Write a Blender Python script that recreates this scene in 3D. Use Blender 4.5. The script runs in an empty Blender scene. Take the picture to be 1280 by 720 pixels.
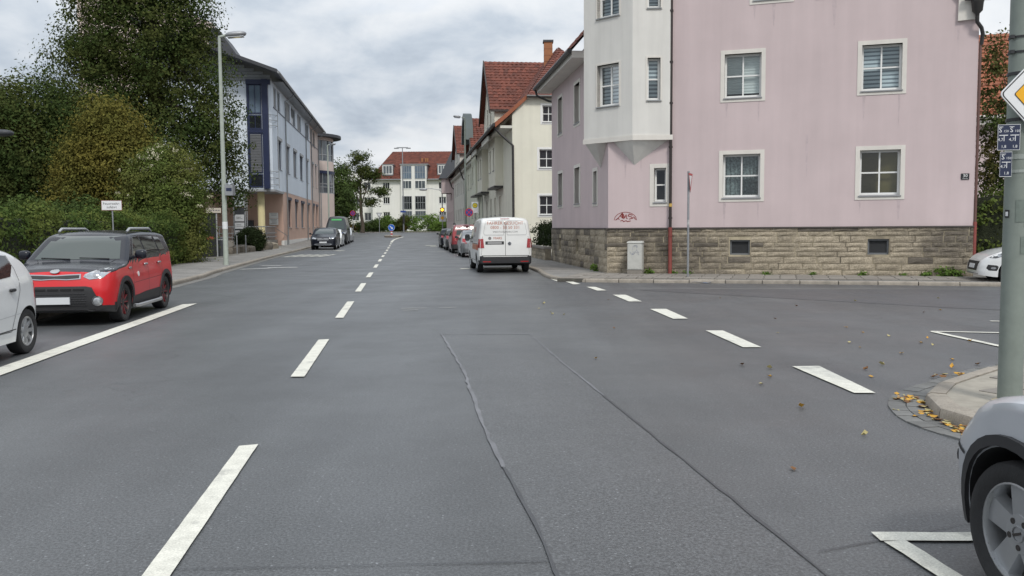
import bpy, bmesh, math, random
import numpy as np
from mathutils import Vector, Matrix
from mathutils.bvhtree import BVHTree
from mathutils.geometry import delaunay_2d_cdt
R_ = math.radians
PI = math.pi
scene = bpy.context.scene
COL = scene.collection
random.seed(7)

# ------------------------------------------------------------------ camera, sky, sun
cam_d = bpy.data.cameras.new('camera')
cam = bpy.data.objects.new('camera', cam_d)
COL.objects.link(cam)
cam_d.sensor_width = 36.0
cam_d.lens = 36.0 * 1080.0 / 1280.0
cam_d.clip_start = 0.05
cam_d.clip_end = 6000
PITCH, ROLL = math.atan(76.5 / 1080.0), 0.007
cam.matrix_world = (Matrix.Translation((0, 0, 1.61)) @ Matrix.Rotation(PI / 2 - PITCH, 4, 'X')
                    @ Matrix.Rotation(-ROLL, 4, 'Z'))
scene.camera = cam
SUN_EL, SUN_AZ = R_(48), R_(164)          # azimuth measured clockwise from +Y (the way the camera looks)
world = bpy.data.worlds.new('World')
scene.world = world
world.use_nodes = True
wn, wl = world.node_tree.nodes, world.node_tree.links
wn.clear()
def wnode(t, **k):
    n = wn.new(t)
    for a, b in k.items():
        setattr(n, a, b)
    return n
def wmath(op, a, b=None):
    n = wnode('ShaderNodeMath', operation=op)
    for i, v in enumerate((a, b)):
        if v is None: continue
        if isinstance(v, (int, float)): n.inputs[i].default_value = v
        else: wl.new(v, n.inputs[i])
    return n.outputs[0]
sky = wnode('ShaderNodeTexSky', sky_type='NISHITA', sun_disc=False)
sky.sun_elevation = SUN_EL
sky.sun_rotation = SUN_AZ
tc = wnode('ShaderNodeTexCoord')
sep = wnode('ShaderNodeSeparateXYZ')
wl.new(tc.outputs['Generated'], sep.inputs[0])
zc = wmath('MAXIMUM', sep.outputs[2], 0.0)
den = wmath('ADD', zc, 0.38)
cmb = wnode('ShaderNodeCombineXYZ')
wl.new(wmath('DIVIDE', sep.outputs[0], den), cmb.inputs[0])
wl.new(wmath('DIVIDE', sep.outputs[1], den), cmb.inputs[1])
def wnoise(scale, detail, rough, off):
    mp = wnode('ShaderNodeMapping')
    mp.inputs['Location'].default_value = off
    wl.new(cmb.outputs[0], mp.inputs[0])
    n = wnode('ShaderNodeTexNoise')
    n.inputs['Scale'].default_value = scale
    n.inputs['Detail'].default_value = detail
    n.inputs['Roughness'].default_value = rough
    n.inputs['Distortion'].default_value = 0.25
    wl.new(mp.outputs[0], n.inputs['Vector'])
    return n.outputs['Fac']
def wramp(fac, stops):
    r = wnode('ShaderNodeValToRGB')
    e = r.color_ramp.elements
    while len(e) > 1: e.remove(e[-1])
    e[0].position, e[0].color = stops[0][0], (*stops[0][1], 1)
    for p, c in stops[1:]:
        x = e.new(p); x.color = (*c, 1)
    wl.new(fac, r.inputs[0])
    return r.outputs[0]
def wmix(fac, a, b, bt='MIX'):
    m = wnode('ShaderNodeMix', data_type='RGBA', blend_type=bt)
    if isinstance(fac, (int, float)): m.inputs[0].default_value = fac
    else: wl.new(fac, m.inputs[0])
    for i, v in ((6, a), (7, b)):
        if isinstance(v, tuple): m.inputs[i].default_value = (*v, 1)
        else: wl.new(v, m.inputs[i])
    return m.outputs[2]
CL = 6.3                                   # cloud brightness against the strength below
def cc(r, g, b): return (r * CL, g * CL, b * CL)
big = wnoise(2.1, 8.0, 0.52, (6.0, 18.5, 0))
fine = wnoise(5.5, 8.0, 0.55, (1.3, 8.2, 2))
mixn = wmath('ADD', wmath('MULTIPLY', big, 0.68), wmath('MULTIPLY', fine, 0.32))
clouds = wramp(mixn, [(0.37, (0.50, 0.56, 0.64)), (0.44, (0.66, 0.72, 0.79)), (0.485, (0.80, 0.84, 0.885)), (0.54, (0.94, 0.955, 0.97)), (0.62, (1.06, 1.06, 1.06))])
clouds = wmix(1.0, clouds, cc(0.90, 0.925, 0.955), 'MULTIPLY')
gain = wmath('ADD', wmath('MULTIPLY', zc, 0.85), 0.92)
cg = wnode('ShaderNodeVectorMath', operation='SCALE')
wl.new(clouds, cg.inputs[0]); wl.new(gain, cg.inputs['Scale'])
hole = wramp(wnoise(2.0, 5.0, 0.5, (9.4, 4.4, 1)), [(0.60, (0, 0, 0)), (0.74, (0.45, 0.45, 0.45))])
skyc = wmix(hole, cg.outputs[0], sky.outputs[0])
bg = wnode('ShaderNodeBackground')
bg.inputs[1].default_value = 0.10
wl.new(skyc, bg.inputs[0])
wo = wnode('ShaderNodeOutputWorld')
wl.new(bg.outputs[0], wo.inputs[0])
sun_d = bpy.data.lights.new('sun', 'SUN')
sun_d.energy = 1.5
sun_d.angle = R_(11)
sun_d.color = (1.0, 0.96, 0.9)
sun = bpy.data.objects.new('sun', sun_d)
COL.objects.link(sun)
sd = Vector((math.sin(SUN_AZ) * math.cos(SUN_EL), math.cos(SUN_AZ) * math.cos(SUN_EL), math.sin(SUN_EL)))
sun.rotation_euler = (-sd).to_track_quat('-Z', 'Y').to_euler()
sun.location = sd * 60
scene.view_settings.view_transform = 'Standard'
scene.view_settings.look = 'None'
scene.view_settings.exposure = 0.50
scene.view_settings.gamma = 1.0
scene.cycles.max_bounces = 8
scene.cycles.transparent_max_bounces = 12

# ------------------------------------------------------------------ materials
def lin(r, g, b):
    f = lambda c: (c / 255 / 12.92) if c <= 10 else ((c / 255 + 0.055) / 1.055) ** 2.4
    return (f(r), f(g), f(b))
MATS = {}
def mat(name, col, rough=0.6, var=0.0, vs=3.0, bump=0.0, bs=80.0, streak=0.0, metal=0.0, spec=0.5,
        island=0.0, orand=0.0, col2=None, c2s=1.2, c2lo=0.45, c2hi=0.65, coat=0.0, transl=0.0, dirt=None, bdist=0.01, speck=0.0, wpos=False):
    """procedural surface: base colour with noise variation, optional second colour in patches, streaks down the wall, relief"""
    if name in MATS: return MATS[name]
    m = bpy.data.materials.new(name); m.use_nodes = True
    nt = m.node_tree; N, L = nt.nodes, nt.links
    b = N['Principled BSDF']
    tcd = N.new('ShaderNodeTexCoord')
    crd = N.new('ShaderNodeNewGeometry').outputs['Position'] if wpos else tcd.outputs['Object']
    def noise(scale, detail=4, rough_=0.55, sc=(1, 1, 1)):
        n = N.new('ShaderNodeTexNoise')
        n.inputs['Scale'].default_value = scale; n.inputs['Detail'].default_value = detail; n.inputs['Roughness'].default_value = rough_
        if sc != (1, 1, 1):
            mp = N.new('ShaderNodeMapping'); mp.inputs['Scale'].default_value = sc
            L.new(crd, mp.inputs[0]); L.new(mp.outputs[0], n.inputs['Vector'])
        else:
            L.new(crd, n.inputs['Vector'])
        return n.outputs['Fac']
    def mr(v, a, b_, c, d):
        n = N.new('ShaderNodeMapRange')
        n.inputs[1].default_value = a; n.inputs[2].default_value = b_; n.inputs[3].default_value = c; n.inputs[4].default_value = d
        L.new(v, n.inputs[0]); return n.outputs[0]
    def mix(f, x, y, bt='MIX'):
        n = N.new('ShaderNodeMix'); n.data_type = 'RGBA'; n.blend_type = bt
        if isinstance(f, (int, float)): n.inputs[0].default_value = f
        else: L.new(f, n.inputs[0])
        for i, v in ((6, x), (7, y)):
            if isinstance(v, tuple): n.inputs[i].default_value = (*v, 1)
            else: L.new(v, n.inputs[i])
        return n.outputs[2]
    def grey(v):
        n = N.new('ShaderNodeCombineColor')
        for i in range(3): L.new(v, n.inputs[i])
        return n.outputs[0]
    c = tuple(col)
    if col2 is not None:
        c = mix(mr(noise(c2s, 5, 0.6), c2lo, c2hi, 0, 1), c, tuple(col2))
    if var:
        c = mix(1.0, c, grey(mr(noise(vs, 6, 0.6), 0.25, 0.75, 1 - var, 1 + var)), 'MULTIPLY')
    if streak:
        c = mix(1.0, c, grey(mr(noise(1.0, 4, 0.6, (2.6, 2.6, 0.16)), 0.36, 0.66, 1 - streak, 1 + streak * 0.25)), 'MULTIPLY')
    if dirt is not None:
        c = mix(mr(noise(2.2, 6, 0.7), 0.56, 0.72, 0, dirt[1]), c, tuple(dirt[0]))
    if speck:
        c = mix(1.0, c, grey(mr(noise(bs, 2, 0.5), 0.34, 0.68, 1 - speck, 1 + speck)), 'MULTIPLY')
    if island:
        g = N.new('ShaderNodeNewGeometry')
        c = mix(1.0, c, grey(mr(g.outputs['Random Per Island'], 0, 1, 1 - island, 1 + island)), 'MULTIPLY')
    if orand:
        oi = N.new('ShaderNodeObjectInfo')
        c = mix(1.0, c, grey(mr(oi.outputs['Random'], 0, 1, 1 - orand, 1 + orand)), 'MULTIPLY')
    if isinstance(c, tuple): b.inputs['Base Color'].default_value = (*c, 1)
    else: L.new(c, b.inputs['Base Color'])
    b.inputs['Roughness'].default_value = rough
    b.inputs['Metallic'].default_value = metal
    b.inputs['Specular IOR Level'].default_value = spec
    b.inputs['Coat Weight'].default_value = coat
    b.inputs['Coat Roughness'].default_value = 0.04
    if bump:
        bn = N.new('ShaderNodeBump'); bn.inputs['Strength'].default_value = bump; bn.inputs['Distance'].default_value = bdist
        L.new(noise(bs, 5, 0.65), bn.inputs['Height']); L.new(bn.outputs[0], b.inputs['Normal'])
    if transl:
        t = N.new('ShaderNodeBsdfTranslucent')
        if isinstance(c, tuple): t.inputs[0].default_value = (*c, 1)
        else: L.new(c, t.inputs[0])
        ms = N.new('ShaderNodeMixShader'); ms.inputs[0].default_value = transl
        L.new(b.outputs[0], ms.inputs[1]); L.new(t.outputs[0], ms.inputs[2])
        L.new(ms.outputs[0], N['Material Output'].inputs[0])
    MATS[name] = m
    return m
def glass_mat(name, tint=(0.85, 0.9, 0.9), base=0.03):
    """window glass one can look through: mirror by Fresnel over clear"""
    if name in MATS: return MATS[name]
    m = bpy.data.materials.new(name); m.use_nodes = True
    N, L = m.node_tree.nodes, m.node_tree.links
    N.remove(N['Principled BSDF'])
    gl = N.new('ShaderNodeBsdfGlossy'); gl.inputs['Roughness'].default_value = 0.02
    tr = N.new('ShaderNodeBsdfTransparent'); tr.inputs[0].default_value = (*tint, 1)
    fr = N.new('ShaderNodeFresnel'); fr.inputs[0].default_value = 1.55
    ad = N.new('ShaderNodeMath'); ad.operation = 'ADD'; ad.inputs[1].default_value = base; L.new(fr.outputs[0], ad.inputs[0])
    ms = N.new('ShaderNodeMixShader')
    L.new(ad.outputs[0], ms.inputs[0]); L.new(tr.outputs[0], ms.inputs[1]); L.new(gl.outputs[0], ms.inputs[2])
    L.new(ms.outputs[0], N['Material Output'].inputs[0])
    MATS[name] = m
    return m
def emit_mat(name, col, s):
    m = bpy.data.materials.new(name); m.use_nodes = True
    b = m.node_tree.nodes['Principled BSDF']
    b.inputs['Base Color'].default_value = (*col, 1); b.inputs['Emission Color'].default_value = (*col, 1); b.inputs['Emission Strength'].default_value = s
    MATS[name] = m
    return m

M_asphalt = None
def asphalt(name, base, mott=0.20):
    m = bpy.data.materials.new(name); m.use_nodes = True
    N, L = m.node_tree.nodes, m.node_tree.links
    b = N['Principled BSDF']; t = N.new('ShaderNodeTexCoord')
    def nz(s, d, r, sc=None, dist=0.0):
        n = N.new('ShaderNodeTexNoise'); n.inputs['Scale'].default_value = s; n.inputs['Detail'].default_value = d; n.inputs['Roughness'].default_value = r
        n.inputs['Distortion'].default_value = dist
        if sc:
            mp = N.new('ShaderNodeMapping'); mp.inputs['Scale'].default_value = sc; mp.inputs['Rotation'].default_value = (0, 0, -0.124)
            L.new(t.outputs['Object'], mp.inputs[0]); L.new(mp.outputs[0], n.inputs['Vector'])
        else: L.new(t.outputs['Object'], n.inputs['Vector'])
        return n.outputs['Fac']
    def mr(v, a, c, d, e):
        n = N.new('ShaderNodeMapRange'); n.inputs[1].default_value = a; n.inputs[2].default_value = c; n.inputs[3].default_value = d; n.inputs[4].default_value = e
        L.new(v, n.inputs[0]); return n.outputs[0]
    def mul(a, c):
        n = N.new('ShaderNodeMath'); n.operation = 'MULTIPLY'; L.new(a, n.inputs[0]); L.new(c, n.inputs[1]); return n.outputs[0]
    f = mul(mr(nz(0.5, 5, 0.6), 0.3, 0.7, 1 - mott, 1 + mott), mr(nz(1.0, 4, 0.6, (0.9, 0.07, 1)), 0.3, 0.7, 1 - mott, 1 + mott))   # patches; wheel tracks along the road
    f = mul(f, mr(nz(60, 2, 0.6), 0.38, 0.62, 0.66, 1.34))
    f = mul(f, mr(nz(150, 2, 0.6), 0.38, 0.62, 0.74, 1.26))
    v = N.new('ShaderNodeTexVoronoi'); v.inputs['Scale'].default_value = 38; L.new(t.outputs['Object'], v.inputs['Vector'])
    # pale chips of aggregate: a few cells only
    sp = N.new('ShaderNodeSeparateColor'); L.new(v.outputs['Color'], sp.inputs[0])
    chip = mul(mr(v.outputs['Distance'], 0.16, 0.30, 1, 0), mr(sp.outputs[0], 0.80, 0.97, 0, 1))
    fa = N.new('ShaderNodeMath'); fa.operation = 'MULTIPLY_ADD'; L.new(chip, fa.inputs[0]); fa.inputs[1].default_value = 1.6; L.new(f, fa.inputs[2])
    vm = N.new('ShaderNodeVectorMath'); vm.operation = 'SCALE'; vm.inputs[0].default_value = base; L.new(fa.outputs[0], vm.inputs['Scale'])
    # hairline cracks
    vc = N.new('ShaderNodeTexVoronoi'); vc.feature = 'DISTANCE_TO_EDGE'; vc.inputs['Scale'].default_value = 0.16
    mpc = N.new('ShaderNodeMapping'); nzc = N.new('ShaderNodeTexNoise'); nzc.inputs['Scale'].default_value = 1.4; nzc.inputs['Detail'].default_value = 6
    L.new(t.outputs['Object'], nzc.inputs['Vector'])
    va = N.new('ShaderNodeVectorMath'); va.operation = 'MULTIPLY_ADD'; L.new(nzc.outputs['Color'], va.inputs[0]); va.inputs[1].default_value = (1.6, 1.6, 0); L.new(t.outputs['Object'], va.inputs[2])
    L.new(va.outputs[0], vc.inputs['Vector'])
    ck = mul(mr(vc.outputs['Distance'], 0.0008, 0.0022, 1, 0), mr(nz(0.35, 2, 0.5), 0.5, 0.62, 0, 0.55))
    mx = N.new('ShaderNodeMix'); mx.data_type = 'RGBA'; L.new(ck, mx.inputs[0]); L.new(vm.outputs[0], mx.inputs[6]); mx.inputs[7].default_value = (0.02, 0.02, 0.022, 1)
    L.new(mx.outputs[2], b.inputs['Base Color'])
    L.new(mr(nz(0.7, 4, 0.6), 0.3, 0.7, 0.40, 0.54), b.inputs['Roughness']); b.inputs['Specular IOR Level'].default_value = 0.75
    bn = N.new('ShaderNodeBump'); bn.inputs['Strength'].default_value = 0.5; bn.inputs['Distance'].default_value = 0.006
    L.new(nz(70, 4, 0.7), bn.inputs['Height']); L.new(bn.outputs[0], b.inputs['Normal'])
    MATS[name] = m
    return m

# ------------------------------------------------------------------ mesh helpers
def inside(p, poly):
    r = False; poly = list(poly)
    for (x0, y0), (x1, y1) in zip(poly, poly[1:] + poly[:1]):
        if (y0 > p[1]) != (y1 > p[1]) and p[0] < (x1 - x0) * (p[1] - y0) / (y1 - y0) + x0: r = not r
    return r
def O(name, parent=None, loc=(0, 0, 0), rz=0.0, data=None):
    o = bpy.data.objects.new(name, data); COL.objects.link(o)
    o.location = loc; o.rotation_euler = (0, 0, rz)
    if parent is not None: o.parent = parent
    return o
def thing(name, label, cat, loc=(0, 0, 0), rz=0.0, group=None):
    o = O(name, None, loc, rz); o.empty_display_size = 0.2
    o['label'] = label; o['category'] = cat
    if group: o['group'] = group
    return o
def tag(o, label, cat, group=None):
    o['label'] = label; o['category'] = cat
    if group: o['group'] = group
    return o
def struct(o, kind='structure'):
    o['kind'] = kind; return o
def copy_tree(o, parent=None):
    c = o.copy(); COL.objects.link(c)
    if parent is not None: c.parent = parent
    for ch in list(o.children): copy_tree(ch, c)
    return c
class MB:
    """collects shapes into one mesh"""
    def __init__(s, org=(0, 0, 0)): s.v = []; s.f = []; s.m = []; s.org = Vector(org)
    def add(s, vs, fs, mi=0):
        n = len(s.v); s.v += [tuple(Vector(v) - s.org) for v in vs]
        s.f += [tuple(i + n for i in f) for f in fs]; s.m += [mi] * len(fs); return s
    def hexa(s, p, mi=0):   # 8 points: bottom ring of 4 then top ring of 4
        return s.add(p, [(3, 2, 1, 0), (4, 5, 6, 7), (0, 1, 5, 4), (1, 2, 6, 5), (2, 3, 7, 6), (3, 0, 4, 7)], mi)
    def box(s, a, b, mi=0, fr=None):
        (x0, y0, z0), (x1, y1, z1) = a, b
        p = [(x0, y0, z0), (x1, y0, z0), (x1, y1, z0), (x0, y1, z0), (x0, y0, z1), (x1, y0, z1), (x1, y1, z1), (x0, y1, z1)]
        if fr: p = [fr(*q) for q in p]
        return s.hexa(p, mi)
    def quad(s, p, mi=0): return s.add(p, [tuple(range(len(p)))], mi)
    def prism(s, poly, ext, mi=0):
        n = len(poly); e = Vector(ext); P = [Vector(p) for p in poly]
        return s.add(P + [p + e for p in P], [tuple(range(n))[::-1], tuple(range(n, 2 * n))] + [(i, (i + 1) % n, n + (i + 1) % n, n + i) for i in range(n)], mi)
    def tube(s, pts, r, n=8, mi=0, caps=True):
        P = [Vector(p) for p in pts]; rs = r if isinstance(r, (list, tuple)) else [r] * len(P)
        vs = []; prev = None
        for i, p in enumerate(P):
            t = (P[min(i + 1, len(P) - 1)] - P[max(i - 1, 0)]).normalized()
            a = prev if prev is not None else (Vector((0, 0, 1)) if abs(t.z) < 0.9 else Vector((1, 0, 0)))
            u = (a - t * a.dot(t)).normalized(); prev = u; w = t.cross(u)
            vs += [p + (u * math.cos(k * 2 * PI / n) + w * math.sin(k * 2 * PI / n)) * rs[i] for k in range(n)]
        fs = [(i * n + k, i * n + (k + 1) % n, (i + 1) * n + (k + 1) % n, (i + 1) * n + k) for i in range(len(P) - 1) for k in range(n)]
        if caps: fs += [tuple(range(n))[::-1], tuple(range((len(P) - 1) * n, len(P) * n))]
        return s.add(vs, fs, mi)
    def lathe(s, prof, c, axis='z', n=24, mi=0):
        vs = []
        for (r, h) in prof:
            for k in range(n):
                a = 2 * PI * k / n; x, y = r * math.cos(a), r * math.sin(a)
                q = {'z': (x, y, h), 'x': (h, x, y), 'y': (y, h, x)}[axis]
                vs.append((c[0] + q[0], c[1] + q[1], c[2] + q[2]))
        fs = [(i * n + k, i * n + (k + 1) % n, (i + 1) * n + (k + 1) % n, (i + 1) * n + k) for i in range(len(prof) - 1) for k in range(n)]
        return s.add(vs, fs, mi)
    def blob(s, c, r, p=0.7, nu=16, nv=9, mi=0):
        sg = lambda a, e: math.copysign(abs(a) ** e, a)
        vs = []
        for j in range(nv):
            t = -PI / 2 + PI * j / (nv - 1)
            for i in range(nu):
                a = 2 * PI * i / nu
                vs.append((c[0] + r[0] * sg(math.cos(t), p) * sg(math.cos(a), p), c[1] + r[1] * sg(math.cos(t), p) * sg(math.sin(a), p), c[2] + r[2] * sg(math.sin(t), p)))
        fs = [(j * nu + i, j * nu + (i + 1) % nu, (j + 1) * nu + (i + 1) % nu, (j + 1) * nu + i) for j in range(nv - 1) for i in range(nu)]
        return s.add(vs, fs, mi)
    def poly(s, outer, holes, fn, mi=0, rev=0.0, rmi=None):
        """flat polygon with holes in (a,b); fn(a,b,depth)->point; rev>0 adds reveals of that depth round the holes"""
        pts, edges = [], []
        for ring in [outer] + list(holes):
            n = len(pts); pts += [Vector(q) for q in ring]; k = len(ring)
            edges += [(n + i, n + (i + 1) % k) for i in range(k)]
        r = delaunay_2d_cdt(pts, edges, [], 1, 1e-5)
        fs = []
        for f in r[2]:
            c = sum((r[0][i] for i in f), Vector((0, 0))) / len(f)
            if inside(c, outer) and not any(inside(c, h) for h in holes): fs.append(tuple(f))
        s.add([fn(q.x, q.y, 0) for q in r[0]], fs, mi)
        if rev:
            for h in holes:
                k = len(h)
                s.add([fn(*q, 0) for q in h] + [fn(*q, rev) for q in h], [(i, (i + 1) % k, k + (i + 1) % k, k + i) for i in range(k)], mi if rmi is None else rmi)
        return s
    def mesh(s, name, mats, smooth=None, fix=True):
        me = bpy.data.meshes.new(name); me.from_pydata(s.v, [], s.f)
        for m in (mats if isinstance(mats, (list, tuple)) else [mats]): me.materials.append(m)
        if len(me.polygons): me.polygons.foreach_set('material_index', s.m)
        if fix:
            bm = bmesh.new(); bm.from_mesh(me); bmesh.ops.recalc_face_normals(bm, faces=bm.faces); bm.to_mesh(me); bm.free()
        if smooth is not None:
            me.shade_smooth(); me.set_sharp_from_angle(angle=R_(smooth))
        me.update()
        return me
    def obj(s, name, mats, parent=None, smooth=None, loc=None, fix=True):
        o = O(name, parent, data=s.mesh(name, mats, smooth, fix))
        o.location = loc if loc is not None else ((0, 0, 0) if parent is not None else tuple(s.org))
        return o
def rect(a0, a1, b0, b1): return [(a0, b0), (a1, b0), (a1, b1), (a0, b1)]
def text_mesh(body, size, align='CENTER', ext=0.0):
    cu = bpy.data.curves.new('text', 'FONT'); cu.body = body; cu.size = size; cu.align_x = align; cu.align_y = 'CENTER'; cu.extrude = ext
    cu.resolution_u = 2
    t = bpy.data.objects.new('text', cu)
    me = bpy.data.meshes.new_from_object(t)
    bpy.data.objects.remove(t)
    return [tuple(v.co) for v in me.vertices], [tuple(p.vertices) for p in me.polygons]
def put_text(mb, body, size, fn, align='CENTER', sx=1.0, mi=0):
    """fn(x, y) -> point"""
    v, f = text_mesh(body, size, align)
    mb.add([fn(p[0] * sx, p[1]) for p in v], f, mi)
def rd(r, Y, z=0.0): return (-1.17 - 0.125 * Y + r, Y, z)
def zr(Y):
    t = min(max((Y - 55.0) / 95.0, 0), 1); return 0.85 * t * t * (3 - 2 * t)

# ------------------------------------------------------------------ ground, road, pavements
M_road = asphalt('asphalt', (0.073, 0.0765, 0.080))
M_patch = asphalt('asphalt_patch', (0.077, 0.080, 0.0835), 0.10)
M_dark_patch = asphalt('asphalt_new', (0.065, 0.0675, 0.073), 0.10)
M_tar = mat('joint_tar', (0.050, 0.052, 0.057), rough=0.45, var=0.25, vs=5, bump=0.3, bs=60)
M_tar_pale = mat('joint_tar_worn', (0.15, 0.152, 0.162), rough=0.6, var=0.3, vs=3, bump=0.3, bs=60)
M_paint = mat('road_paint', (0.62, 0.61, 0.54), rough=0.75, var=0.16, vs=9, dirt=((0.22, 0.22, 0.215), 0.8), speck=0.14, bump=0.25, bs=90)
M_paint_old = mat('road_paint_worn', (0.36, 0.36, 0.35), rough=0.75, var=0.2, vs=6, dirt=((0.12, 0.12, 0.12), 0.9), bump=0.25, bs=90)
M_kerb = mat('kerb_granite', (0.26, 0.232, 0.195), rough=0.85, var=0.22, vs=5, orand=0.12, island=0.14, bump=0.6, bs=70, dirt=((0.10, 0.09, 0.075), 0.5), speck=0.12)
M_slab = mat('paving_concrete', (0.235, 0.215, 0.19), rough=0.9, var=0.14, vs=3, orand=0.13, bump=0.4, bs=90, dirt=((0.11, 0.10, 0.085), 0.5), speck=0.12)
M_joint = mat('joint_sand', (0.085, 0.08, 0.068), rough=0.95, var=0.3, vs=6, bump=0.5, bs=50)
M_gutter = mat('gutter_stone', (0.145, 0.145, 0.14), rough=0.85, var=0.2, vs=6, orand=0.2, bump=0.5, bs=60)
M_soil = mat('verge_soil', (0.05, 0.06, 0.028), rough=0.95, var=0.4, vs=1.2, bump=1.0, bs=20, bdist=0.05)
M_yard = mat('yard_gravel', (0.16, 0.15, 0.13), rough=0.95, var=0.25, vs=1.5, bump=0.8, bs=25)
def pavers(name, col, sx, sy):
    m = bpy.data.materials.new(name); m.use_nodes = True
    N, L = m.node_tree.nodes, m.node_tree.links; b = N['Principled BSDF']
    t = N.new('ShaderNodeTexCoord'); mp = N.new('ShaderNodeMapping'); mp.inputs['Rotation'].default_value = (0, 0, -0.124)
    L.new(t.outputs['Object'], mp.inputs[0])
    br = N.new('ShaderNodeTexBrick'); br.inputs['Scale'].default_value = 1.0; br.inputs['Brick Width'].default_value = sx; br.inputs['Row Height'].default_value = sy
    br.inputs['Mortar Size'].default_value = 0.008; br.inputs['Color1'].default_value = (*[c * 0.86 for c in col], 1); br.inputs['Color2'].default_value = (*[c * 1.12 for c in col], 1)
    br.inputs['Mortar'].default_value = (*[c * 0.42 for c in col], 1); br.inputs['Bias'].default_value = 0.1
    L.new(mp.outputs[0], br.inputs['Vector'])
    n = N.new('ShaderNodeTexNoise'); n.inputs['Scale'].default_value = 0.8; n.inputs['Detail'].default_value = 6; L.new(t.outputs['Object'], n.inputs['Vector'])
    r = N.new('ShaderNodeMapRange'); r.inputs[1].default_value = 0.3; r.inputs[2].default_value = 0.7; r.inputs[3].default_value = 0.78; r.inputs[4].default_value = 1.2; L.new(n.outputs['Fac'], r.inputs[0])
    v = N.new('ShaderNodeVectorMath'); v.operation = 'SCALE'; L.new(br.outputs['Color'], v.inputs[0]); L.new(r.outputs[0], v.inputs['Scale'])
    L.new(v.outputs[0], b.inputs['Base Color']); b.inputs['Roughness'].default_value = 0.88
    bu = N.new('ShaderNodeBump'); bu.inputs['Strength'].default_value = 0.5; bu.inputs['Distance'].default_value = 0.006; bu.invert = True
    L.new(br.outputs['Fac'], bu.inputs['Height']); L.new(bu.outputs[0], b.inputs['Normal'])
    MATS[name] = m; return m
M_pavers = pavers('pavement_pavers', (0.235, 0.225, 0.21), 0.21, 0.105)

gb = MB(); gb.quad([(-3000, -400, -0.06), (3000, -400, -0.06), (3000, 5000, -0.06), (-3000, 5000, -0.06)])
struct(gb.obj('ground', M_soil))
rb = MB()
ys = list(range(-20, 56, 5)) + list(range(60, 176, 5))
rb.add([(x, y, zr(y)) for y in ys for x in (-90, 70)], [(2 * i, 2 * i + 1, 2 * i + 3, 2 * i + 2) for i in range(len(ys) - 1)])
road = struct(rb.obj('road', M_road))
def strip(name, line, w, z, m, parent, jit=0.0):
    """ribbon lying on the road along a polyline"""
    b = MB(); vs = []; n = len(line)
    rg = random.Random(int(abs(line[0][0] * 1000)) + n)
    for i, (x, y) in enumerate(line):
        a = line[max(i - 1, 0)]; c = line[min(i + 1, n - 1)]
        d = Vector((c[0] - a[0], c[1] - a[1])).normalized()
        ww = w * 0.5 * (1 + jit * (rg.random() * 2 - 1))
        sh = w * jit * 0.6 * (rg.random() * 2 - 1)
        for sg in (-1, 1):
            vs.append((x - d.y * (sg * ww + sh), y + d.x * (sg * ww + sh), zr(y) + z))
    b.add(vs, [(2 * i, 2 * i + 1, 2 * i + 3, 2 * i + 2) for i in range(n - 1)])
    return struct(b.obj(name, m, parent))
def dense(line, step):
    out = []
    for (x0, y0), (x1, y1) in zip(line, line[1:]):
        k = max(1, int(math.hypot(x1 - x0, y1 - y0) / step))
        out += [(x0 + (x1 - x0) * i / k, y0 + (y1 - y0) * i / k) for i in range(k)]
    return out + [line[-1]]
def mark(name, poly, z=0.012, m=None):
    """painted marking with slightly worn outline"""
    P = dense(list(poly) + [poly[0]], 0.12)[:-1]
    rg = random.Random(int(abs(P[0][0] * 977 + P[0][1] * 131)))
    j = lambda: rg.uniform(-0.0015, 0.0015)
    b = MB(); b.poly([(x + j(), y + j()) for x, y in P], [], lambda a, c, d: (a, c, zr(c) + z))
    return struct(b.obj(name, m or M_paint, road))
# resurfaced area in the middle of the lane, with its tar joints
crL = [(-1.07, 12.94), (-0.78, 11.09), (-0.54, 9.54), (-0.34, 7.79), (-0.18, 6.45), (-0.06, 5.68), (0.04, 5.08), (0.12, 4.52), (0.18, 4.08), (0.3, 3.0), (0.45, 1.5)]
crR = [(0.26, 12.86), (0.56, 10.36), (0.86, 8.12), (1.02, 6.94), (1.155, 5.95), (1.26, 5.18), (1.335, 4.63), (1.40, 4.16), (1.55, 3.0), (1.75, 1.5)]
pb = MB(); pb.poly(crL + crR[::-1], [], lambda a, c, d: (a, c, 0.004))
struct(pb.obj('asphalt_patch', M_patch, road))
pb = MB(); pb.poly([(3.2, 21.6), (11.9, 21.0), (30, 16), (30, 10.5), (12.0, 13.9), (8.42, 16.47)], [], lambda a, c, d: (a, c, 0.004))
struct(pb.obj('asphalt_patch', M_dark_patch, road))
strip('sealed_joint', dense(crL[:6], 0.15), 0.03, 0.009, M_tar_pale, road, 0.5)
strip('sealed_joint', dense(crL[5:], 0.15), 0.022, 0.009, M_tar, road, 0.5)
strip('sealed_joint', dense(crR[:3], 0.15), 0.022, 0.009, M_tar_pale, road, 0.4)
strip('sealed_joint', dense(crR[2:], 0.15), 0.02, 0.009, M_tar, road, 0.5)
strip('sealed_joint', dense([(-1.07, 12.94), (0.26, 12.86)], 0.2), 0.035, 0.010, M_tar_pale, road, 0.5)
strip('sealed_joint', dense([(-1.75, 3.98), (-0.6, 4.02), (0.16, 4.05)], 0.25), 0.007, 0.008, M_tar, road, 0.7)
strip('sealed_joint', dense([(1.5, 4.15), (2.6, 4.6), (3.9, 5.0)], 0.25), 0.007, 0.008, M_tar, road, 0.7)
strip('edge_joint', dense([(3.08, 22.13), (7.5, 21.65), (11.9, 21.0), (22, 18.2)], 0.5), 0.035, 0.010, M_paint_old, road, 0.3)
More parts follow.
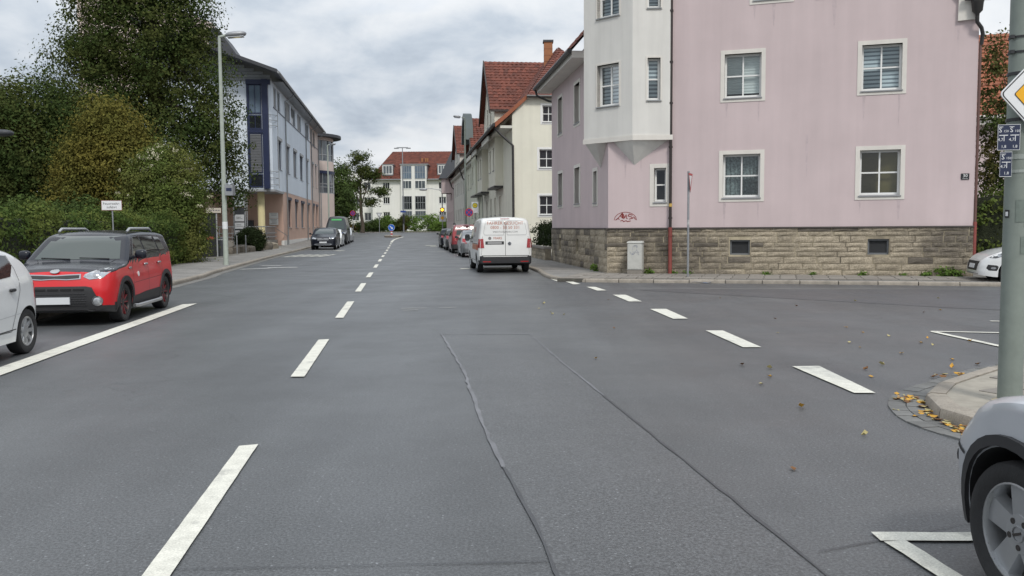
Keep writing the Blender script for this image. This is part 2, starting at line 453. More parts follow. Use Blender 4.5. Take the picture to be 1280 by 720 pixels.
# manhole traces and road nails
for x, y, w in [(-1.95, 17.1, 0.5), (-1.3, 17.2, 0.35), (-1.98, 16.7, 0.3)]:
    strip('worn_mark', dense([(x - w / 2, y), (x + w / 2, y + 0.03)], 0.1), 0.06, 0.010, M_paint_old, road, 0.5)
# centre line
def cl(Y, w): return (-1.17 - 0.125 * Y + w, Y)
for a, c in [(3.2, 6.33), (9.25, 12.39), (15.36, 18.8), (21.7, 25.0), (27.96, 31.0), (34.6, 37.8), (41, 44.2), (47.2, 50.3), (53.3, 56.4), (59.4, 62.5), (65.5, 68.5), (71.5, 74.5), (77.4, 80.4)]:
    w = 0.066 if a < 4 else 0.075
    mark('centre_line_dash', [cl(a, -w), cl(a, w), cl(c, w), cl(c - 0.05, -w)])
strip('centre_line', [cl(83, 0), cl(88, 0.02), cl(93, 0.15), cl(98, 0.45), cl(102, 0.8), cl(105.5, 1.15)], 0.24, 0.012, M_paint, road)
mark('parking_line', [cl(4.0, -3.6), cl(4.0, -3.32), cl(18.55, -3.30), cl(18.35, -3.56)])
for P in ([(3.17, 9.71), (3.48, 9.72), (3.45, 8.12), (3.25, 8.13)], [(2.95, 13.11), (3.21, 13.09), (3.27, 11.26), (3.03, 11.27)], [(2.66, 16.6), (2.97, 16.6), (3.03, 14.82), (2.77, 14.8)],
          [(2.35, 20.12), (2.65, 20.09), (2.75, 18.26), (2.48, 18.28)], [(1.97, 22.83), (2.2, 22.81), (2.36, 21.5), (2.12, 21.45)], [(1.56, 25.04), (1.77, 25.02), (1.91, 23.96), (1.7, 23.81)], [(1.18, 26.43), (1.4, 26.4), (1.51, 25.42), (1.31, 25.25)]):
    mark('junction_dash', P)
for P, w in (([(1.86, 4.335), (3.95, 4.30)], 0.125), ([(1.93, 4.27), (1.99, 3.8), (2.36, 0.6)], 0.115), ([(6.25, 12.82), (9.5, 12.05), (13.5, 11.1)], 0.085), ([(6.26, 12.78), (6.375, 11.24), (6.5, 10.4)], 0.10),
             ([(7.86, 14.13), (10.5, 13.5), (15, 12.4)], 0.09)):
    strip('bay_line', dense(P, 0.15), w, 0.012, M_paint, road, 0.05)
for i in range(5):
    r = -5.45 + 0.48 * i
    mark('hatch_bar', [rd(r - 0.2, 48.4)[:2], rd(r, 48.4)[:2], rd(r + 0.62, 52.6)[:2], rd(r + 0.42, 52.6)[:2]])
for r0, r1, Y0, Y1, w, m in ((-5.3, -4.2, 34.0, 34.9, 0.45, M_paint_old), (-4.4, -3.2, 35.3, 35.5, 0.6, M_paint_old), (-5.0, -4.1, 37.2, 37.2, 0.5, M_paint_old), (-3.6, -3.0, 60.5, 60.5, 0.9, M_paint), (-5.6, -3.4, 61.8, 61.8, 0.7, M_paint_old), (3.0, 3.9, 72.5, 72.5, 1.4, M_paint), (3.3, 3.9, 69.3, 69.3, 1.0, M_paint),
                         (3.35, 3.75, 33.4, 33.35, 0.5, M_paint), (3.4, 4.5, 57.5, 57.5, 0.7, M_paint_old), (-6.0, -3.4, 112.5, 112.5, 1.6, M_paint), (-3.3, -1.6, 117, 117, 1.4, M_paint_old)):
    strip('bay_line', dense([rd(r0, Y0)[:2], rd(r1, Y1)[:2]], 0.3), w, 0.012, m, road, 0.1)

# pavements: raised sheets with a row of kerb stones along the carriageway
def sheet(name, poly, z, m, parent=None, zf=None, skirt=0.4):
    b = MB(); f = (lambda y: z + zf(y)) if zf else (lambda y: z)
    b.poly(poly, [], lambda a, c, d: (a, c, f(c)))
    n = len(poly); b.add([(x, y, f(y)) for x, y in poly] + [(x, y, f(y) - skirt) for x, y in poly], [(i, (i + 1) % n, n + (i + 1) % n, n + i) for i in range(n)])
    return struct(b.obj(name, m, parent))
def off_line(line, d):
    out = []
    for i, p in enumerate(line):
        a = line[max(i - 1, 0)]; c = line[min(i + 1, len(line) - 1)]
        t = Vector((c[0] - a[0], c[1] - a[1])).normalized()
        out.append((p[0] - t.y * d, p[1] + t.x * d))
    return out
def resample(line, step):
    L = [0]
    for a, c in zip(line, line[1:]): L.append(L[-1] + math.hypot(c[0] - a[0], c[1] - a[1]))
    k = max(1, round(L[-1] / step)); out = []
    for j in range(k + 1):
        s = L[-1] * j / k; i = 0
        while i < len(L) - 2 and L[i + 1] < s: i += 1
        t = (s - L[i]) / max(L[i + 1] - L[i], 1e-6)
        out.append((line[i][0] + (line[i + 1][0] - line[i][0]) * t, line[i][1] + (line[i + 1][1] - line[i][1]) * t))
    return out
def kerb_stone(b, p, q, w, h, gap=0.006, side=1, zf=None, dz=0.0):
    """one stone from p to q; the street is on the right of p->q when side=1; rounded street edge"""
    p, q = Vector((*p, 0)), Vector((*q, 0)); t = (q - p).normalized(); nrm = Vector((-t.y, t.x, 0)) * side
    p = p + t * gap; q = q - t * gap
    z0 = zf(p.y) if zf else 0
    prof = [(0, -0.05), (0, h - 0.05 + dz), (0.012, h - 0.018 + dz), (0.045, h + dz), (w, h + dz), (w, -0.05)]
    n = len(prof)
    b.add([P + nrm * a + Vector((0, 0, c + z0)) for P in (p, q) for a, c in prof],
          [(i, (i + 1) % n, n + (i + 1) % n, n + i) for i in range(n)] + [tuple(range(n))[::-1], tuple(range(n, 2 * n))])
# left pavement
kl = [rd(-5.4, -12)[:2], rd(-5.4, 10)[:2], rd(-5.42, 28.6)[:2], rd(-5.62, 30.6)[:2], rd(-6.0, 43)[:2], rd(-6.22, 54)[:2], rd(-6.22, 66)[:2], rd(-6.3, 90)[:2], rd(-6.6, 108)[:2], rd(-9, 118)[:2], rd(-16, 122)[:2]]
hz = [rd(-60, 122)[:2], rd(-60, -12)[:2]]
yard_l = [rd(-8.15, -12)[:2], rd(-8.15, 28)[:2], rd(-8.3, 43)[:2], rd(-8.8, 66)[:2], rd(-8.8, 121)[:2]]
def zr_lines(line, step): return dense(line, step)
pl_left = sheet('pavement', zr_lines(off_line(kl, 0.13), 4) + zr_lines(yard_l[::-1], 4), 0.115, M_pavers, zf=zr)
sheet('yard', zr_lines(yard_l, 4) + zr_lines([yard_l[-1], *hz, yard_l[0]], 8)[1:-1], 0.125, M_yard, zf=zr)
kb = MB(); R2 = random.Random(5)
for p, q in zip(resample(kl, 1.0), resample(kl, 1.0)[1:]):
    kerb_stone(kb, p, q, 0.135, 0.12, 0.008, 1, zr, R2.uniform(-0.006, 0.006))
struct(kb.obj('kerb', M_kerb, pl_left))
strip('gutter_joint', dense(off_line(kl, -0.16), 2), 0.30, 0.006, mat('gutter_concrete', (0.15, 0.145, 0.135), rough=0.9, var=0.3, vs=2, bump=0.4, bs=50), road)
# pavement round the pink house
kr = [rd(5.95, 122)[:2], rd(5.95, 60)[:2], rd(5.95, 33)[:2], (0.93, 30.2), (1.0, 28.0), (1.12, 26.7), (1.42, 25.55), (1.85, 25.02), (2.35, 24.74), (3.41, 24.46), (4.5, 24.24), (5.8, 23.95), (7.85, 23.42), (9.74, 22.87), (11.6, 22.31), (20, 19.75), (60, 7.4)]
pl_right = sheet('pavement', zr_lines(off_line(kr, 0.13), 4) + [(60, 122)], 0.095, M_pavers, zf=zr)
rs = resample(kr[6:15], 0.98)
kb = MB()
for p, q in zip(resample(kr[:7], 1.0), resample(kr[:7], 1.0)[1:]): kerb_stone(kb, p, q, 0.135, 0.10, 0.008, 1, zr, R2.uniform(-0.006, 0.006))
for p, q in zip(resample(kr[14:], 1.0), resample(kr[14:], 1.0)[1:]): kerb_stone(kb, p, q, 0.135, 0.10, 0.008, 1, zr, R2.uniform(-0.006, 0.006))
struct(kb.obj('kerb', M_kerb, pl_right))
for p, q in zip(rs, rs[1:]):
    kb = MB((*p, 0)); kerb_stone(kb, p, q, 0.14, 0.10, 0.012, 1, None, R2.uniform(-0.012, 0.008))
    kb.obj('kerb_stone', M_kerb, pl_right, smooth=40, loc=(*p, 0))
# slabs of the strip in front of the pink facade: rows between kerb and wall
E0 = Vector((3.1, 27.8, 0)); EF = Vector((10.1, -3.2, 0)).normalized(); NF = Vector((-EF.y, EF.x, 0))
slab_me = []
for k in range(6):
    b = MB(); g_ = random.Random(k)
    b.hexa([(-0.5, -0.5, -0.05), (0.5, -0.5, -0.05), (0.5, 0.5, -0.05), (-0.5, 0.5, -0.05), (-0.485, -0.488, 0.0), (0.486, -0.487, g_.uniform(-.003, .003)), (0.487, 0.486, g_.uniform(-.003, .003)), (-0.485, 0.488, 0.0)])
    slab_me.append(b.mesh('paving_slab', M_slab))
sheet('slab_bed', [tuple((E0 + EF * s + NF * d)[:2]) for s, d in ((-0.9, -3.05), (0.4, -3.03), (3, -2.57), (10.6, -1.96), (13, -1.85), (13, 0), (-0.9, 0.05))], 0.099, M_joint, pl_right, skirt=0.1)
for i in range(31):
    for j in range(6):
        s = -0.65 + 0.44 * i + (0.02 if j % 2 else 0)
        wd = 0.435
        dmax = 3.04 - 0.35 * min(max(s, 0), 3) / 2 if s < 3 else 2.52 - (s - 3) * 0.073
        d0, d1 = 0.02 + j * 0.5, 0.02 + (j + 1) * 0.5 - 0.012
        d1 = min(d1, dmax - 0.04)
        if d1 - d0 < 0.12: continue
        c = E0 + EF * s - NF * (d0 + d1) / 2
        o = O('paving_slab', pl_right, (c.x, c.y, 0.112 + R2.uniform(-0.005, 0.005)), math.atan2(EF.y, EF.x) + R2.uniform(-.006, .006), slab_me[(i * 7 + j) % 6])
        o.scale = (wd - 0.012, d1 - d0, 1)
# near corner pavement with its kerb, gutter and slabs
kn = [(60, -2.0), (30, 5.0), (12, 9.5), (8.5, 10.25), (7.2, 10.18), (6.2, 9.8), (5.21, 9.18), (4.65, 8.68), (4.05, 8.13), (3.74, 7.75), (3.58, 7.4), (3.49, 7.0), (3.52, 6.7), (3.62, 6.4), (3.78, 6.0), rd(5.6, 5.0)[:2], rd(5.6, 2)[:2], rd(5.6, -12)[:2]]
kn = kn[::-1]
pl_near = sheet('pavement', off_line(kn, -0.13) + [(60, -12)], 0.112, M_joint)
rs = resample(kn, 0.62); near_k = MB()
for p, q in zip(rs, rs[1:]):
    if 5.2 < p[1] < 10.6 and p[0] < 9:
        b = MB((*p, 0)); kerb_stone(b, p, q, 0.16, 0.125, 0.007, -1, None, R2.uniform(-0.006, 0.006))
        b.obj('kerb_stone', M_kerb, pl_near, smooth=40, loc=(*p, 0))
    else: kerb_stone(near_k, p, q, 0.16, 0.125, 0.008, -1)
struct(near_k.obj('kerb', M_kerb, pl_near))
gl = resample([p for p in off_line(kn, 0.155) if 5.0 < p[1] < 10.7 and p[0] < 10], 0.2)
glo = off_line(gl, 0.15)
gst = MB()
for row, w0 in ((0, -0.15), (1, 0.0)):
    A_ = off_line(gl, w0 + 0.004); B_ = off_line(gl, w0 + 0.146)
    for i in range(len(gl) - 1):
        lerp = lambda a, c, t: (a[0] + (c[0] - a[0]) * t, a[1] + (c[1] - a[1]) * t)
        z = 0.012 + R2.uniform(-0.003, 0.004)
        P = [lerp(A_[i], A_[i + 1], .03), lerp(A_[i], A_[i + 1], .97), lerp(B_[i], B_[i + 1], .97), lerp(B_[i], B_[i + 1], .03)]
        c = sum((Vector((*p, 0)) for p in P), Vector()) / 4
        b = MB(c); b.hexa([(*p, -0.04) for p in P] + [(*p, z) for p in P])
        b.obj('gutter_stone', M_gutter, road, loc=tuple(c))
# slabs on the corner, laid diagonally
inner = off_line(kn, -0.24) + [(60, -12)]
ca, sa = math.cos(0.5), math.sin(0.5)
for i in range(-8, 12):
    for j in range(-8, 10):
        x = 5.2 + 0.36 * (i * ca - j * sa); y = 7.6 + 0.36 * (i * sa + j * ca)
        if y < 4.4 or x > 7.2: continue
        if all(inside((x + 0.17 * (u * ca - v * sa), y + 0.17 * (u * sa + v * ca)), inner) for u in (-1, 1) for v in (-1, 1)):
            o = O('paving_slab', pl_near, (x, y, 0.126 + R2.uniform(-0.004, 0.004)), 0.5, slab_me[(i + j) % 6]); o.scale = (0.345, 0.345, 1)
fl = sheet('slab_bed', off_line(kn, -0.17) + [(60, -12)], 0.116, mat('corner_infill', (0.31, 0.285, 0.24), rough=0.9, var=0.25, vs=4, bump=0.5, bs=60), pl_near, skirt=0.02)
# far side of the cross street
sheet('pavement', [(-90, 140), (-60, 139), (-30, 138), (-8, 136), (30, 134), (30, 140), (-8, 141), (-90, 145)], 0.13, M_pavers, zf=zr)
sheet('verge', [(-90, 141), (-60, 140), (-30, 139.5), (-8, 138.5), (60, 137), (60, 400), (-90, 400)], 0.16, mat('verge_grass', (0.12, 0.14, 0.05), rough=0.95, var=0.3, vs=2, bump=1, bs=20), zf=zr)
ib = MB(); isl = [rd(-1.0, 103.5), rd(-0.2, 102.5), rd(0.6, 103.5), rd(0.9, 107), rd(0.9, 112), rd(-0.2, 115), rd(-1.1, 112), rd(-1.2, 107)]
ib.prism([(p[0], p[1], zr(108) - 0.1) for p in isl], (0, 0, 0.24))
struct(ib.obj('traffic_island', M_kerb))

# ------------------------------------------------------------------ buildings
M_pink = mat('render_pink', (0.545, 0.45, 0.452), rough=0.9, var=0.06, vs=0.7, bump=0.4, bs=110, streak=0.05, bdist=0.004)
M_ivory = mat('render_ivory', (0.65, 0.635, 0.60), rough=0.9, var=0.05, vs=1.2, bump=0.35, bs=120, streak=0.09, bdist=0.004)
M_trim = mat('trim_ivory', (0.66, 0.63, 0.58), rough=0.85, var=0.05, vs=3, streak=0.06, bump=0.2, bs=100)
M_white = mat('white_frame', (0.74, 0.74, 0.72), rough=0.4, var=0.03, vs=4)
M_cream = mat('render_cream', (0.70, 0.68, 0.575), rough=0.9, var=0.06, vs=0.8, bump=0.3, bs=90, streak=0.05)
M_green = mat('render_pale_green', (0.64, 0.65, 0.53), rough=0.9, var=0.06, vs=0.8, bump=0.3, bs=90, streak=0.06)
M_greycream = mat('render_greyish', (0.64, 0.63, 0.57), rough=0.9, var=0.08, vs=0.8, bump=0.3, bs=90, streak=0.14)
M_rose = mat('render_rose', (0.54, 0.44, 0.43), rough=0.9, var=0.07, vs=0.8, streak=0.12)
M_whitewall = mat('render_white', (0.72, 0.71, 0.68), rough=0.9, var=0.05, vs=0.5, streak=0.06)
M_blue = mat('render_ice_blue', (0.64, 0.70, 0.77), rough=0.85, var=0.05, vs=0.8, streak=0.07)
M_salmon = mat('render_salmon', (0.58, 0.40, 0.32), rough=0.9, var=0.06, vs=0.8, streak=0.06)
M_pale_salmon = mat('render_pale_salmon', (0.60, 0.50, 0.45), rough=0.9, var=0.05, vs=0.8, streak=0.06)
M_navy = mat('navy_metal', (0.014, 0.022, 0.062), rough=0.45, var=0.1)
M_slate = mat('slate_dark', (0.045, 0.048, 0.055), rough=0.6, var=0.2, vs=3)
M_zinc = mat('zinc', (0.30, 0.31, 0.32), rough=0.45, metal=0.6, var=0.15, vs=4)
M_grey_metal = mat('grey_metal', (0.30, 0.31, 0.32), rough=0.5, var=0.1, vs=5)
M_blind_grey = mat('roller_shutter', (0.22, 0.225, 0.23), rough=0.6, var=0.08, vs=4)
M_pipe_dark = mat('pipe_dark', (0.03, 0.022, 0.02), rough=0.4, var=0.2, vs=6)
M_pipe_red = mat('pipe_red', (0.23, 0.055, 0.045), rough=0.65, var=0.2, vs=5, dirt=((0.08, 0.04, 0.035), 0.6))
M_gutter_dark = mat('gutter_dark', (0.03, 0.028, 0.028), rough=0.45)
M_tile = mat('clay_tile', (0.128, 0.036, 0.021), rough=0.75, island=0.3, var=0.25, vs=2.0, dirt=((0.07, 0.03, 0.022), 0.5))
M_tile_bright = mat('clay_tile_bright', (0.26, 0.085, 0.04), rough=0.75, island=0.22, var=0.2, vs=2.0)
M_tile_far = mat('clay_tile_far', (0.118, 0.034, 0.021), rough=0.8, island=0.3, var=0.2, vs=1.2)
M_wood_trim = mat('verge_board', (0.05, 0.04, 0.036), rough=0.7)
M_glass = glass_mat('window_glass')
M_pane_dark = mat('pane_dark', (0.02, 0.023, 0.027), rough=0.04, spec=0.9, var=0.5, vs=0.7)
M_pane_mid = mat('pane_mid', (0.09, 0.105, 0.12), rough=0.05, spec=0.9, var=0.5, vs=0.8)
M_pane_blue = mat('pane_blue', (0.12, 0.16, 0.21), rough=0.05, spec=1.0, var=0.5, vs=0.6)
M_room = mat('room_dark', (0.05, 0.047, 0.043), rough=0.9)
M_room_brown = mat('room_brown', (0.105, 0.084, 0.026), rough=0.9, var=0.4, vs=1.5)
M_blind_light = mat('blind_light', (0.62, 0.68, 0.72), rough=0.8)
M_blind_dark = mat('blind_dim', (0.20, 0.235, 0.27), rough=0.8)
M_lace = mat('lace_curtain', (0.17, 0.20, 0.20), rough=0.9, var=0.85, vs=16)
M_pleat = mat('pleated_blind', (0.62, 0.64, 0.63), rough=0.85, var=0.06, vs=3)
M_mortar = mat('mortar_sand', (0.42, 0.365, 0.26), rough=0.95, var=0.3, vs=3, bump=0.7, bs=40, col2=(0.13, 0.112, 0.088), c2s=.55, c2lo=.46, c2hi=.66, dirt=((0.16, 0.13, 0.095), 0.6), wpos=True)
def stone_mat():
    m = mat('sandstone', (0.33, 0.283, 0.212), rough=0.9, var=0.2, vs=5, bump=0.7, bs=26, orand=0.17, col2=(0.125, 0.107, 0.085), c2s=0.45, c2lo=0.46, c2hi=0.62, bdist=0.02, speck=0.25, dirt=((0.36, 0.315, 0.225), 0.35), wpos=True)
    return m
M_stone = stone_mat()
M_stone_dark = mat('sandstone_dark', (0.13, 0.112, 0.09), rough=0.9, var=0.35, vs=5, bump=0.9, bs=18, orand=0.2, bdist=0.03, wpos=True, dirt=((0.26, 0.22, 0.16), 0.4))

def frame(P, e, flip=False):
    """facade frame: fn(s, d, z) with s along the wall, d into the building"""
    P = Vector((*P, 0)); e = Vector((*e, 0)).normalized(); n = Vector((-e.y, e.x, 0)) * (-1 if flip else 1)
    return lambda s, d, z: tuple(P + e * s + n * d + Vector((0, 0, z)))
def window(parent, fn, s0, s1, z0, z1, rev=0.16, fw=0.06, nv=2, nh=2, fm=None, pm=None, surround=0.0, sm=None, sill=True, back=None, name='window', pane_parts=False, hood=None, hd=0.09, split=None, sillm=None):
    """casement: frame with bars; panes, sill, surround, hood and what hangs behind the glass are sub-parts"""
    org = parent.location; fm = fm or M_white
    b = MB(org)
    d0, d1 = rev, rev + 0.06
    B = lambda a0, a1, c0, c1, e0=d0, e1=d1: b.box((a0, e0, c0), (a1, e1, c1), 0, fn)
    B(s0, s0 + fw, z0, z1); B(s1 - fw, s1, z0, z1); B(s0 + fw, s1 - fw, z0, z0 + fw * 1.25); B(s0 + fw, s1 - fw, z1 - fw, z1)
    xs = [s0 + fw + (s1 - s0 - 2 * fw) * i / nv for i in range(nv + 1)]
    zi0, zi1 = z0 + fw * 1.25, z1 - fw
    zs = [zi0 + (zi1 - zi0) * i / nh for i in range(nh + 1)]
    if split: zs = [zi0] + [zi0 + (zi1 - zi0) * q for q in split] + [zi1]
    bw = fw * 0.36
    for x in xs[1:-1]: B(x - bw, x + bw, zi0, zi1, d0 + .004, d1 - .004)
    for z in zs[1:-1]: B(s0 + fw, s1 - fw, z - bw, z + bw, d0 + .008, d1 - .008)
    w = b.obj(name, fm, parent)
    pm = pm or M_pane_dark
    if pane_parts:
        for i in range(nv):
            for j in range(len(zs) - 1):
                p = MB(org); p.quad([fn(a, d0 + .03, c) for a, c in ((xs[i], zs[j]), (xs[i + 1], zs[j]), (xs[i + 1], zs[j + 1]), (xs[i], zs[j + 1]))]); p.obj('pane', pm, w)
    else:
        p = MB(org); p.quad([fn(a, d0 + .03, c) for a, c in ((s0 + .01, z0 + .01), (s1 - .01, z0 + .01), (s1 - .01, z1 - .01), (s0 + .01, z1 - .01))]); p.obj('pane', pm, w)
    if sill:
        p = MB(org); p.hexa([fn(s0 - .03, -.045, z0 - .045), fn(s1 + .03, -.045, z0 - .045), fn(s1 + .03, d0 + .01, z0 - .03), fn(s0 - .03, d0 + .01, z0 - .03), fn(s0 - .03, -.05, z0 - .012), fn(s1 + .03, -.05, z0 - .012), fn(s1 + .03, d0 + .012, z0 + .02), fn(s0 - .03, d0 + .012, z0 + .02)])
        p.obj('sill', sillm or M_grey_metal, w)
    if surround:
        p = MB(org); q = surround; lo = z0 - q * 1.1
        p.poly(rect(s0 - q, s1 + q, lo, z1 + q), [rect(s0, s1, z0 - .05 if sill else z0, z1)], lambda a, c, d: fn(a, -.016 + d, c), rev=0.17)
        o = [(s0 - q, lo), (s1 + q, lo), (s1 + q, z1 + q), (s0 - q, z1 + q)]
        p.add([fn(*[a, -.016, c]) for a, c in o] + [fn(*[a, .01, c]) for a, c in o], [(i, (i + 1) % 4, 4 + (i + 1) % 4, 4 + i) for i in range(4)])
        p.obj('surround', sm or M_trim, w)
    if hood:
        p = MB(org); p.box((s0 - .04, -hd, z1 - .02), (s1 + .04, rev, z1 + .22), 0, fn); p.obj('hood', hood, w)
    if back: back(w, fn, s0 + fw * .5, s1 - fw * .5, z0 + .02, z1 - .02, d1)
    return w
def room(w, fn, s0, s1, z0, z1, d, m=None, dep=0.5):
    org = w.parent.location; p = MB(org)
    P = [(s0, z0), (s1, z0), (s1, z1), (s0, z1)]
    p.add([fn(a, d + .01, c) for a, c in P] + [fn(a, d + dep, c) for a, c in P], [(i, (i + 1) % 4, 4 + (i + 1) % 4, 4 + i) for i in range(4)] + [(4, 5, 6, 7)]); p.obj('room', m or M_room, w)
def zebra(w, fn, s0, s1, z0, z1, d, n=11, light=0.6, dep=0.5):
    org = w.parent.location; p = MB(org); h = (z1 - z0) / n
    for i in range(n):
        a = z0 + i * h
        p.quad([fn(s0, d + .05, a), fn(s1, d + .05, a), fn(s1, d + .05, a + h * light), fn(s0, d + .05, a + h * light)], 0)
        p.quad([fn(s0, d + .056, a + h * light), fn(s1, d + .056, a + h * light), fn(s1, d + .056, a + h), fn(s0, d + .056, a + h)], 1)
    p.obj('blind', [M_blind_light, M_blind_dark], w); room(w, fn, s0, s1, z0, z1, d + .06, dep=dep)
def lace(w, fn, s0, s1, z0, z1, d):
    org = w.parent.location; p = MB(org); n = 40
    vs = []
    for i in range(n + 1):
        t = i / n; dd = d + .07 + .025 * math.sin(i * 1.35)
        vs += [fn(s0 + (s1 - s0) * t, dd, z0), fn(s0 + (s1 - s0) * t, dd, z1)]
    p.add(vs, [(2 * i, 2 * i + 2, 2 * i + 3, 2 * i + 1) for i in range(n)]); p.obj('curtain', M_lace, w, smooth=60); room(w, fn, s0, s1, z0, z1, d + .1)
def pleats(w, fn, s0, s1, z0, z1, d):
    org = w.parent.location; p = MB(org); zc = z0 + (z1 - z0) * .1; n = 26
    vs = []
    for i in range(n + 1):
        z = zc + (z1 - zc) * i / n; dd = d + .05 + (.014 if i % 2 else 0)
        vs += [fn(s0, dd, z), fn(s1, dd, z)]
    p.add(vs, [(2 * i, 2 * i + 1, 2 * i + 3, 2 * i + 2) for i in range(n)]); p.obj('blind', M_pleat, w); room(w, fn, s0, s1, z0, z1, d + .08)
def tiles(mb, a, b, c, d, tw=0.30, th=0.33, lift=0.045, wave=0.035, mi=0):
    """interlocking clay tiles over the quad a-b (eave) to d-c (top): every tile its own lapped, rolled piece"""
    a, b, c, d = Vector(a), Vector(b), Vector(c), Vector(d)
    nrm = (b - a).cross(d - a).normalized()
    if nrm.z < 0: nrm = -nrm
    rows = max(1, round((d - a).length / th)); rg = random.Random(int(a.x * 100 + a.z * 10))
    for j in range(rows):
        v0, v1 = j / rows, min(1.0, (j + 1.12) / rows)
        p0, q0 = a.lerp(d, v0), b.lerp(c, v0); p1, q1 = a.lerp(d, v1), b.lerp(c, v1)
        k = max(1, round((q0 - p0).length / tw))
        for i in range(k):
            t0, t1 = i / k, (i + 1) / k; tm = t0 + (t1 - t0) * .35
            u = rg.uniform(-.006, .008); lo = lift + u
            vs = [p0.lerp(q0, t0) + nrm * lo, p0.lerp(q0, tm) + nrm * (lo + wave), p0.lerp(q0, t1) + nrm * lo,
                  p1.lerp(q1, t0) + nrm * .012, p1.lerp(q1, tm) + nrm * (.012 + wave), p1.lerp(q1, t1) + nrm * .012,
                  p0.lerp(q0, t0) - nrm * .01, p0.lerp(q0, t1) - nrm * .01]
            mb.add(vs, [(0, 1, 4, 3), (1, 2, 5, 4), (6, 7, 2, 1, 0)], mi)
    return mb

# ---- the pink corner house
A0, A1 = (3.1, 27.8), (13.2, 24.6)
FR = frame(A0, (10.1, -3.2)); LL = math.hypot(10.1, 3.2)
LWd = Vector((-0.12, 1, 0)).normalized()
def LW(s, d, z): return tuple(Vector((*A0, 0)) + LWd * s + Vector((LWd.y, -LWd.x, 0)) * d + Vector((0, 0, z)))
house = thing('corner_house', 'pink rendered corner house with ivory bay and sandstone base, number 30', 'house', (*A0, 0))
HO = house.location
ST = 1.54
wins = [(3.57, 4.67, 2.46, 3.77), (7.48, 8.58, 2.46, 3.77), (3.59, 4.67, 5.48, 6.79), (7.48, 8.56, 5.49, 6.80), (1.46, 2.0 - .16, 2.36, 3.42), (4.42, 5.45, 8.34, 9.6), (6.3, 7.33, 8.34, 9.6)]
wb = MB(HO)
RZ, RS = 13.9, 5.3
wb.poly([(0, ST), (LL - .08, ST), (LL - .08, 7.55), (9.75, 8.15), (RS, RZ - .15), (1.84, 9.9), (1.84, 4.45), (0, 4.45)], [rect(*w) for w in wins], lambda a, c, d: FR(a, d, c), rev=0.24, rmi=1)
lw_w = [(8.25, 9.2, 2.5, 3.82), (4.6, 5.6, 2.48, 3.82), (1.65, 2.2, 2.42, 3.48), (8.25, 9.2, 5.5, 6.95), (4.6, 5.6, 5.5, 6.95)]
wb.poly([(0, ST), (10.85, ST), (10.85, 7.65), (.76, 7.65), (.76, 4.45), (0, 4.45)], [rect(*w) for w in lw_w], lambda a, c, d: LW(a, d, c), rev=0.24, rmi=1)
wb.quad([LW(10.85, 0, 0), LW(10.85, 9, 0), LW(10.85, 9, 7.6), LW(10.85, 4.5, 13.3), LW(10.85, 0, 7.6)])
rw = [Vector(FR(LL - .08, 0, 0)), Vector(FR(LL - .08, 0, 0)) + LWd * 11]
wb.quad([tuple(rw[0]), tuple(rw[1]), tuple(rw[1] + Vector((0, 0, 7.6))), tuple(rw[0] + Vector((0, 0, 7.6)))])
wb.obj('wall', [M_pink, M_trim], house)
fs = dict(surround=0.12, pane_parts=True, pm=M_glass, rev=0.17)
window(house, FR, *wins[0], back=lace, **fs)
window(house, FR, *wins[1], back=lambda *a: room(*a, m=M_room_brown, dep=.12), **fs)
window(house, FR, *wins[2], back=pleats, **fs)
window(house, FR, *wins[3], back=zebra, **fs)
window(house, FR, *wins[4], back=room, nv=1, **{**fs, 'surround': 0.13})
window(house, FR, *wins[5], back=room, **fs); window(house, FR, *wins[6], back=room, **fs)
for w in lw_w: window(house, LW, *w, surround=0.12, pm=M_pane_mid, rev=0.17, nv=2 if w[1] - w[0] > .8 else 1)
# base: sandstone blocks one by one over a mortar bed
cell_f = [(3.80, 4.40, .70, 1.16), (7.74, 8.32, .72, 1.18)]
cell_l = [(8.5, 8.95, .64, 1.13), (4.75, 5.2, .66, 1.13)]
base = MB(HO)
base.poly(rect(-.03, LL - .05, -.3, ST - .02), [rect(*c) for c in cell_f], lambda a, c, d: FR(a, d - .018, c), rev=.32)
base.poly(rect(-.03, 10.87, -.3, ST - .02), [rect(*c) for c in cell_l], lambda a, c, d: LW(a, d - .018, c), rev=.32)
base.quad([tuple(rw[0] + Vector((.03, 0, -.3))), tuple(rw[1] + Vector((.03, 0, -.3))), tuple(rw[1] + Vector((.03, 0, ST - .02))), tuple(rw[0] + Vector((.03, 0, ST - .02)))])
plinth = base.obj('stone_base', M_mortar, house)
def stone_mesh(k, m):
    g = random.Random(100 + k); b = MB(); n, h = 3, 3
    vs = []
    for j in range(h + 1):
        for i in range(n + 1):
            x = -.5 + i / n; z = -.5 + j / h
            ed = i in (0, n) or j in (0, h)
            vs.append((x * (1 if not ed else .985), g.uniform(-.005, .0) if ed else -.020 + g.uniform(-.005, .005), z + (g.uniform(-.02, .02) if ed else 0)))
    fs = [(j * (n + 1) + i, j * (n + 1) + i + 1, (j + 1) * (n + 1) + i + 1, (j + 1) * (n + 1) + i) for j in range(h) for i in range(n)]
    b.add(vs, fs)
    ring = [i for i in range(n + 1)] + [j * (n + 1) + n for j in range(1, h + 1)] + [h * (n + 1) + i for i in range(n - 1, -1, -1)] + [j * (n + 1) for j in range(h - 1, 0, -1)]
    b.add([vs[i] for i in ring] + [(vs[i][0], .05, vs[i][2]) for i in ring], [(i, (i + 1) % len(ring), len(ring) + (i + 1) % len(ring), len(ring) + i) for i in range(len(ring))])
    return b.mesh('stone', m)
st_me = [stone_mesh(k, M_stone) for k in range(10)]; st_dk = [stone_mesh(k, M_stone_dark) for k in range(4)]
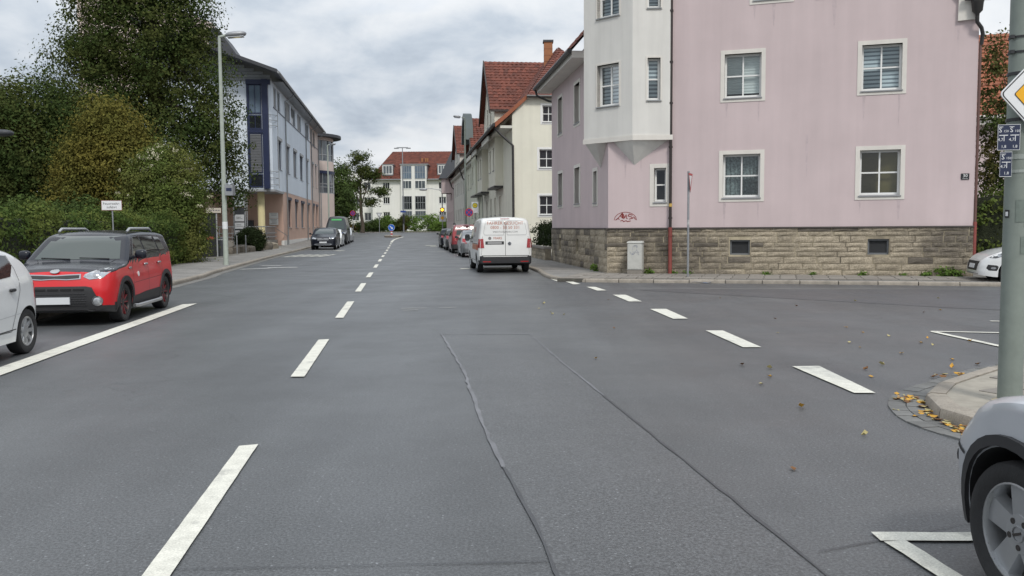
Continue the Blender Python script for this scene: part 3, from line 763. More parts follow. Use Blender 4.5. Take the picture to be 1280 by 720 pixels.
def lay(fn, rz, length, holes, heights, lens, seed, top_dark=0.3):
    g = random.Random(seed); z = .09
    for ci, h in enumerate(heights):
        s = -.04 + g.uniform(-.25, 0)
        while s < length:
            L = g.uniform(*lens); a, b_ = max(s, -.04), min(s + L, length); s += L
            cuts = [(a, b_)]
            for (h0, h1, v0, v1) in holes:
                if z + h > v0 - .02 and z < v1 + .02:
                    cuts = [q for p, r in cuts for q in ((p, min(r, h0 - .015)), (max(p, h1 + .015), r)) if q[1] - q[0] > .06]
            for p, r in cuts:
                if r - p < .06: continue
                c = fn((p + r) / 2, -.03, z + h / 2)
                dk = g.random() < (top_dark if ci >= len(heights) - 1 else .05)
                o = O('stone', plinth, Vector(c) - HO, rz, (st_dk if dk else st_me)[g.randrange(4 if dk else 10)])
                o.scale = ((r - p) - g.uniform(.014, .026), 1, h - g.uniform(.012, .022))
        z += h
lay(FR, math.atan2(-3.2, 10.1), LL - .06, cell_f, [.17, .19, .20, .15, .14, .14, .19, .13, .12], (.28, 1.0), 3)
lay(LW, math.atan2(-1, .12), 10.85, cell_l, [.24, .25, .24, .22, .24, .22], (.4, .95), 9)
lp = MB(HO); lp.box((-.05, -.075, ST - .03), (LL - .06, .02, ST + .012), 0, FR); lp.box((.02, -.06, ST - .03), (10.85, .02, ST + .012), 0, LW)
lp.obj('drip_ledge', mat('ledge_shadow', (0.07, 0.06, 0.055), rough=.8), house)  # drip profile; its dark colour also paints in the shadow line
for fn, cs in ((FR, cell_f), (LW, cell_l)):
    for (a, b_, c, d) in cs:
        p = MB(HO); p.poly(rect(a, b_, c, d), [rect(a + .05, b_ - .05, c + .05, d - .05)], lambda u, v, e: fn(u, .06 + e, v), rev=.05)
        cw = p.obj('cellar_window', mat('cellar_frame', (.16, .17, .18), rough=.5, metal=.4), house)
        p = MB(HO)
        for i in range(12):
            z = c + .05 + (d - c - .1) * i / 12
            p.hexa([fn(a + .05, .085, z), fn(b_ - .05, .085, z), fn(b_ - .05, .11, z + .02), fn(a + .05, .11, z + .02), fn(a + .05, .085, z + .012), fn(b_ - .05, .085, z + .012), fn(b_ - .05, .11, z + .032), fn(a + .05, .11, z + .032)])
        p.quad([fn(a, .14, c), fn(b_, .14, c), fn(b_, .14, d), fn(a, .14, d)])
        p.obj('mesh_screen', mat('cellar_mesh', (.035, .037, .04), rough=.6), cw)
# oriel bay on the corner
P0, P1, P2 = Vector((2.38, 28.45, 0)), Vector((3.77, 27.1, 0)), Vector((4.99, 27.06, 0))
Pa, Pb = Vector((5.0, 27.35, 0)), Vector((3.1, 28.8, 0))
OZ0, OZ1 = 4.42, 10.4
ob = MB(HO)
def face_fn(p, q):
    e = (q - p).normalized(); n = Vector((-e.y, e.x, 0))
    return (lambda s, d, z: tuple(p + e * s + n * d + Vector((0, 0, z)))), (q - p).length
fa, la = face_fn(P0, P1); fb, lb = face_fn(P1, P2)
wa = [(.55, 1.42, 5.42, 6.72), (.55, 1.42, 8.2, 9.4)]; wc = [(.46, .86, 5.5, 6.78), (.46, .86, 8.3, 9.4)]
ob.poly(rect(0, la, OZ0, OZ1), [rect(*w) for w in wa], lambda a, c, d: fa(a, d, c), rev=.24)
ob.poly(rect(0, lb, OZ0, OZ1), [rect(*w) for w in wc], lambda a, c, d: fb(a, d, c), rev=.24)
z_ = lambda p, z: (p.x, p.y, z)
ob.quad([z_(P2, OZ0), z_(Pa, OZ0), z_(Pa, OZ1), z_(P2, OZ1)]); ob.quad([z_(Pb, OZ0), z_(P0, OZ0), z_(P0, OZ1), z_(Pb, OZ1)])
ob.quad([z_(p, OZ0) for p in (P0, P1, P2, Pa, Pb)]); ob.quad([z_(p, OZ1) for p in (P0, P1, P2, Pa, Pb)])
ob.obj('oriel', M_ivory, house)
mo = MB(HO)
def grow(p, k):
    c = Vector((3.7, 28.1, 0)); return p + (p - c).normalized() * k
R0, R1 = [grow(p, .035) for p in (P0, P1, P2)], [grow(p, -.1) for p in (P0, P1, P2)]
for i in range(2): mo.hexa([z_(R0[i], 4.27), z_(R0[i + 1], 4.27), z_(R1[i + 1], 4.27), z_(R1[i], 4.27), z_(R0[i], 4.425), z_(R0[i + 1], 4.425), z_(R1[i + 1], 4.425), z_(R1[i], 4.425)])
mo.quad([z_(p, 4.29) for p in (P0, P1, P2, Pa, Pb)])
mo.obj('oriel_moulding', M_trim, house)
for tip, top in ((LW(1.07, .02, 3.5), [LW(.25, .02, 4.28), (2.75, 28.05, 4.28), (2.42, 28.42, 4.28), LW(1.6, .02, 4.28)]), (FR(.84, .02, 3.5), [FR(.15, .02, 4.28), (3.55, 27.32, 4.28), z_(P1, 4.28), (4.3, 27.12, 4.28), FR(1.92, .02, 4.28)])):
    p = MB(HO); n = len(top); p.add([tip] + top, [(0, 1 + i, 1 + (i + 1) % n) for i in range(n)] + [tuple(range(1, n + 1))]); p.obj('console', M_ivory, house)
for w in wa: window(house, fa, *w, pm=M_glass, back=lambda *a: zebra(*a, dep=.3), rev=.17, pane_parts=True, surround=.05, sm=M_trim)
for w in wc: window(house, fb, *w, nv=1, pm=M_glass, back=lambda *a: zebra(*a, n=10, light=.5, dep=.05), rev=.17, pane_parts=True, surround=.05, sm=M_trim)
# roof
up = lambda p, z: Vector((p[0], p[1], z))
eL0 = up(LW(3.0, -.62, 0), 7.78); rg0 = up(FR(RS, -.22, 0), RZ); eR0 = up(FR(LL - .02, -.04, 0), 7.62)
D = LWd * 11.3; DL = LWd * 8.2
rb = MB(HO); tiles(rb, eL0, eL0 + DL, rg0 + D, rg0, .3, .36); rb.obj('tile_field', M_tile, house).__setitem__('kind', 'stuff')
rb = MB(HO); rb.quad([eR0, eR0 + D, rg0 + D, rg0 + Vector((0, 0, -.1))]); rb.quad([eL0 - Vector((0, 0, .06)), eL0 + DL - Vector((0, 0, .06)), rg0 + D - Vector((0, 0, .06)), rg0 - Vector((0, 0, .06))]); rb.obj('roof', M_tile, house)
sf = MB(HO); sf.hexa([LW(3, 0.02, 7.5), LW(11.25, 0.02, 7.5), LW(11.25, -.6, 7.5), LW(3, -.6, 7.5), LW(3, 0.02, 7.74), LW(11.25, 0.02, 7.74), LW(11.25, -.6, 7.74), LW(3, -.6, 7.74)])
sf.obj('soffit', M_trim, house)
gt = MB(HO); gt.tube([LW(2.9, -.70, 7.72), LW(11.3, -.70, 7.70)], .085, 8); gt.tube([LW(11.2, -.68, 7.66), LW(11.2, -.6, 7.4), LW(11.05, -.1, 7.15), LW(10.95, .1, 7.1)], .05, 8); gt.obj('gutter', M_gutter_dark, house)
vg = MB(HO)
for p, q in ((rg0, rg0.lerp(eR0, .8)),):
    p, q = Vector(p), Vector(q); vg.hexa([p - Vector((0, .06, .22)), q - Vector((0, .06, .22)), q + Vector((0, .06, -.22)), p + Vector((0, .06, -.22)), p - Vector((0, .06, -.03)), q - Vector((0, .06, -.03)), q + Vector((0, .06, .03)), p + Vector((0, .06, .03))])
vg.obj('verge_board', M_trim, house)
br = MB(HO); poly = [(9.70, 8.22), (9.97, 7.87), (9.96, 7.29), (10.5, 7.31), (10.5, 8.0), (10.2, 8.6)]
br.prism([FR(a, -.09, c) for a, c in poly], Vector(FR(0, .3, 0)) - Vector(FR(0, 0, 0))); br.obj('eave_return', M_trim, house)
hp = MB(HO); c = Vector(FR(10.42, -.2, 0))
hp.lathe([(.04, 7.28), (.06, 7.42), (.135, 7.50), (.155, 7.72), (.165, 7.74), (.165, 7.80), (.02, 7.80)], (c.x, c.y, 0), 'z', 12)
hp.tube([FR(10.1, -.24, 7.88), FR(10.75, -.2, 7.86)], .09, 8)
hp.tube([FR(10.42, -.2, 7.35), FR(10.43, -.19, 7.2), FR(10.55, -.12, 7.05), FR(10.6, -.05, 6.9), FR(10.58, -.0, 6.6)], .055, 8)
hp.obj('rain_hopper', M_gutter_dark, house, smooth=50)
dp = MB(HO); dp.tube([FR(10.56, .0, 6.65), FR(10.56, .0, 1.65)], .04, 8); dp.obj('downpipe', mat('pipe_brownish', (.12, .06, .05), rough=.5), house, smooth=50)
dp = MB(HO); dp.tube([FR(10.56, .0, 1.66), FR(10.56, .0, .3)], .05, 8); dp.obj('red_standpipe', M_pipe_red, house, smooth=50)
dp = MB(HO); dp.tube([FR(1.99, -.11, 11), FR(1.99, -.11, ST)], .047, 10)
for z in (1.85, 4.05, 5.4, 6.65, 8.2): dp.lathe([(.047, -.03), (.062, -.03), (.062, .03), (.047, .03)], FR(1.99, -.11, z), 'z', 10)
dp.obj('downpipe', M_pipe_dark, house, smooth=50)
dp = MB(HO); dp.tube([FR(1.99, -.12, ST + .02), FR(1.99, -.12, .1)], .062, 10); dp.lathe([(.062, -.02), (.072, -.02), (.072, .02), (.062, .02)], FR(1.99, -.12, 1.3), 'z', 10); dp.obj('red_standpipe', M_pipe_red, house, smooth=50)
st = MB(HO); st.lathe([(.0495, -.05), (.0505, -.04), (.0505, .04), (.0495, .05)], FR(1.99, -.11, 2.25), 'z', 10); st.obj('sticker', mat('sticker_yellow', (.5, .33, .08), rough=.6), house)
nb = MB(HO); nb.box((10.165, -.02, 2.86), (10.375, -.002, 3.03), 0, FR); n_o = nb.obj('number_plate', mat('plate_black', (.015, .016, .02), rough=.3), house)
nb = MB(HO); put_text(nb, '30', .13, lambda x, y: FR(10.27 + x, -.024, 2.965 + y)); nb.box((10.2, -.0235, 2.885), (10.34, -.022, 2.892), 0, FR); nb.obj('house_number', M_white, n_o)
# red spray tag
gf = MB(HO)
def spray(pts, r=.013):
    P = [FR(a, -.004, c) for a, c in pts]
    for i in range(len(P) - 1):
        a, c = Vector(P[i]), Vector(P[i + 1]); t = (c - a).normalized(); n = Vector((t.z * EF.x, t.z * EF.y, -(t.x * EF.x + t.y * EF.y))) * r
        gf.quad([a + n - t * r * .5, c + n + t * r * .5, c - n + t * r * .5, a - n - t * r * .5])
spray([(.20 + .355 * (1 - math.cos(t)), 1.80 + .25 * math.sin(t)) for t in [PI * i / 14 for i in range(15)]], .009)
for q in ([(.28, 1.82), (.36, 1.9), (.44, 2.0), (.47, 1.86), (.40, 1.93), (.46, 2.03), (.5, 1.84)], [(.5, 1.98), (.53, 1.86), (.58, 1.97), (.6, 1.85), (.62, 1.84)], [(.78, 1.95), (.68, 1.99), (.64, 1.93), (.74, 1.9), (.8, 1.86), (.68, 1.83)],
          [(.4, 1.77), (.46, 1.79), (.5, 1.75), (.58, 1.78), (.62, 1.75), (.72, 1.77)], [(.44, 2.0), (.48, 1.99), (.46, 1.95)], [(.24, 1.8), (.32, 1.86), (.36, 1.82)], [(.82, 1.9), (.88, 1.82)]): spray(q)
gf.obj('graffiti', mat('spray_red', (.24, .035, .03), rough=.7), house)

stn = mat('stain_pink', (0.485, 0.40, 0.408), rough=0.9, var=0.15, vs=5)
rs_ = random.Random(14)
for (a, z, L, wd) in ((3.62, 2.3, .75, .05), (4.62, 2.28, .5, .035), (7.5, 2.3, .4, .03), (8.55, 2.3, .62, .05), (3.66, 5.33, .45, .04), (4.6, 5.33, .6, .03), (7.55, 5.34, .7, .045), (8.5, 5.34, .9, .04), (5.0, 8.2, .7, .06), (4.45, 8.2, .45, .04), (6.7, 8.2, .9, .07), (9.99, 7.27, .6, .05), (6.0, 4.3, 1.3, .05), (1.05, 4.2, .9, .04), (.55, 4.1, 1.1, .06), (1.35, 3.6, 1.3, .03)):
    b = MB(HO); n = 8; vs = []
    for i in range(n + 1):
        t = i / n; w = wd * 2.0 * (1 - t) ** .7 * rs_.uniform(.7, 1.1) * .5; c = a + rs_.uniform(-.006, .006)
        vs += [FR(c - w, -.0025, z - L * t), FR(c + w, -.0025, z - L * t)]
    b.add(vs, [(2 * i, 2 * i + 1, 2 * i + 3, 2 * i + 2) for i in range(n)]); b.obj('water_stain', stn, house)

# ---- terraced houses up the street
RF = frame((0.08, 50), (-0.125, 1), flip=True)
def gab(fn, mb, pts, ext, mi=0): mb.prism([fn(*p) for p in pts], ext, mi)
def row_house(label, s0, s1, wallm, gf, f1, bays, dormer, org_s, gable_wins=(), hip=False, tilem=None, ridge=12.4, dormer_wall=None):
    org = RF(s0, 0, 0)
    t = thing('terraced_house', label, 'house', org, group='terraced houses along the right pavement')
    oz = zr(org[1])
    b = MB(org)
    inbay = lambda s: any(p <= s <= q for p, q, _ in bays)
    holes = [(s - .5, s + .5, 2.42, 3.6) for s in gf] + [(s - .48, s + .48, 5.2, 6.6) for s in f1 if not inbay(s)]
    b.poly(rect(s0, s1, -.3, 7.9), [rect(*h) for h in holes], lambda a, c, d: RF(a, d, c), rev=.22)
    for p, q, zb in bays:
        bh = [(s - .48, s + .48, 5.2, 6.6) for s in f1 if p < s < q]
        b.poly(rect(p, q, zb, 7.25), [rect(*h) for h in bh], lambda a, c, d: RF(a, d - .5, c), rev=.22)
        for s in (p, q): b.quad([RF(s, -.5, zb), RF(s, 0.01, zb), RF(s, 0.01, 7.25), RF(s, -.5, 7.25)])
        b.quad([RF(p, -.5, zb), RF(q, -.5, zb), RF(q, 0, zb), RF(p, 0, zb)])
    # end wall towards the viewer
    ew = [(0, -.3), (7.8, -.3), (7.8, 8.1), (6.95, 8.98), (.88, 8.98), (0, 8.05)] if hip else [(0, -.3), (7.8, -.3), (7.8, 8.1), (3.9, ridge - .1), (0, 8.0)]
    b.poly(ew, [rect(*g) for g in gable_wins], lambda a, c, d: RF(s0 + d, a, c), rev=.2)
    b.quad([RF(s1, 0, 0), RF(s1, 7.8, 0), RF(s1, 7.8, 8.1), RF(s1, 3.9, ridge - .1), RF(s1, 0, 8)])
    b.obj('wall', wallm, t)
    for h in holes: window(t, RF, *h, rev=.14, nv=2, nh=1, pm=M_pane_dark)
    for p, q, zb in bays:
        for s in f1:
            if p < s < q: window(t, lambda a, d, z: RF(a, d - .5, z), s - .48, s + .48, 5.2, 6.6, rev=.14, nv=2, nh=1)
        lb = MB(org); lb.box((p - .06, -.58, zb - .12), (q + .06, 0.0, zb), 0, RF); lb.obj('bay_ledge', M_gutter_dark, t)
    for g in gable_wins: window(t, lambda a, d, z: RF(s0 + d, a, z), *g, rev=.12, surround=.12, nv=2, nh=2, pm=M_pane_dark, sm=M_white)
    # roof
    tm = tilem or M_tile
    rb = MB(org); k0, k1 = s0 - .12, s1 + .02
    hs = 6.8 if hip else 0
    ov = 1.0 if hip else .6
    prof = [(-ov, 8.42 - ov * .95), (.1, 8.42), (.86, 9.1)]
    for (d0, z0), (d1, z1) in zip(prof, prof[1:]): tiles(rb, RF(k0, d0, z0), RF(k1, d0, z0), RF(k1, d1, z1), RF(k0, d1, z1), .32, .36)
    tiles(rb, RF(k0, .86, 9.1), RF(k1, .86, 9.1), RF(k1, 3.9, ridge), RF(k0 + hs, 3.9, ridge), .32, .36)
    if hip: tiles(rb, RF(k0 - .12, 6.95, 9.05), RF(k0 - .12, .84, 9.05), RF(k0 + hs, 3.9, ridge), RF(k0 + hs, 3.9, ridge), .32, .36)
    rb.obj('tile_field', tm, t)['kind'] = 'stuff'
    rb = MB(org); rb.quad([RF(k0 + hs, 3.9, ridge), RF(k1, 3.9, ridge), RF(k1, 8.2, 7.9), RF(k0, 8.2, 7.9)]); rb.quad([RF(k0 + .1, .86, 9.0), RF(k1, .86, 9.0), RF(k1, 3.9, ridge - .1), RF(k0 + .1 + hs, 3.9, ridge - .1)])
    rb.quad([RF(k0 + .1, -ov + .02, 8.37 - ov * .95), RF(k1, -ov + .02, 8.37 - ov * .95), RF(k1, .88, 9.0), RF(k0 + .1, .88, 9.0)])
    rb.obj('roof', tm, t)
    sb = MB(org)
    sb.box((s0 + .02, -ov + .3, 7.25), (s1 - .02, .01, 7.40), 0, RF)
    for p, q, zb in bays: sb.box((p - .12, -.95, 6.98), (q + .12, -.86, 7.3), 0, RF)
    sb.obj('eave_soffit', M_greycream, t)
    gb_ = MB(org); gb_.tube([RF(s0 - .15, -ov - .08, 8.38 - ov * .95), RF(s1, -ov - .08, 8.37 - ov * .95)], .09, 8)
    gb_.tube([RF(s0 + .12, -ov, 7.25 if hip else 7.6), RF(s0 + .1, -ov * .6, 6.85), RF(s0 - .07, -.25, 6.5), RF(s0 - .07, .02, 6.25), RF(s0 - .07, .03, .2)], .07, 8)
    gb_.obj('gutter', M_gutter_dark, t, smooth=50)
    if hip:
        gb_ = MB(org); gb_.tube([RF(k0 - .2, .8, 9.02), RF(k0 - .2, 7.0, 9.02)], .08, 8); gb_.obj('hip_gutter', M_gutter_dark, t)
        vb = MB(org)
        for (d0, z0), (d1, z1) in zip(prof, prof[1:]):
            vb.hexa([RF(k0 - .05, d0, z0 - .2), RF(k0 + .1, d0, z0 - .2), RF(k0 + .1, d1, z1 - .2), RF(k0 - .05, d1, z1 - .2), RF(k0 - .05, d0, z0 + .06), RF(k0 + .1, d0, z0 + .06), RF(k0 + .1, d1, z1 + .06), RF(k0 - .05, d1, z1 + .06)])
        vb.obj('verge_tile', M_tile_bright, t)
    if dormer:
        sa, sc, se, ze, zt = dormer         # left eave, apex, right eave, eave height, apex height
        def dm(z): return .86 + (z - 9.1) * 3.04 / (ridge - 9.1) if z > 9.1 else .86 - (9.1 - z) * 1.0
        b = MB(org)
        dw = [(sc - 1.6, sc - .7, ze - .9, ze + .4), (sc + .5, sc + 1.4, ze - .9, ze + .4)]
        b.poly([(sa, 7.3), (se, 7.3), (se, ze), (sc, zt - .1), (sa, ze)], [rect(*w) for w in dw], lambda a, c, d: RF(a, d - .02, c), rev=.2)
        b.quad([RF(sa, -.02, 7.3), RF(sa, dm(ze) + .3, 7.3), RF(sa, dm(ze) + .3, ze), RF(sa, -.02, ze)])
        b.obj('dormer_wall', dormer_wall or wallm, t)
        for w in dw: window(t, lambda a, d, z: RF(a, d - .02, z), *w, rev=.14, nh=1)
        rb = MB(org); ap = max(dm(zt), 3.9)
        tiles(rb, RF(sa - .25, -.35, ze - .25), RF(sa - .25, dm(ze - .25) + .15, ze - .25), RF(sc, ap + .1, zt), RF(sc, -.35, zt), .32, .34)
        rb.obj('dormer_tile_field', tm, t)['kind'] = 'stuff'
        rb = MB(org); rb.quad([RF(se + .25, -.35, ze - .25), RF(se + .25, dm(ze) + .15, ze - .25), RF(sc, ap + .1, zt), RF(sc, -.35, zt)]); rb.quad([RF(sa - .2, -.33, ze - .29), RF(sa - .2, dm(ze), ze - .29), RF(sc, ap, zt - .06), RF(sc, -.33, zt - .06)])
        rb.obj('dormer_roof', tm, t)
        vb = MB(org)
        for sgn, so in ((1, sa - .28), (-1, se + .28)):
            vb.hexa([RF(so, -.42, ze - .48), RF(so, -.34, ze - .48), RF(sc, -.34, zt - .2), RF(sc, -.42, zt - .2), RF(so, -.42, ze - .2), RF(so, -.34, ze - .2), RF(sc, -.34, zt + .08), RF(sc, -.42, zt + .08)])
        vb.box((sa - .3, -.3, ze - .36), (sa - .18, dm(ze), ze - .22), 0, RF)
        vb.obj('dormer_verge', M_wood_trim, t)
    return t
h2 = row_house('cream terraced house with steep tiled half hip, brown chimney and bays, nearest behind the van', 0, 18.8, M_cream, [6.7, 9.7, 12.5, 15.5], [5.7, 7.8, 10.2, 12.7, 14.9, 16.8], [(4.8, 9.0, 4.2), (13.9, 17.9, 4.2)], (9.4, 13.2, 17.0, 9.75, 13.45), 0,
               gable_wins=[(1.55, 2.45, 2.28, 3.4), (1.55, 2.45, 4.98, 6.05), (1.75, 2.5, 7.6, 8.55)], hip=True, ridge=13.2)
cb = MB(h2.location); cx, cy = 2.42, 56.3
cb.box((cx - .27, cy - .3, 8.8), (cx + .27, cy + .3, 13.35)); cb.box((cx - .33, cy - .36, 13.35), (cx + .33, cy + .36, 13.47), 1)
for k in range(11): cb.box((cx - .278, cy - .308, 8.9 + k * .4), (cx + .278, cy + .308, 8.92 + k * .4), 2)
cb.obj('chimney', [mat('chimney_clad', (.30, .12, .05), rough=.7, var=.15, vs=4), M_slate, mat('chimney_joint', (.16, .06, .03), rough=.8)], h2)
h3 = row_house('pale green terraced house with dark metal rounded dormer front, third from the corner', 18.8, 38, M_green, [22, 25.5, 29.5, 33.5], [22.5, 26.9, 30.5, 33.9], [(19.6, 23.8, 4.2)], (26.2, 29.6, 33, 8.75, 11.45), 0, ridge=11.6)
mb_ = MB(h3.location)
for i in range(8):
    a0, a1 = PI * i / 8, PI * (i + 1) / 8
    f = lambda a, r, d: RF(29.6 - 2.6 * r * math.cos(a), d, 9.3 + 2.6 * r * math.sin(a))
    mb_.hexa([f(a0, .8, -.75), f(a1, .8, -.75), f(a1, .8, -.05), f(a0, .8, -.05), f(a0, 1, -.75), f(a1, 1, -.75), f(a1, 1, -.05), f(a0, 1, -.05)])
mb_.obj('rounded_gable', mat('metal_slate', (.07, .085, .085), rough=.45, metal=.4), h3)
h4 = row_house('greyish cream terraced house with tall tiled dormer, fourth from the corner', 38, 57.7, M_greycream, [41, 45, 49, 53], [41, 44.5, 48, 51, 54.2], [], (45.8, 50.5, 55, 9.9, 13.2), 0, ridge=11.8)
h5 = row_house('rose terraced house with dark pointed turret roof, last of the row', 57.7, 77, M_rose, [61, 65, 69, 73], [61, 65, 69, 73], [], None, 0, ridge=11.4)
tb = MB(h5.location)
for q in range(6):
    f = lambda k, r, z: RF(64 + r * math.cos(k * PI / 3), .4 + r * math.sin(k * PI / 3), z)
    tb.quad([f(q, 2.3, 7.9), f(q + 1, 2.3, 7.9), f(q + 1, .25, 11.6), f(q, .25, 11.6)]); tb.quad([f(q, 1.9, 6), f(q + 1, 1.9, 6), f(q + 1, 1.9, 8.0), f(q, 1.9, 8.0)], 1)
tb.obj('turret', [M_slate, M_rose], h5)
# low wall with slabs on top between the two houses, carrying the hedge
lw = thing('garden_wall', 'low stone garden wall under the dark hedge behind the van', 'wall', rd(7.55, 39, 0))
b = MB(lw.location); G = frame(rd(7.55, 39)[:2], (-.125, 1), flip=True)
b.box((0, 0, -.2), (8.8, .28, .6), 0, G); b.obj('wall_core', M_mortar, lw)
cp = MB(); cp.box((-.5, -.5, -.5), (.5, .5, .5)); cpm = cp.mesh('coping_slab', M_slab)
gg = random.Random(4); rzl = math.atan2(-1, .125)
for i in range(9):
    o = O('coping_slab', lw, Vector(G(.5 + i * .97, .14, .645)) - lw.location, rzl, cpm); o.scale = (.955, .40, .09)
for j in range(3):
    s = 0
    while s < 8.8:
        L = gg.uniform(.35, .75); e = min(s + L, 8.8)
        o = O('stone', lw, Vector(G((s + e) / 2, -.0, .2 + j * .2 - .09)) - lw.location, rzl, st_me[gg.randrange(10)]); o.scale = (e - s - .015, 1, .185); s = e
# ---- white apartment block at the end
far = thing('apartment_block', 'white apartment block with red hipped roof and glazed stair bay closing the street', 'building', (-18, 165, 0.8))
FB = lambda s, d, z: (s, 165 + d, z); fo = far.location
cols0 = [(-24.4, -23.1), (-13.8, -12.4), (-9.5, -8.2)]
rowz = [(3.24, 4.58), (6.09, 7.4), (8.87, 10.2)]
b = MB(fo); hl = [(a, c, z0, z1) for a, c in cols0 for z0, z1 in rowz]
b.poly(rect(-26.4, -3, .3, 10.75), [rect(*h) for h in hl], lambda a, c, d: FB(a, d, c), rev=.25)
b.quad([FB(-26.4, 0, .3), FB(-26.4, 12, .3), FB(-26.4, 12, 10.75), FB(-26.4, 0, 10.75)])
b.obj('wall', M_whitewall, far)
for h in hl: window(far, FB, *h, rev=.15, nv=3, nh=1, fw=.09)
b = MB(fo); b.box((-26.4, -.04, .3), (-3, -.005, 1.7), 0, FB); b.obj('plinth', M_grey_metal, far)
rb = MB(fo); tiles(rb, FB(-27.0, -.6, 10.7), FB(-2.6, -.6, 10.7), FB(-2.6, 6, 16.45), FB(-23.2, 6, 16.45), .5, .42, .05, .03); rb.obj('tile_field', M_tile_far, far)['kind'] = 'stuff'
rb = MB(fo); rb.quad([FB(-27, -.6, 10.66), FB(-27, 12.6, 10.66), FB(-23.2, 6, 16.42)]); rb.quad([FB(-27, 12.6, 10.66), FB(-2.6, 12.6, 10.66), FB(-2.6, 6, 16.42), FB(-23.2, 6, 16.42)]); rb.quad([FB(-27, -.58, 10.64), FB(-2.6, -.58, 10.64), FB(-2.6, 6, 16.38), FB(-23.2, 6, 16.38)]); rb.obj('roof', M_tile_far, far)
gb_ = MB(fo); gb_.tube([FB(-27.1, -.7, 10.68), FB(-2.6, -.7, 10.68)], .1, 6); gb_.obj('gutter', M_zinc, far)
bay = MB(fo); bay.box((-20.85, -.9, .5), (-16.0, .0, 13.4), 0, FB)
bay.obj('stair_bay', M_whitewall, far)
BF = lambda s, d, z: FB(s, d - .98, z)
for a, c in ((-20.65, -18.8), (-18.2, -16.2)):
    for z0, z1, nh, pm in ((3.0, 4.75, 2, M_pane_mid), (5.0, 7.55, 2, M_pane_dark), (8.9, 10.45, 1, M_pane_mid), (10.75, 13.25, 2, M_pane_blue)):
        window(far, BF, a, c, z0, z1, rev=.0, nv=4 if nh == 2 else 3, nh=nh, fw=.08, pm=pm, sill=False, fm=M_white if nh == 1 else M_grey_metal)
b = MB(fo); b.box((-21.0, -1.1, 13.4), (-15.6, 4.0, 13.58), 0, FB); b.box((-16.0, -.85, 10.9), (-15.85, 3, 13.4), 0, FB); b.obj('bay_roof', M_zinc, far)
for a, c in ((-24.5, -22.4), (-14.0, -12.1), (-9.6, -8)):
    b = MB(fo); b.box((a, .1, 11.5), (c, 4, 13.55), 0, FB); b.box((a - .12, -.05, 13.5), (c + .12, 4, 13.62), 0, FB); d_ = b.obj('roof_dormer', M_zinc, far)
    window(far, lambda s, d, z: FB(s, d + .04, z), a + .12, c - .12, 11.7, 13.4, rev=0, nv=3, nh=1, fw=.12, pm=M_pane_mid, sill=False)
b = MB(fo)
for x in (-17.2, -16.5, -16.2): b.box((x - .18, 3.4, 13.9), (x + .18, 4.2, 15.0), 0, FB)
b.obj('roof_vent', mat('vent_clay', (.28, .12, .05), rough=.8), far)
b = MB(fo); b.box((-18.5, 2.6, 13.4), (-17.6, 2.75, 14.4), 0, lambda s, d, z: FB(s, d + (z - 13.4) * 1.1, z)); b.obj('skylight', M_pane_blue, far)
b = MB((-31, 172, .8)); g2 = thing('apartment_block', 'pale modern block half hidden behind the locust tree', 'building', (-31, 172, .8))
F2 = lambda s, d, z: (s, 172 + d, z); hl = [(-34 + 2.4 * i, -32.6 + 2.4 * i, 3 + 3 * j, 4.6 + 3 * j) for i in range(4) for j in range(3)]
b.poly(rect(-35, -26.6, .3, 12.6), [rect(*h) for h in hl], lambda a, c, d: F2(a, d, c), rev=.3); b.quad([F2(-26.6, 0, .3), F2(-26.6, 9, .3), F2(-26.6, 9, 12.6), F2(-26.6, 0, 12.6)]); b.quad([F2(-35, 0, 12.6), F2(-26.6, 0, 12.6), F2(-26.6, 9, 12.6), F2(-35, 9, 12.6)])
b.obj('wall', M_whitewall, g2)
for h in hl: window(g2, F2, *h, rev=.2, nv=2, nh=1, fw=.1)
# ---- house behind, at the right edge
nr = thing('neighbour_house', 'pink house with bright red tiled roof behind the slender tree at the right', 'house', (24, 43.5, .1))
NF_ = frame((21.0, 45.5), (1, -.3)); no = nr.location
b = MB(no); hl = [(4.4, 5.4, 4.2, 5.6), (7.5, 8.5, 4.2, 5.6)]
b.poly(rect(0, 13, -.2, 7.2), [rect(*h) for h in hl], lambda a, c, d: NF_(a, d, c), rev=.2); b.quad([NF_(0, 0, 0), NF_(0, 9, 0), NF_(0, 9, 7.2), NF_(0, 4.5, 11.6), NF_(0, 0, 7.2)]); b.obj('wall', M_pink, nr)
for h in hl: window(nr, NF_, *h, surround=.12)
rb = MB(no); tiles(rb, NF_(-.3, -.6, 6.95), NF_(13.4, -.6, 6.95), NF_(13.4, 4.5, 12.0), NF_(3.6, 4.5, 12.0), .34, .40, .06, .05); tiles(rb, NF_(-.3, 9.2, 6.95), NF_(-.3, -.6, 6.95), NF_(3.6, 4.5, 12.0), NF_(3.6, 4.5, 12.0), .34, .4, .06, .05); rb.obj('tile_field', M_tile_bright, nr)['kind'] = 'stuff'
rb = MB(no); rb.quad([NF_(-.3, -.55, 6.9), NF_(13.4, -.55, 6.9), NF_(13.4, 4.5, 11.94), NF_(3.6, 4.5, 11.94)]); rb.quad([NF_(-.3, -.55, 6.9), NF_(-.3, 9.2, 6.9), NF_(3.6, 4.5, 11.94)]); rb.quad([NF_(-.3, 9.2, 6.9), NF_(13.4, 9.2, 6.9), NF_(13.4, 4.5, 11.94), NF_(3.6, 4.5, 11.94)]); rb.obj('roof', M_tile_bright, nr)
rb = MB(no); p, q = Vector(NF_(3.6, 4.5, 12.02)), Vector(NF_(-.3, -.6, 7.0))
for i in range(18): rb.tube([p.lerp(q, i / 18), p.lerp(q, (i + 1.15) / 18) + Vector((0, 0, .03))], [.11, .14], 8)
rb.obj('hip_tile', M_tile_bright, nr)
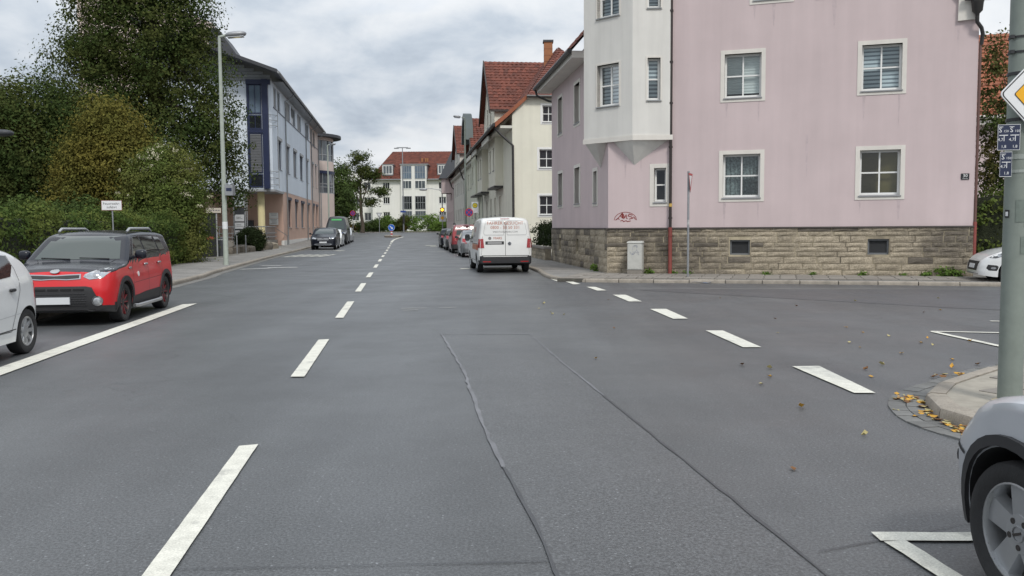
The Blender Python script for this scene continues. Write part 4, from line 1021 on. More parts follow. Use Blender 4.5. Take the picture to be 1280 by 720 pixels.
gb_ = MB(no); gb_.tube([NF_(-.4, -.68, 6.95), NF_(13.4, -.68, 6.95)], .09, 8); gb_.box((-.2, -.55, 6.6), (13.3, .02, 6.8), 0, NF_); gb_.obj('gutter', M_trim, nr)
# ---- low cream outbuilding seen through the trees
ob_ = thing('outbuilding', 'low cream building glimpsed through dark branches at the left edge', 'building', (-34, 56, .1))
b = MB(ob_.location); b.box((-40, 56, 0), (-30.9, 62, 3.75)); b.obj('wall', M_cream, ob_)
b = MB(ob_.location); b.box((-40.3, 55.7, 3.752), (-30.6, 62.3, 3.95)); b.obj('roof', M_slate, ob_)

# ---- the office building on the left
off = thing('office_building', 'three storey ice blue and salmon office block with overhanging corner and column', 'building', rd(-8.8, 66.5, 0))
OFo = off.location
OF = frame(rd(-8.8, 66.5)[:2], (-.13, 1))
PG = lambda a, c, d: OF(a, d, c)
gfw = [(9.0, 11.4), (14.4, 16.7), (19.45, 22.1), (25.3, 27.5)]; gfw2 = [(31.5, 33.2), (35.3, 37.0)]
f1w = [(3.5, 5.85), (8.75, 11.1), (13.95, 16.5), (19.3, 21.85), (24.9, 27.3)]; f1w2 = [(31.55, 33), (35.1, 36.5)]
f2w = [(1.9, 3.5), (4.0, 5.6), (9.4, 12.2), (13, 16.2), (17.8, 21), (24.85, 28.4)]; f2w2 = [(30.2, 32.6), (33.2, 35.4)]
W = lambda L, z0, z1: [(a, c, z0, z1) for a, c in L]
b = MB(OFo); hs = W(gfw, 1.68, 4.1) + W(gfw2, 1.78, 4.17)
b.poly(rect(5.95, 38.9, .6, 4.7), [rect(*h) for h in hs], PG, rev=.25)
pw = [rect(1.6, 2.9, .9, 3.4)]
b.poly(rect(0, 9, .0, 4.62), [], lambda a, c, d: OF(5.95 + d, a, c)); b.obj('ground_floor_wall', M_salmon, off)
b = MB(OFo); b.box((5.9, -.04, -.3), (39, .2, .6), 0, OF); b.obj('plinth', M_whitewall, off)
for h in hs: window(off, OF, *h, rev=.12, nv=2, nh=1, fm=M_navy, pm=M_blind_grey if int(h[0]) in (14, 19, 25) else M_pane_dark, hood=M_navy)
b = MB(OFo); h1 = W(f1w, 6.4, 8.75); h2_ = W(f2w, 11.08, 12.68)
b.poly(rect(.6, 29.5, 4.62, 13.0), [rect(*h) for h in h1 + h2_], PG, rev=.2)
b.poly([(.5, 4.62), (9.5, 4.62), (9.5, 16.2), (-.2, 12.9), (.5, 12.9)], [], lambda a, c, d: OF(d, a, c))
b.quad([OF(.6, 0, 4.62), OF(0, .5, 4.62), OF(0, .5, 12.9), OF(.6, 0, 12.9)])
b.obj('upper_wall', M_blue, off)
b = MB(OFo); h1b = W(f1w2, 6.3, 8.85); h2b = W(f2w2, 10.9, 12.68)
b.poly(rect(29.5, 38.9, 4.7, 13.0), [rect(*h) for h in h1b + h2b], PG, rev=.2); b.obj('end_wall', M_pale_salmon, off)
for i, h in enumerate(h1 + h1b): window(off, OF, *h, rev=.1, nv=2, nh=1, fm=M_navy if i < 5 else M_grey_metal, pm=M_pane_dark if i % 3 == 0 else M_blind_grey, hood=M_grey_metal)
for i, h in enumerate(h2_ + h2b): window(off, OF, *h, rev=.08, nv=2, nh=1, fm=M_grey_metal, pm=M_pane_dark if i % 2 else M_blind_grey)
b = MB(OFo); b.box((1.5, -.05, 10.98), (38.9, -.01, 11.05), 0, OF); b.obj('string_course', M_navy, off)
b = MB(OFo); b.prism([OF(-.05, 9.5, 4.45), OF(-.05, .45, 4.45), OF(.55, -.12, 4.45), OF(6.0, -.12, 4.45), OF(6.0, 9.5, 4.45)], (0, 0, .17)); b.obj('overhang_slab', M_grey_metal, off)
# glazed corner strip and railing balcony
cf, cl_ = face_fn(Vector(OF(-.06, 2.9, 0)), Vector(OF(1.5, -.12, 0)))
fa2 = lambda s, d, z: OF(d - .08, 1.65 - s, z)
for z0, z1, m in ((4.75, 5.75, M_pane_dark), (5.85, 8.85, mat('louvre_grey', (.16, .165, .175), rough=.55)), (9.15, 10.2, M_pane_dark), (10.3, 12.5, M_pane_blue)):
    w_ = window(off, fa2, 0.05, 1.0, z0, z1, rev=0, nv=2 if z0 > 9 else 1, nh=1, fm=M_navy, pm=m, sill=False, fw=.07)
    if 5.8 < z0 < 6:
        lo = MB(OFo)
        for k in range(24): lo.box((.12, -.02, z0 + .08 + k * .12), (.93, .02, z0 + .15 + k * .12), 0, fa2)
        lo.obj('louvre', m, w_)
b = MB(OFo); b.box((1.05, -.1, 4.65), (1.5, .3, 12.9), 0, fa2); b.box((-.1, -.12, 12.5), (1.7, .2, 12.85), 0, fa2); b.box((-.08, -.05, 4.65), (.05, .1, 12.5), 0, fa2); b.box((.05, -.04, 8.87), (1.05, .05, 9.13), 0, fa2); b.obj('corner_pillar', M_navy, off)
b = MB(OFo)
for z in (5.0, 5.5, 6.0, 9.5, 9.9, 10.3): b.tube([OF(.1, .3, z), OF(.9, -.4, z), OF(1.9, -.05, z)], .022, 6)
b.tube([OF(.9, -.4, 4.7), OF(.9, -.4, 10.6)], .025, 6); b.obj('railing', M_grey_metal, off)
# roof and fascia
b = MB(OFo); rp = [(-.85, 13.08), (9.6, 16.75)]
b.hexa([OF(-2.2, -.85, 13.05), OF(38.6, -.85, 13.05), OF(38.6, 9.6, 16.72), OF(-2.2, 9.6, 16.72), OF(-2.2, -.85, 13.3), OF(38.6, -.85, 13.3), OF(38.6, 9.6, 16.97), OF(-2.2, 9.6, 16.97)]); b.obj('roof', M_slate, off)
b = MB(OFo)
for k in range(9):
    z = 12.75 + .24 * k; dl = -.05 + max(0, (z + .25 - 13.3)) / .351
    b.box((-.12, dl, z), (-.02, 9.5, z + .215), 0, OF)
b.obj('fascia_boards', mat('fascia_grey', (.25, .27, .29), rough=.6, var=.1), off)
gb_ = MB(OFo); gb_.tube([OF(-2.2, -.95, 13.08), OF(38.6, -.95, 13.06)], .1, 8); gb_.box((1.4, -.8, 12.94), (38.6, .05, 13.0), 0, OF); gb_.obj('gutter', M_zinc, off)
for s in (8.0, 24.4, 29.9, 38.5):
    dp = MB(OFo); dp.tube([OF(s, -.92, 13.0), OF(s, -.5, 12.55), OF(s, -.12, 12.4), OF(s, -.12, .1)], .06, 8)
    dp.obj('downpipe', M_zinc, off, smooth=50)
b = MB(OFo); b.box((26.5, 1.3, 13.6), (29.8, 4.2, 16.3), 0, OF); b.obj('roof_box', M_whitewall, off)
b = MB(OFo); b.hexa([OF(4, 4.9, 10), OF(12, 4.9, 10), OF(12, 15, 10), OF(4, 15, 10), OF(4, 4.9, 17.9), OF(12, 4.9, 17.9), OF(12, 15, 22), OF(4, 15, 22)]); b.obj('stair_tower', M_pale_salmon, off)
b = MB(OFo); b.prism([OF(2.6, 4.9, 15.0), OF(2.6, 4.9, 17.2), OF(2.6, 4.2, 17.2), OF(2.6, 2.4, 14.6)], Vector(OF(6, 0, 0)) - Vector(OF(0, 0, 0))); b.obj('roof_lantern', M_slate, off)
# rounded end bay
def ring(mb, r, z0, z1, a0=-200, a1=20, n=26, mi=0, c=(45.0, 3.0)):
    f = lambda k, z: OF(c[0] + r * math.cos(R_(a0 + (a1 - a0) * k / n)), c[1] + r * math.sin(R_(a0 + (a1 - a0) * k / n)), z)
    for k in range(n): mb.quad([f(k, z0), f(k + 1, z0), f(k + 1, z1), f(k, z1)], mi)
for z0, z1 in ((8.75, 9.95), (12.5, 12.9), (-.2, 4.2)):
    b = MB(OFo); ring(b, 4.4, z0, z1); b.obj('rounded_wall', M_pale_salmon, off)
b = MB(OFo); ring(b, 4.4, 4.2, 5.95)
b.poly([(45 + 4.4 * math.cos(R_(a)), 3 + 4.4 * math.sin(R_(a))) for a in range(0, 360, 15)], [], lambda a, c, d: OF(a, c, 4.2)); b.obj('rounded_wall', M_pale_salmon, off)
for z0, z1 in ((5.95, 8.45), (9.95, 12.5)):
    b = MB(OFo); ring(b, 4.3, z0, z1); wo_ = b.obj('window', M_pane_mid, off)
    b = MB(OFo)
    for k in range(0, 27, 2):
        a = R_(-200 + 220 * k / 26); p = (45 + 4.36 * math.cos(a), 3 + 4.36 * math.sin(a))
        b.tube([OF(*p, z0), OF(*p, z1)], .06, 6)
    ring(b, 4.36, z0 + .75, z0 + .83); ring(b, 4.37, z0, z0 + .08)
    b.obj('mullion', M_grey_metal, wo_)
b = MB(OFo); ring(b, 4.5, 8.4, 8.76); b.obj('navy_band', M_navy, off)
b = MB(OFo); b.prism([OF(45 + 5.4 * math.cos(R_(a)), 3 + 5.4 * math.sin(R_(a)), 12.9) for a in range(0, 360, 12)], (0, 0, .35)); b.obj('disc_roof', M_slate, off)
# porch: platform, column, boards, letter boxes, railing
b = MB(OFo); b.box((-.6, .5, -.2), (5.94, 9, .68), 0, OF); b.obj('porch_platform', M_slab, off)
b = MB(OFo); b.lathe([(.27, .68), (.27, 4.45)], OF(1.2, 1.05, 0), 'z', 20); b.obj('column', mat('column_cream', (.66, .58, .33), rough=.7, var=.05), off, smooth=60)
for d0, z0, z1, n in ((.42, 2.47, 2.91, 2), (.42, 1.9, 2.44, 4)):
    b = MB(OFo); b.box((5.86, d0, z0), (5.94, d0 + .72, z1), 0, OF); p_ = b.obj('sign_board', M_white, off)
    b = MB(OFo)
    for k in range(n): b.box((5.853, d0 + .1 + .03 * (k % 2), z1 - .1 - k * .11), (5.859, d0 + .62 - .06 * (k % 3), z1 - .07 - k * .11), 0, OF)
    b.obj('printed_line', mat('print_grey', (.2, .2, .21), rough=.7), p_)
b = MB(OFo); b.box((5.4, 2.4, .68), (5.94, 3.6, 2.3), 0, OF); b.obj('letter_boxes', M_slate, off)
rl = MB(OFo)
for z in (.95, 1.25, 1.75): rl.tube([OF(.1, .55, z), OF(4.4, .4, z)], .04, 6); rl.tube([OF(.1, .55, z), OF(.0, 6, z)], .04, 6)
for k in range(18): rl.tube([OF(.0, .6 + .31 * k, .68), OF(.0, .6 + .31 * k, 1.75)], .024, 5)
for k in range(8): rl.tube([OF(.1 + .6 * k, .54, .3), OF(.1 + .6 * k, .52, 1.75)], .022, 5)
rl.tube([OF(4.4, .4, 1.6), OF(6.2, -.25, 1.0), OF(6.2, -.25, .1)], .03, 6)
rl.obj('porch_railing', M_zinc, off)
# boulders and edging at the porch
bg = random.Random(8)
for i, (x, y, sx, h) in enumerate([(-16.55, 50.6, .42, .5), (-16.75, 52.2, .5, .55), (-17.0, 54.2, .8, .62), (-17.1, 56.1, .75, .5), (-17.25, 58.4, .8, .55), (-17.4, 61, .9, .7), (-17.6, 63.3, .85, .6)]):
    b = MB((x, y, .1)); b.blob((x, y, .1 + h * .3), (sx * .5, sx * .8, h * .5), .5, 14, 9)
    b.v = [tuple(Vector(v) * (1 + bg.uniform(-.07, .07))) for v in b.v]
    o = b.obj('edging_stone', M_stone_dark if i < 4 else M_stone, smooth=30)
    tag(o, ['upright edging stone behind the green lamp post', 'small edging stone next to the lamp post', 'low tan edging stone under the round bush', 'tan edging stone right of the round bush', 'tan edging stone before the porch railing', 'tall tan block below the porch column', 'tan block at the porch steps'][i], 'stone', 'edging stones before the office')

# ------------------------------------------------------------------ vegetation
def leafm(name, col, isl=0.45, col2=None, transl=0.25):
    return mat(name, col, rough=0.9, spec=0.06, island=isl * .6, col2=col2, c2s=0.55, c2lo=0.44, c2hi=0.58, var=.3, vs=1.3, transl=transl)
M_leaf_dark = leafm('leaf_dark', (0.046, 0.070, 0.021), 0.4, (0.074, 0.086, 0.026))
M_leaf_mid = leafm('leaf_mid', (0.072, 0.105, 0.032), 0.5, (0.05, 0.075, 0.026))
M_leaf_olive = leafm('leaf_olive', (0.165, 0.145, 0.036), 0.4, (0.115, 0.115, 0.03))
M_leaf_ivy = leafm('leaf_ivy', (0.10, 0.135, 0.036), 0.4, (0.14, 0.15, 0.044))
M_leaf_hedge = leafm('leaf_hedge', (0.064, 0.10, 0.027), 0.4, (0.115, 0.14, 0.037))
M_leaf_bright = leafm('leaf_bright', (0.13, 0.205, 0.045), 0.4, (0.09, 0.15, 0.036))
M_leaf_yew = leafm('leaf_yew', (0.030, 0.043, 0.018), 0.4)
M_leaf_autumn = leafm('leaf_autumn', (0.07, 0.085, 0.024), 0.5, (0.10, 0.072, 0.022))
M_flower = leafm('flower_cream', (0.55, 0.52, 0.38), 0.2)
M_bark = mat('bark', (0.075, 0.06, 0.045), rough=0.95, var=0.35, vs=5, bump=0.9, bs=25, bdist=0.03)
def leaves(name, m, parent, org, blobs, n, size, seed, clump=0.45, per=26, shell=0.35, up=0.35, asp=0.55, kind=None):
    """many small leaf faces in clumps spread through ellipsoids: blobs are (x,y,z,rx,ry,rz,weight)"""
    g = np.random.default_rng(seed)
    B = np.array([b[:6] for b in blobs], float); w = np.array([b[6] if len(b) > 6 else b[3] * b[4] + b[4] * b[5] + b[3] * b[5] for b in blobs], float); w /= w.sum()
    nc = max(1, n // per); bi = g.choice(len(B), nc, p=w)
    d = g.normal(size=(nc, 3)); d /= np.linalg.norm(d, axis=1)[:, None]
    rr = 1 - shell * g.random(nc) ** 1.3 + 0.06 * g.normal(size=nc)
    cen = B[bi, :3] + d * B[bi, 3:] * rr[:, None]
    ci = np.repeat(np.arange(nc), per); N = len(ci)
    cs = clump * (0.6 + 0.8 * g.random(nc))
    off = g.normal(size=(N, 3)) * cs[ci][:, None] * np.array([1, 1, 0.62])
    P = cen[ci] + off
    P[:, 2] = np.maximum(P[:, 2], org[2] + size * 0.3 * g.random(N))
    P -= np.array(org)
    on = off / (np.linalg.norm(off, axis=1)[:, None] + 1e-6)
    nn = 0.62 * g.normal(size=(N, 3)) + np.array([0, 0, up]) + 0.75 * d[ci] + 0.7 * on; nn /= np.linalg.norm(nn, axis=1)[:, None]
    a = np.cross(nn, g.normal(size=(N, 3))); a /= np.linalg.norm(a, axis=1)[:, None]; b = np.cross(nn, a)
    L = size * (0.6 + 0.8 * g.random(N))[:, None]
    V = np.empty((N, 4, 3)); V[:, 0] = P - a * L * 0.5; V[:, 1] = P + b * L * asp * 0.5 + nn * L * 0.06; V[:, 2] = P + a * L * 0.5; V[:, 3] = P - b * L * asp * 0.5 + nn * L * 0.06
    me = bpy.data.meshes.new(name)
    me.vertices.add(N * 4); me.vertices.foreach_set('co', V.reshape(-1).astype(np.float32))
    me.loops.add(N * 4); me.loops.foreach_set('vertex_index', np.arange(N * 4, dtype=np.int32))
    me.polygons.add(N); me.polygons.foreach_set('loop_start', np.arange(0, N * 4, 4, dtype=np.int32)); me.polygons.foreach_set('loop_total', np.full(N, 4, np.int32))
    me.materials.append(m); me.update(calc_edges=True)
    o = O(name, parent, data=me)
    if parent is None: o.location = org
    if kind: o['kind'] = kind
    return o
def trunk(parent, org, base, top, r0, r1, seed, nb=6, tips=None):
    g = random.Random(seed); b = MB(org); base, top = Vector(base), Vector(top)
    pts = [base + (top - base) * t + Vector((g.uniform(-1, 1), g.uniform(-1, 1), 0)) * 0.05 * (top - base).length * t * (1 - t) * 2 for t in (0, .12, .3, .5, .75, 1)]
    b.tube(pts, [r0 * 1.35, r0, r0 * .88, r0 * .72, (r0 + r1) * .4, r1], 9)
    for k in range(nb):
        t = 0.3 + 0.6 * k / max(nb - 1, 1); s = base + (top - base) * t
        e = Vector(tips[k % len(tips)]) if tips else s + Vector((g.uniform(-1, 1), g.uniform(-1, 1), g.uniform(.4, 1))) * (top - base).length * 0.35
        m_ = s + (e - s) * 0.5 + Vector((0, 0, (e - s).length * 0.1))
        rr = r0 * (0.55 - 0.3 * t)
        b.tube([s, m_, e], [rr, rr * .6, rr * .22], 6)
    return b.obj('trunk', M_bark, parent, smooth=60)
def tree(name, label, org, blobs, n, size, m, seed, th, r0, group=None, **k):
    t = thing(name, label, 'tree', org, group=group)
    tips = [(b[0], b[1], b[2]) for b in blobs]
    trunk(t, org, org, (org[0], org[1], th), r0, r0 * .25, seed, min(9, len(blobs) + 2), tips)
    leaves('crown', m, t, org, blobs, n, size, seed, **k)
    return t
TG = 'trees of the garden behind the hedge'
ox, oy = -20.2, 50.0
tree('broadleaf_tree', 'tall dark green tree rising above the blue office front, cut off by the top edge', (ox, oy, 0.1),
     [(ox - .9, oy, 12.5, 4.0, 4.2, 3.8), (ox - 2.6, oy, 9.5, 3.8, 4, 3.4), (ox + 1.6, oy, 9.8, 3.0, 3.6, 3.2), (ox + 0.3, oy - 1.2, 6.6, 4.6, 4, 3.2), (ox + 3.3, oy - .5, 6.9, 1.9, 2.6, 2.3), (ox - 4.2, oy, 6.4, 3.2, 3.6, 2.8), (ox - .2, oy, 16.4, 3.2, 3.2, 2.6), (ox - 2.2, oy, 15.2, 2.8, 3.0, 2.6), (ox + 3.6, oy + .5, 4.4, 1.3, 1.8, 1.9), (ox + 1.9, oy, 13.4, 1.7, 2.0, 2.4), (ox - 4.4, oy + .3, 11.8, 1.5, 1.8, 1.6)],
     115000, 0.165, M_leaf_dark, 3, 15, 0.42, TG, clump=0.36, per=40, shell=0.6)
ox, oy = -24.5, 44.0
tree('broadleaf_tree', 'dark spreading tree with low branches behind the white and red parked cars', (ox, oy, 0.1),
     [(ox, oy, 6.0, 3.8, 3.4, 2.6), (ox + 2.6, oy - .5, 4.3, 3.2, 3, 2.2), (ox - 2.6, oy, 5.0, 2.8, 3, 2.4), (ox + 0.4, oy, 7.6, 2.4, 2.6, 1.9), (ox + 3.6, oy, 6.4, 2.0, 2, 2.2), (ox - 1.0, oy - 1.5, 3.2, 2.8, 2, 1.8)],
     70000, 0.155, M_leaf_dark, 11, 7, 0.3, TG, clump=0.38, shell=0.5)
ox, oy = -31.0, 50.0
tree('broadleaf_tree', 'lighter yellowish green tree at the left edge of the gardens', (ox, oy, 0.1),
     [(ox, oy, 8.2, 3.2, 3, 2.2), (ox + 2.2, oy, 6.9, 2.4, 2.6, 2.0), (ox - 1.5, oy, 6, 3, 3, 2.2), (ox + 2.0, oy + .5, 4.6, 2.6, 2.4, 1.8)],
     30000, 0.17, M_leaf_autumn, 12, 8, 0.25, TG, clump=0.42, shell=0.6)
ox, oy = -18.6, 40.5
tree('olive_green_tree', 'yellowish olive green tree standing in front of the tall dark tree', (ox, oy, 0.1),
     [(ox, oy, 5.6, 1.8, 1.6, 1.7), (ox - .6, oy, 4.4, 2.1, 1.8, 1.7), (ox + .7, oy, 4.6, 1.9, 1.7, 1.5), (ox - .1, oy, 6.7, 1.15, 1.1, 1.1), (ox - 1.1, oy, 3.1, 1.9, 1.6, 1.5), (ox + 1.0, oy, 3.0, 1.7, 1.6, 1.5)],
     52000, 0.13, M_leaf_olive, 5, 6, 0.16, TG, clump=0.3, shell=0.5)
ox, oy = -15.6, 39.2
t = thing('climber_bush', 'tall rounded bush of creeper with cream white flower sprays at the end of the hedge', 'bush', (ox, oy, 0.1))
bl = [(ox, oy, 3.6, 1.75, 1.7, 1.6), (ox - .3, oy, 2.2, 2.0, 1.9, 1.8), (ox + .2, oy, 1.6, 1.65, 1.8, 1.6), (ox + .1, oy, 4.5, 1.25, 1.2, 1.0), (ox + .6, oy, 2.9, 1.1, 1.3, 1.5), (ox + .3, oy - .2, 0.8, 1.5, 1.7, .9)]
leaves('foliage', M_leaf_ivy, t, (ox, oy, .1), bl, 60000, 0.105, 21, clump=0.22, shell=0.35)
leaves('flower_spray', M_flower, t, (ox, oy, .1), [(ox - .75, oy - .5, 3.7, 1.2, 1.3, 1.1), (ox + .1, oy - .3, 4.6, 1.1, 1.1, .9), (ox + 1.3, oy - .2, 3.0, .8, 1.0, 1.4)], 1100, 0.08, 22, clump=0.09, per=20, shell=0.1)
trunk(t, (ox, oy, .1), (ox, oy, .1), (ox, oy, 4.2), 0.12, 0.04, 4, 5)
def hedge(name, label, line, depth, h, n, size, m, seed, z0=0.1, group=None, top=0.18):
    """clipped hedge: leaf faces over a rough twig core that follows a line; depth goes to the left of the line"""
    o = thing(name, label, 'hedge', (*line[0], z0), group=group)
    pts = resample(line, 0.35); g = np.random.default_rng(seed)
    blobs = []
    bk = off_line(pts, depth / 2)
    for i, (x, y) in enumerate(bk):
        hh = h * (1 + top * (0.42 * math.sin(i * 0.9 + seed) + 0.4 * math.sin(i * .37 + 2 * seed)))
        blobs.append((x, y, z0 + hh * .5, depth * .52, depth * .52, hh * .5, 1))
        blobs.append((x, y, z0 + hh * .85, depth * .5, depth * .5, hh * .2, .7)); blobs.append((x, y, z0 + hh * .18, depth * .55, depth * .55, hh * .25, .5))
    leaves('foliage', m, o, (*line[0], z0), blobs, n, size, seed, clump=0.13, per=18, shell=0.14, up=0.2)
    c = MB((*line[0], z0)); f = off_line(pts, depth * .2); b_ = off_line(pts, depth * .8); k = len(pts)
    rj = random.Random(seed)
    vs = []
    for i in range(k):
        hh = h * rj.uniform(.86, .93)
        vs += [(*f[i], z0), (f[i][0], f[i][1], z0 + hh), (b_[i][0], b_[i][1], z0 + hh), (*b_[i], z0)]
    c.add(vs, [(4 * i + a, 4 * i + (a + 1) % 4, 4 * i + 4 + (a + 1) % 4, 4 * i + 4 + a) for i in range(k - 1) for a in range(4)] + [(0, 1, 2, 3), tuple(4 * (k - 1) + q for q in (3, 2, 1, 0))])
    c.obj('twigs', mat('hedge_core', (0.022, 0.028, 0.012), rough=1, var=0.4, vs=8, bump=1, bs=20, bdist=0.05), o)
    return o
hedge('hedge', 'long dense green hedge along the left pavement behind the parked cars', [rd(-8.3, 16)[:2], rd(-8.3, 30)[:2], rd(-8.35, 39)[:2]], 1.5, 1.95, 76000, 0.10, M_leaf_hedge, 31)
hedge('hedge', 'shaded dark hedge at the left edge behind the white hatchback', [(-24, 31.5), (-19.0, 33.0), (-15.2, 34.5)], 1.6, 2.5, 24000, 0.14, M_leaf_mid, 32)
hedge('hedge', 'dark clipped hedge on the low wall behind the white van', [rd(7.95, 39.0)[:2], rd(7.95, 45.2)[:2]], -1.3, 1.0, 9000, 0.10, M_leaf_yew, 33, z0=0.68)
hedge('hedge', 'dark hedge in the gap right of the pink house', [(13.75, 26.0), (22, 23.4)], 1.2, 2.55, 26000, 0.11, M_leaf_hedge, 34)
ox, oy = 16.6, 29.0
tree('slender_tree', 'narrow tree with reddish brown tinted leaves beside the pink house', (ox, oy, 0.1),
     [(ox - .6, oy, 6.2, .5, .8, 1.3), (ox - .5, oy, 4.5, .55, .8, 1.4), (ox - .65, oy, 2.9, .5, .7, 1.2), (ox - .1, oy, 5.0, .5, .7, .8), (ox - .2, oy, 3.3, .45, .7, .7), (ox - .65, oy, 7.3, .35, .5, .7)],
     5500, 0.12, leafm('leaf_side', (0.062, 0.088, 0.028), 0.5, (0.095, 0.085, 0.03)), 41, 7.5, 0.07, clump=0.16, shell=0.8)
ox, oy = -15.6, 62.5
t = thing('round_bush', 'dark clipped round bush in front of the office porch', 'bush', (ox - 1.9, oy, .1))
leaves('foliage', M_leaf_yew, t, (ox - 1.9, oy, .1), [(-17.35, 57.5, .85, .95, .9, .82)], 12000, 0.10, 51, clump=0.1, per=12, shell=0.3)
# beyond the junction
zf = zr(150)
FG = 'trees at the far end of the street'
for ox, oy, hh, rx, m, sd, lb in ((-27.5, 128, 11.5, 4.6, M_leaf_mid, 61, 'large dark green tree right of the office at the end of the street'), (-31, 118, 8.5, 4.2, M_leaf_dark, 62, 'low dark tree partly hidden by the rounded office corner')):
    tree('broadleaf_tree', lb, (ox, oy, zf), [(ox, oy, hh * .78, rx * .8, 3, hh * .24), (ox - rx * .45, oy, hh * .5, rx * .7, 3, hh * .26), (ox + rx * .45, oy, hh * .52, rx * .62, 3, hh * .26), (ox, oy, hh * .3, rx * .9, 3, hh * .24)],
         16000, 0.36, m, sd, hh * .8, .25, FG, clump=0.6, shell=.5)
ox, oy = -23.6, 137.0
tree('locust_tree', 'airy locust tree with forked pale trunk before the white apartment block', (ox, oy, zf),
     [(ox - .3, oy, 12.4, 1.9, 1.8, 1.4), (ox - 2.7, oy, 10.6, 1.9, 1.8, 1.3), (ox + 1.6, oy, 9.9, 1.9, 1.8, 1.3), (ox - 1.2, oy, 8.3, 2.2, 2, 1.3), (ox + 2.9, oy, 7.4, 2.0, 1.8, .9), (ox - 3.1, oy, 6.9, 1.9, 1.8, 1.2), (ox + 1.5, oy, 5.7, 1.5, 1.6, .7), (ox - 2.2, oy, 4.9, 1.6, 1.6, .9), (ox + .2, oy, 10.8, 1.6, 1.6, 1.1)],
     12000, 0.28, M_leaf_dark, 63, 11, 0.28, FG, clump=0.36, shell=.9)
BG = 'bushes on the far verge'
for ox, oy, rx, h, m, sd, lb in ((-22.8, 139.5, 2.6, 1.9, M_leaf_mid, 71, 'low dark green bush under the locust tree'), (-20.6, 140, 1.9, 2.6, M_leaf_bright, 72, 'green bush between locust tree and blue arrow sign'), (-14.0, 140, 3.3, 2.9, M_leaf_bright, 73, 'widest bright green bush before the white apartment block'), (-11.3, 138.5, 1.6, 2.2, M_leaf_bright, 74, 'bright green bush behind the amber traffic light'),
                             (-17.55, 140.5, 1.0, 2.7, M_leaf_autumn, 75, 'round reddish brown bush before the apartment block'), (-26.8, 138.5, 1.8, 1.4, M_leaf_autumn, 76, 'low reddish bush at the left of the far verge'), (-18.9, 141.5, 1.0, 1.8, M_leaf_mid, 77, 'small green bush left of the round brown bush')):
    t = thing('bush', lb, 'bush', (ox, oy, zf), group=BG)
    leaves('foliage', m, t, (ox, oy, zf), [(ox, oy, zf + h * .5, rx, 1.2, h * .5), (ox - rx * .5, oy, zf + h * .4, rx * .6, 1.1, h * .4), (ox + rx * .45, oy, zf + h * .62, rx * .5, 1, h * .38)], 5000, 0.22, sd, clump=0.22, per=16, shell=.4)
wg = 'weeds along the house wall'
for i, (s, d, sz) in enumerate([(9.75, -.12, .34), (9.35, -.1, .17), (10.1, -.14, .22), (1.35, -.2, .17), (6.2, -.06, .06), (4.9, -.06, .06), (7.6, -.07, .07), (2.55, -.06, .08), (2.1, -.06, .07), (8.7, -.05, .06)]):
    p = E0 + EF * s + NF * d
    o = leaves('weed', M_leaf_bright, None, (p.x, p.y, .1), [(p.x, p.y, .1 + sz * .4, sz * .8, .1, sz * .45)], int(500 * sz) + 40, 0.09, 80 + i, clump=0.05, per=8)
    tag(o, ['largest tuft of weeds at the right end of the stone base', 'low weeds left of the largest tuft at the stone base', 'weed tuft by the dark red downpipe end', 'green weed tuft at the foot of the grey utility cabinet'][i] if i < 4 else 'tiny weed at the foot of the stone base, ' + {4: 'midway between the two cellar windows', 5: 'just right of the left cellar window', 6: 'below the right cellar window', 7: 'between red downpipe and slim grey post', 8: 'right at the red downpipe', 9: 'right of the right cellar window'}[i], 'weed', None if i < 4 else wg)
p = E0 + Vector((-.12, 1, 0)) * 1.4 + Vector((-.12, 0, 0))
tag(leaves('weed', M_leaf_bright, None, (p.x, p.y, .1), [(p.x, p.y, .2, .2, .2, .13)], 160, .09, 99, clump=.05, per=8), 'green weed tuft at the left house corner', 'weed')

# ------------------------------------------------------------------ vehicles
def car_paint(name, col, metal=0.0, rough=0.28, coat=0.6, dirt=0.0): return mat(name, col, rough=rough, metal=metal, coat=coat, spec=0.5, var=0.04, vs=3, dirt=((0.12, 0.11, 0.10), dirt) if dirt else None)
M_black_plastic = mat('black_plastic', (0.022, 0.022, 0.024), rough=0.6, var=0.15, vs=9)
M_under = mat('underbody', (0.012, 0.012, 0.013), rough=0.95)
M_tyre = mat('tyre_rubber', (0.022, 0.022, 0.023), rough=0.85, var=0.2, vs=14, bump=0.3, bs=60)
M_alloy = mat('alloy', (0.42, 0.43, 0.44), rough=0.35, metal=0.75, var=0.1, vs=8)
M_alloy_dark = mat('alloy_dark', (0.05, 0.045, 0.045), rough=0.45, metal=0.4)
M_rim_red = mat('rim_red', (0.22, 0.03, 0.035), rough=0.45)
M_brake = mat('brake_iron', (0.05, 0.045, 0.042), rough=0.7, metal=0.4)
M_carglass = mat('car_glass', (0.012, 0.015, 0.016), rough=0.03, spec=1.0, coat=0.35)
M_windscreen = mat('windscreen', (0.05, 0.064, 0.06), rough=0.03, spec=0.5, coat=0.1)
M_chrome = mat('chrome', (0.46, 0.46, 0.47), rough=0.2, metal=1.0)
M_lamp_clear = mat('lamp_clear', (0.42, 0.44, 0.46), rough=0.08, metal=0.55, coat=1.0, var=0.4, vs=14)
M_lamp_red = mat('lamp_red', (0.30, 0.012, 0.014), rough=0.12, coat=1.0, var=0.3, vs=16)
M_seam = mat('shut_line', (0.02, 0.02, 0.021), rough=0.8)
M_plate = mat('number_plate_blank', (0.62, 0.64, 0.66), rough=0.5)
def lerp1(tab, x):
    if x <= tab[0][0]: return tab[0][1]
    for (a, va), (b, vb) in zip(tab, tab[1:]):
        if x <= b: return va + (vb - va) * (x - a) / (b - a) if b > a else vb
    return tab[-1][1]
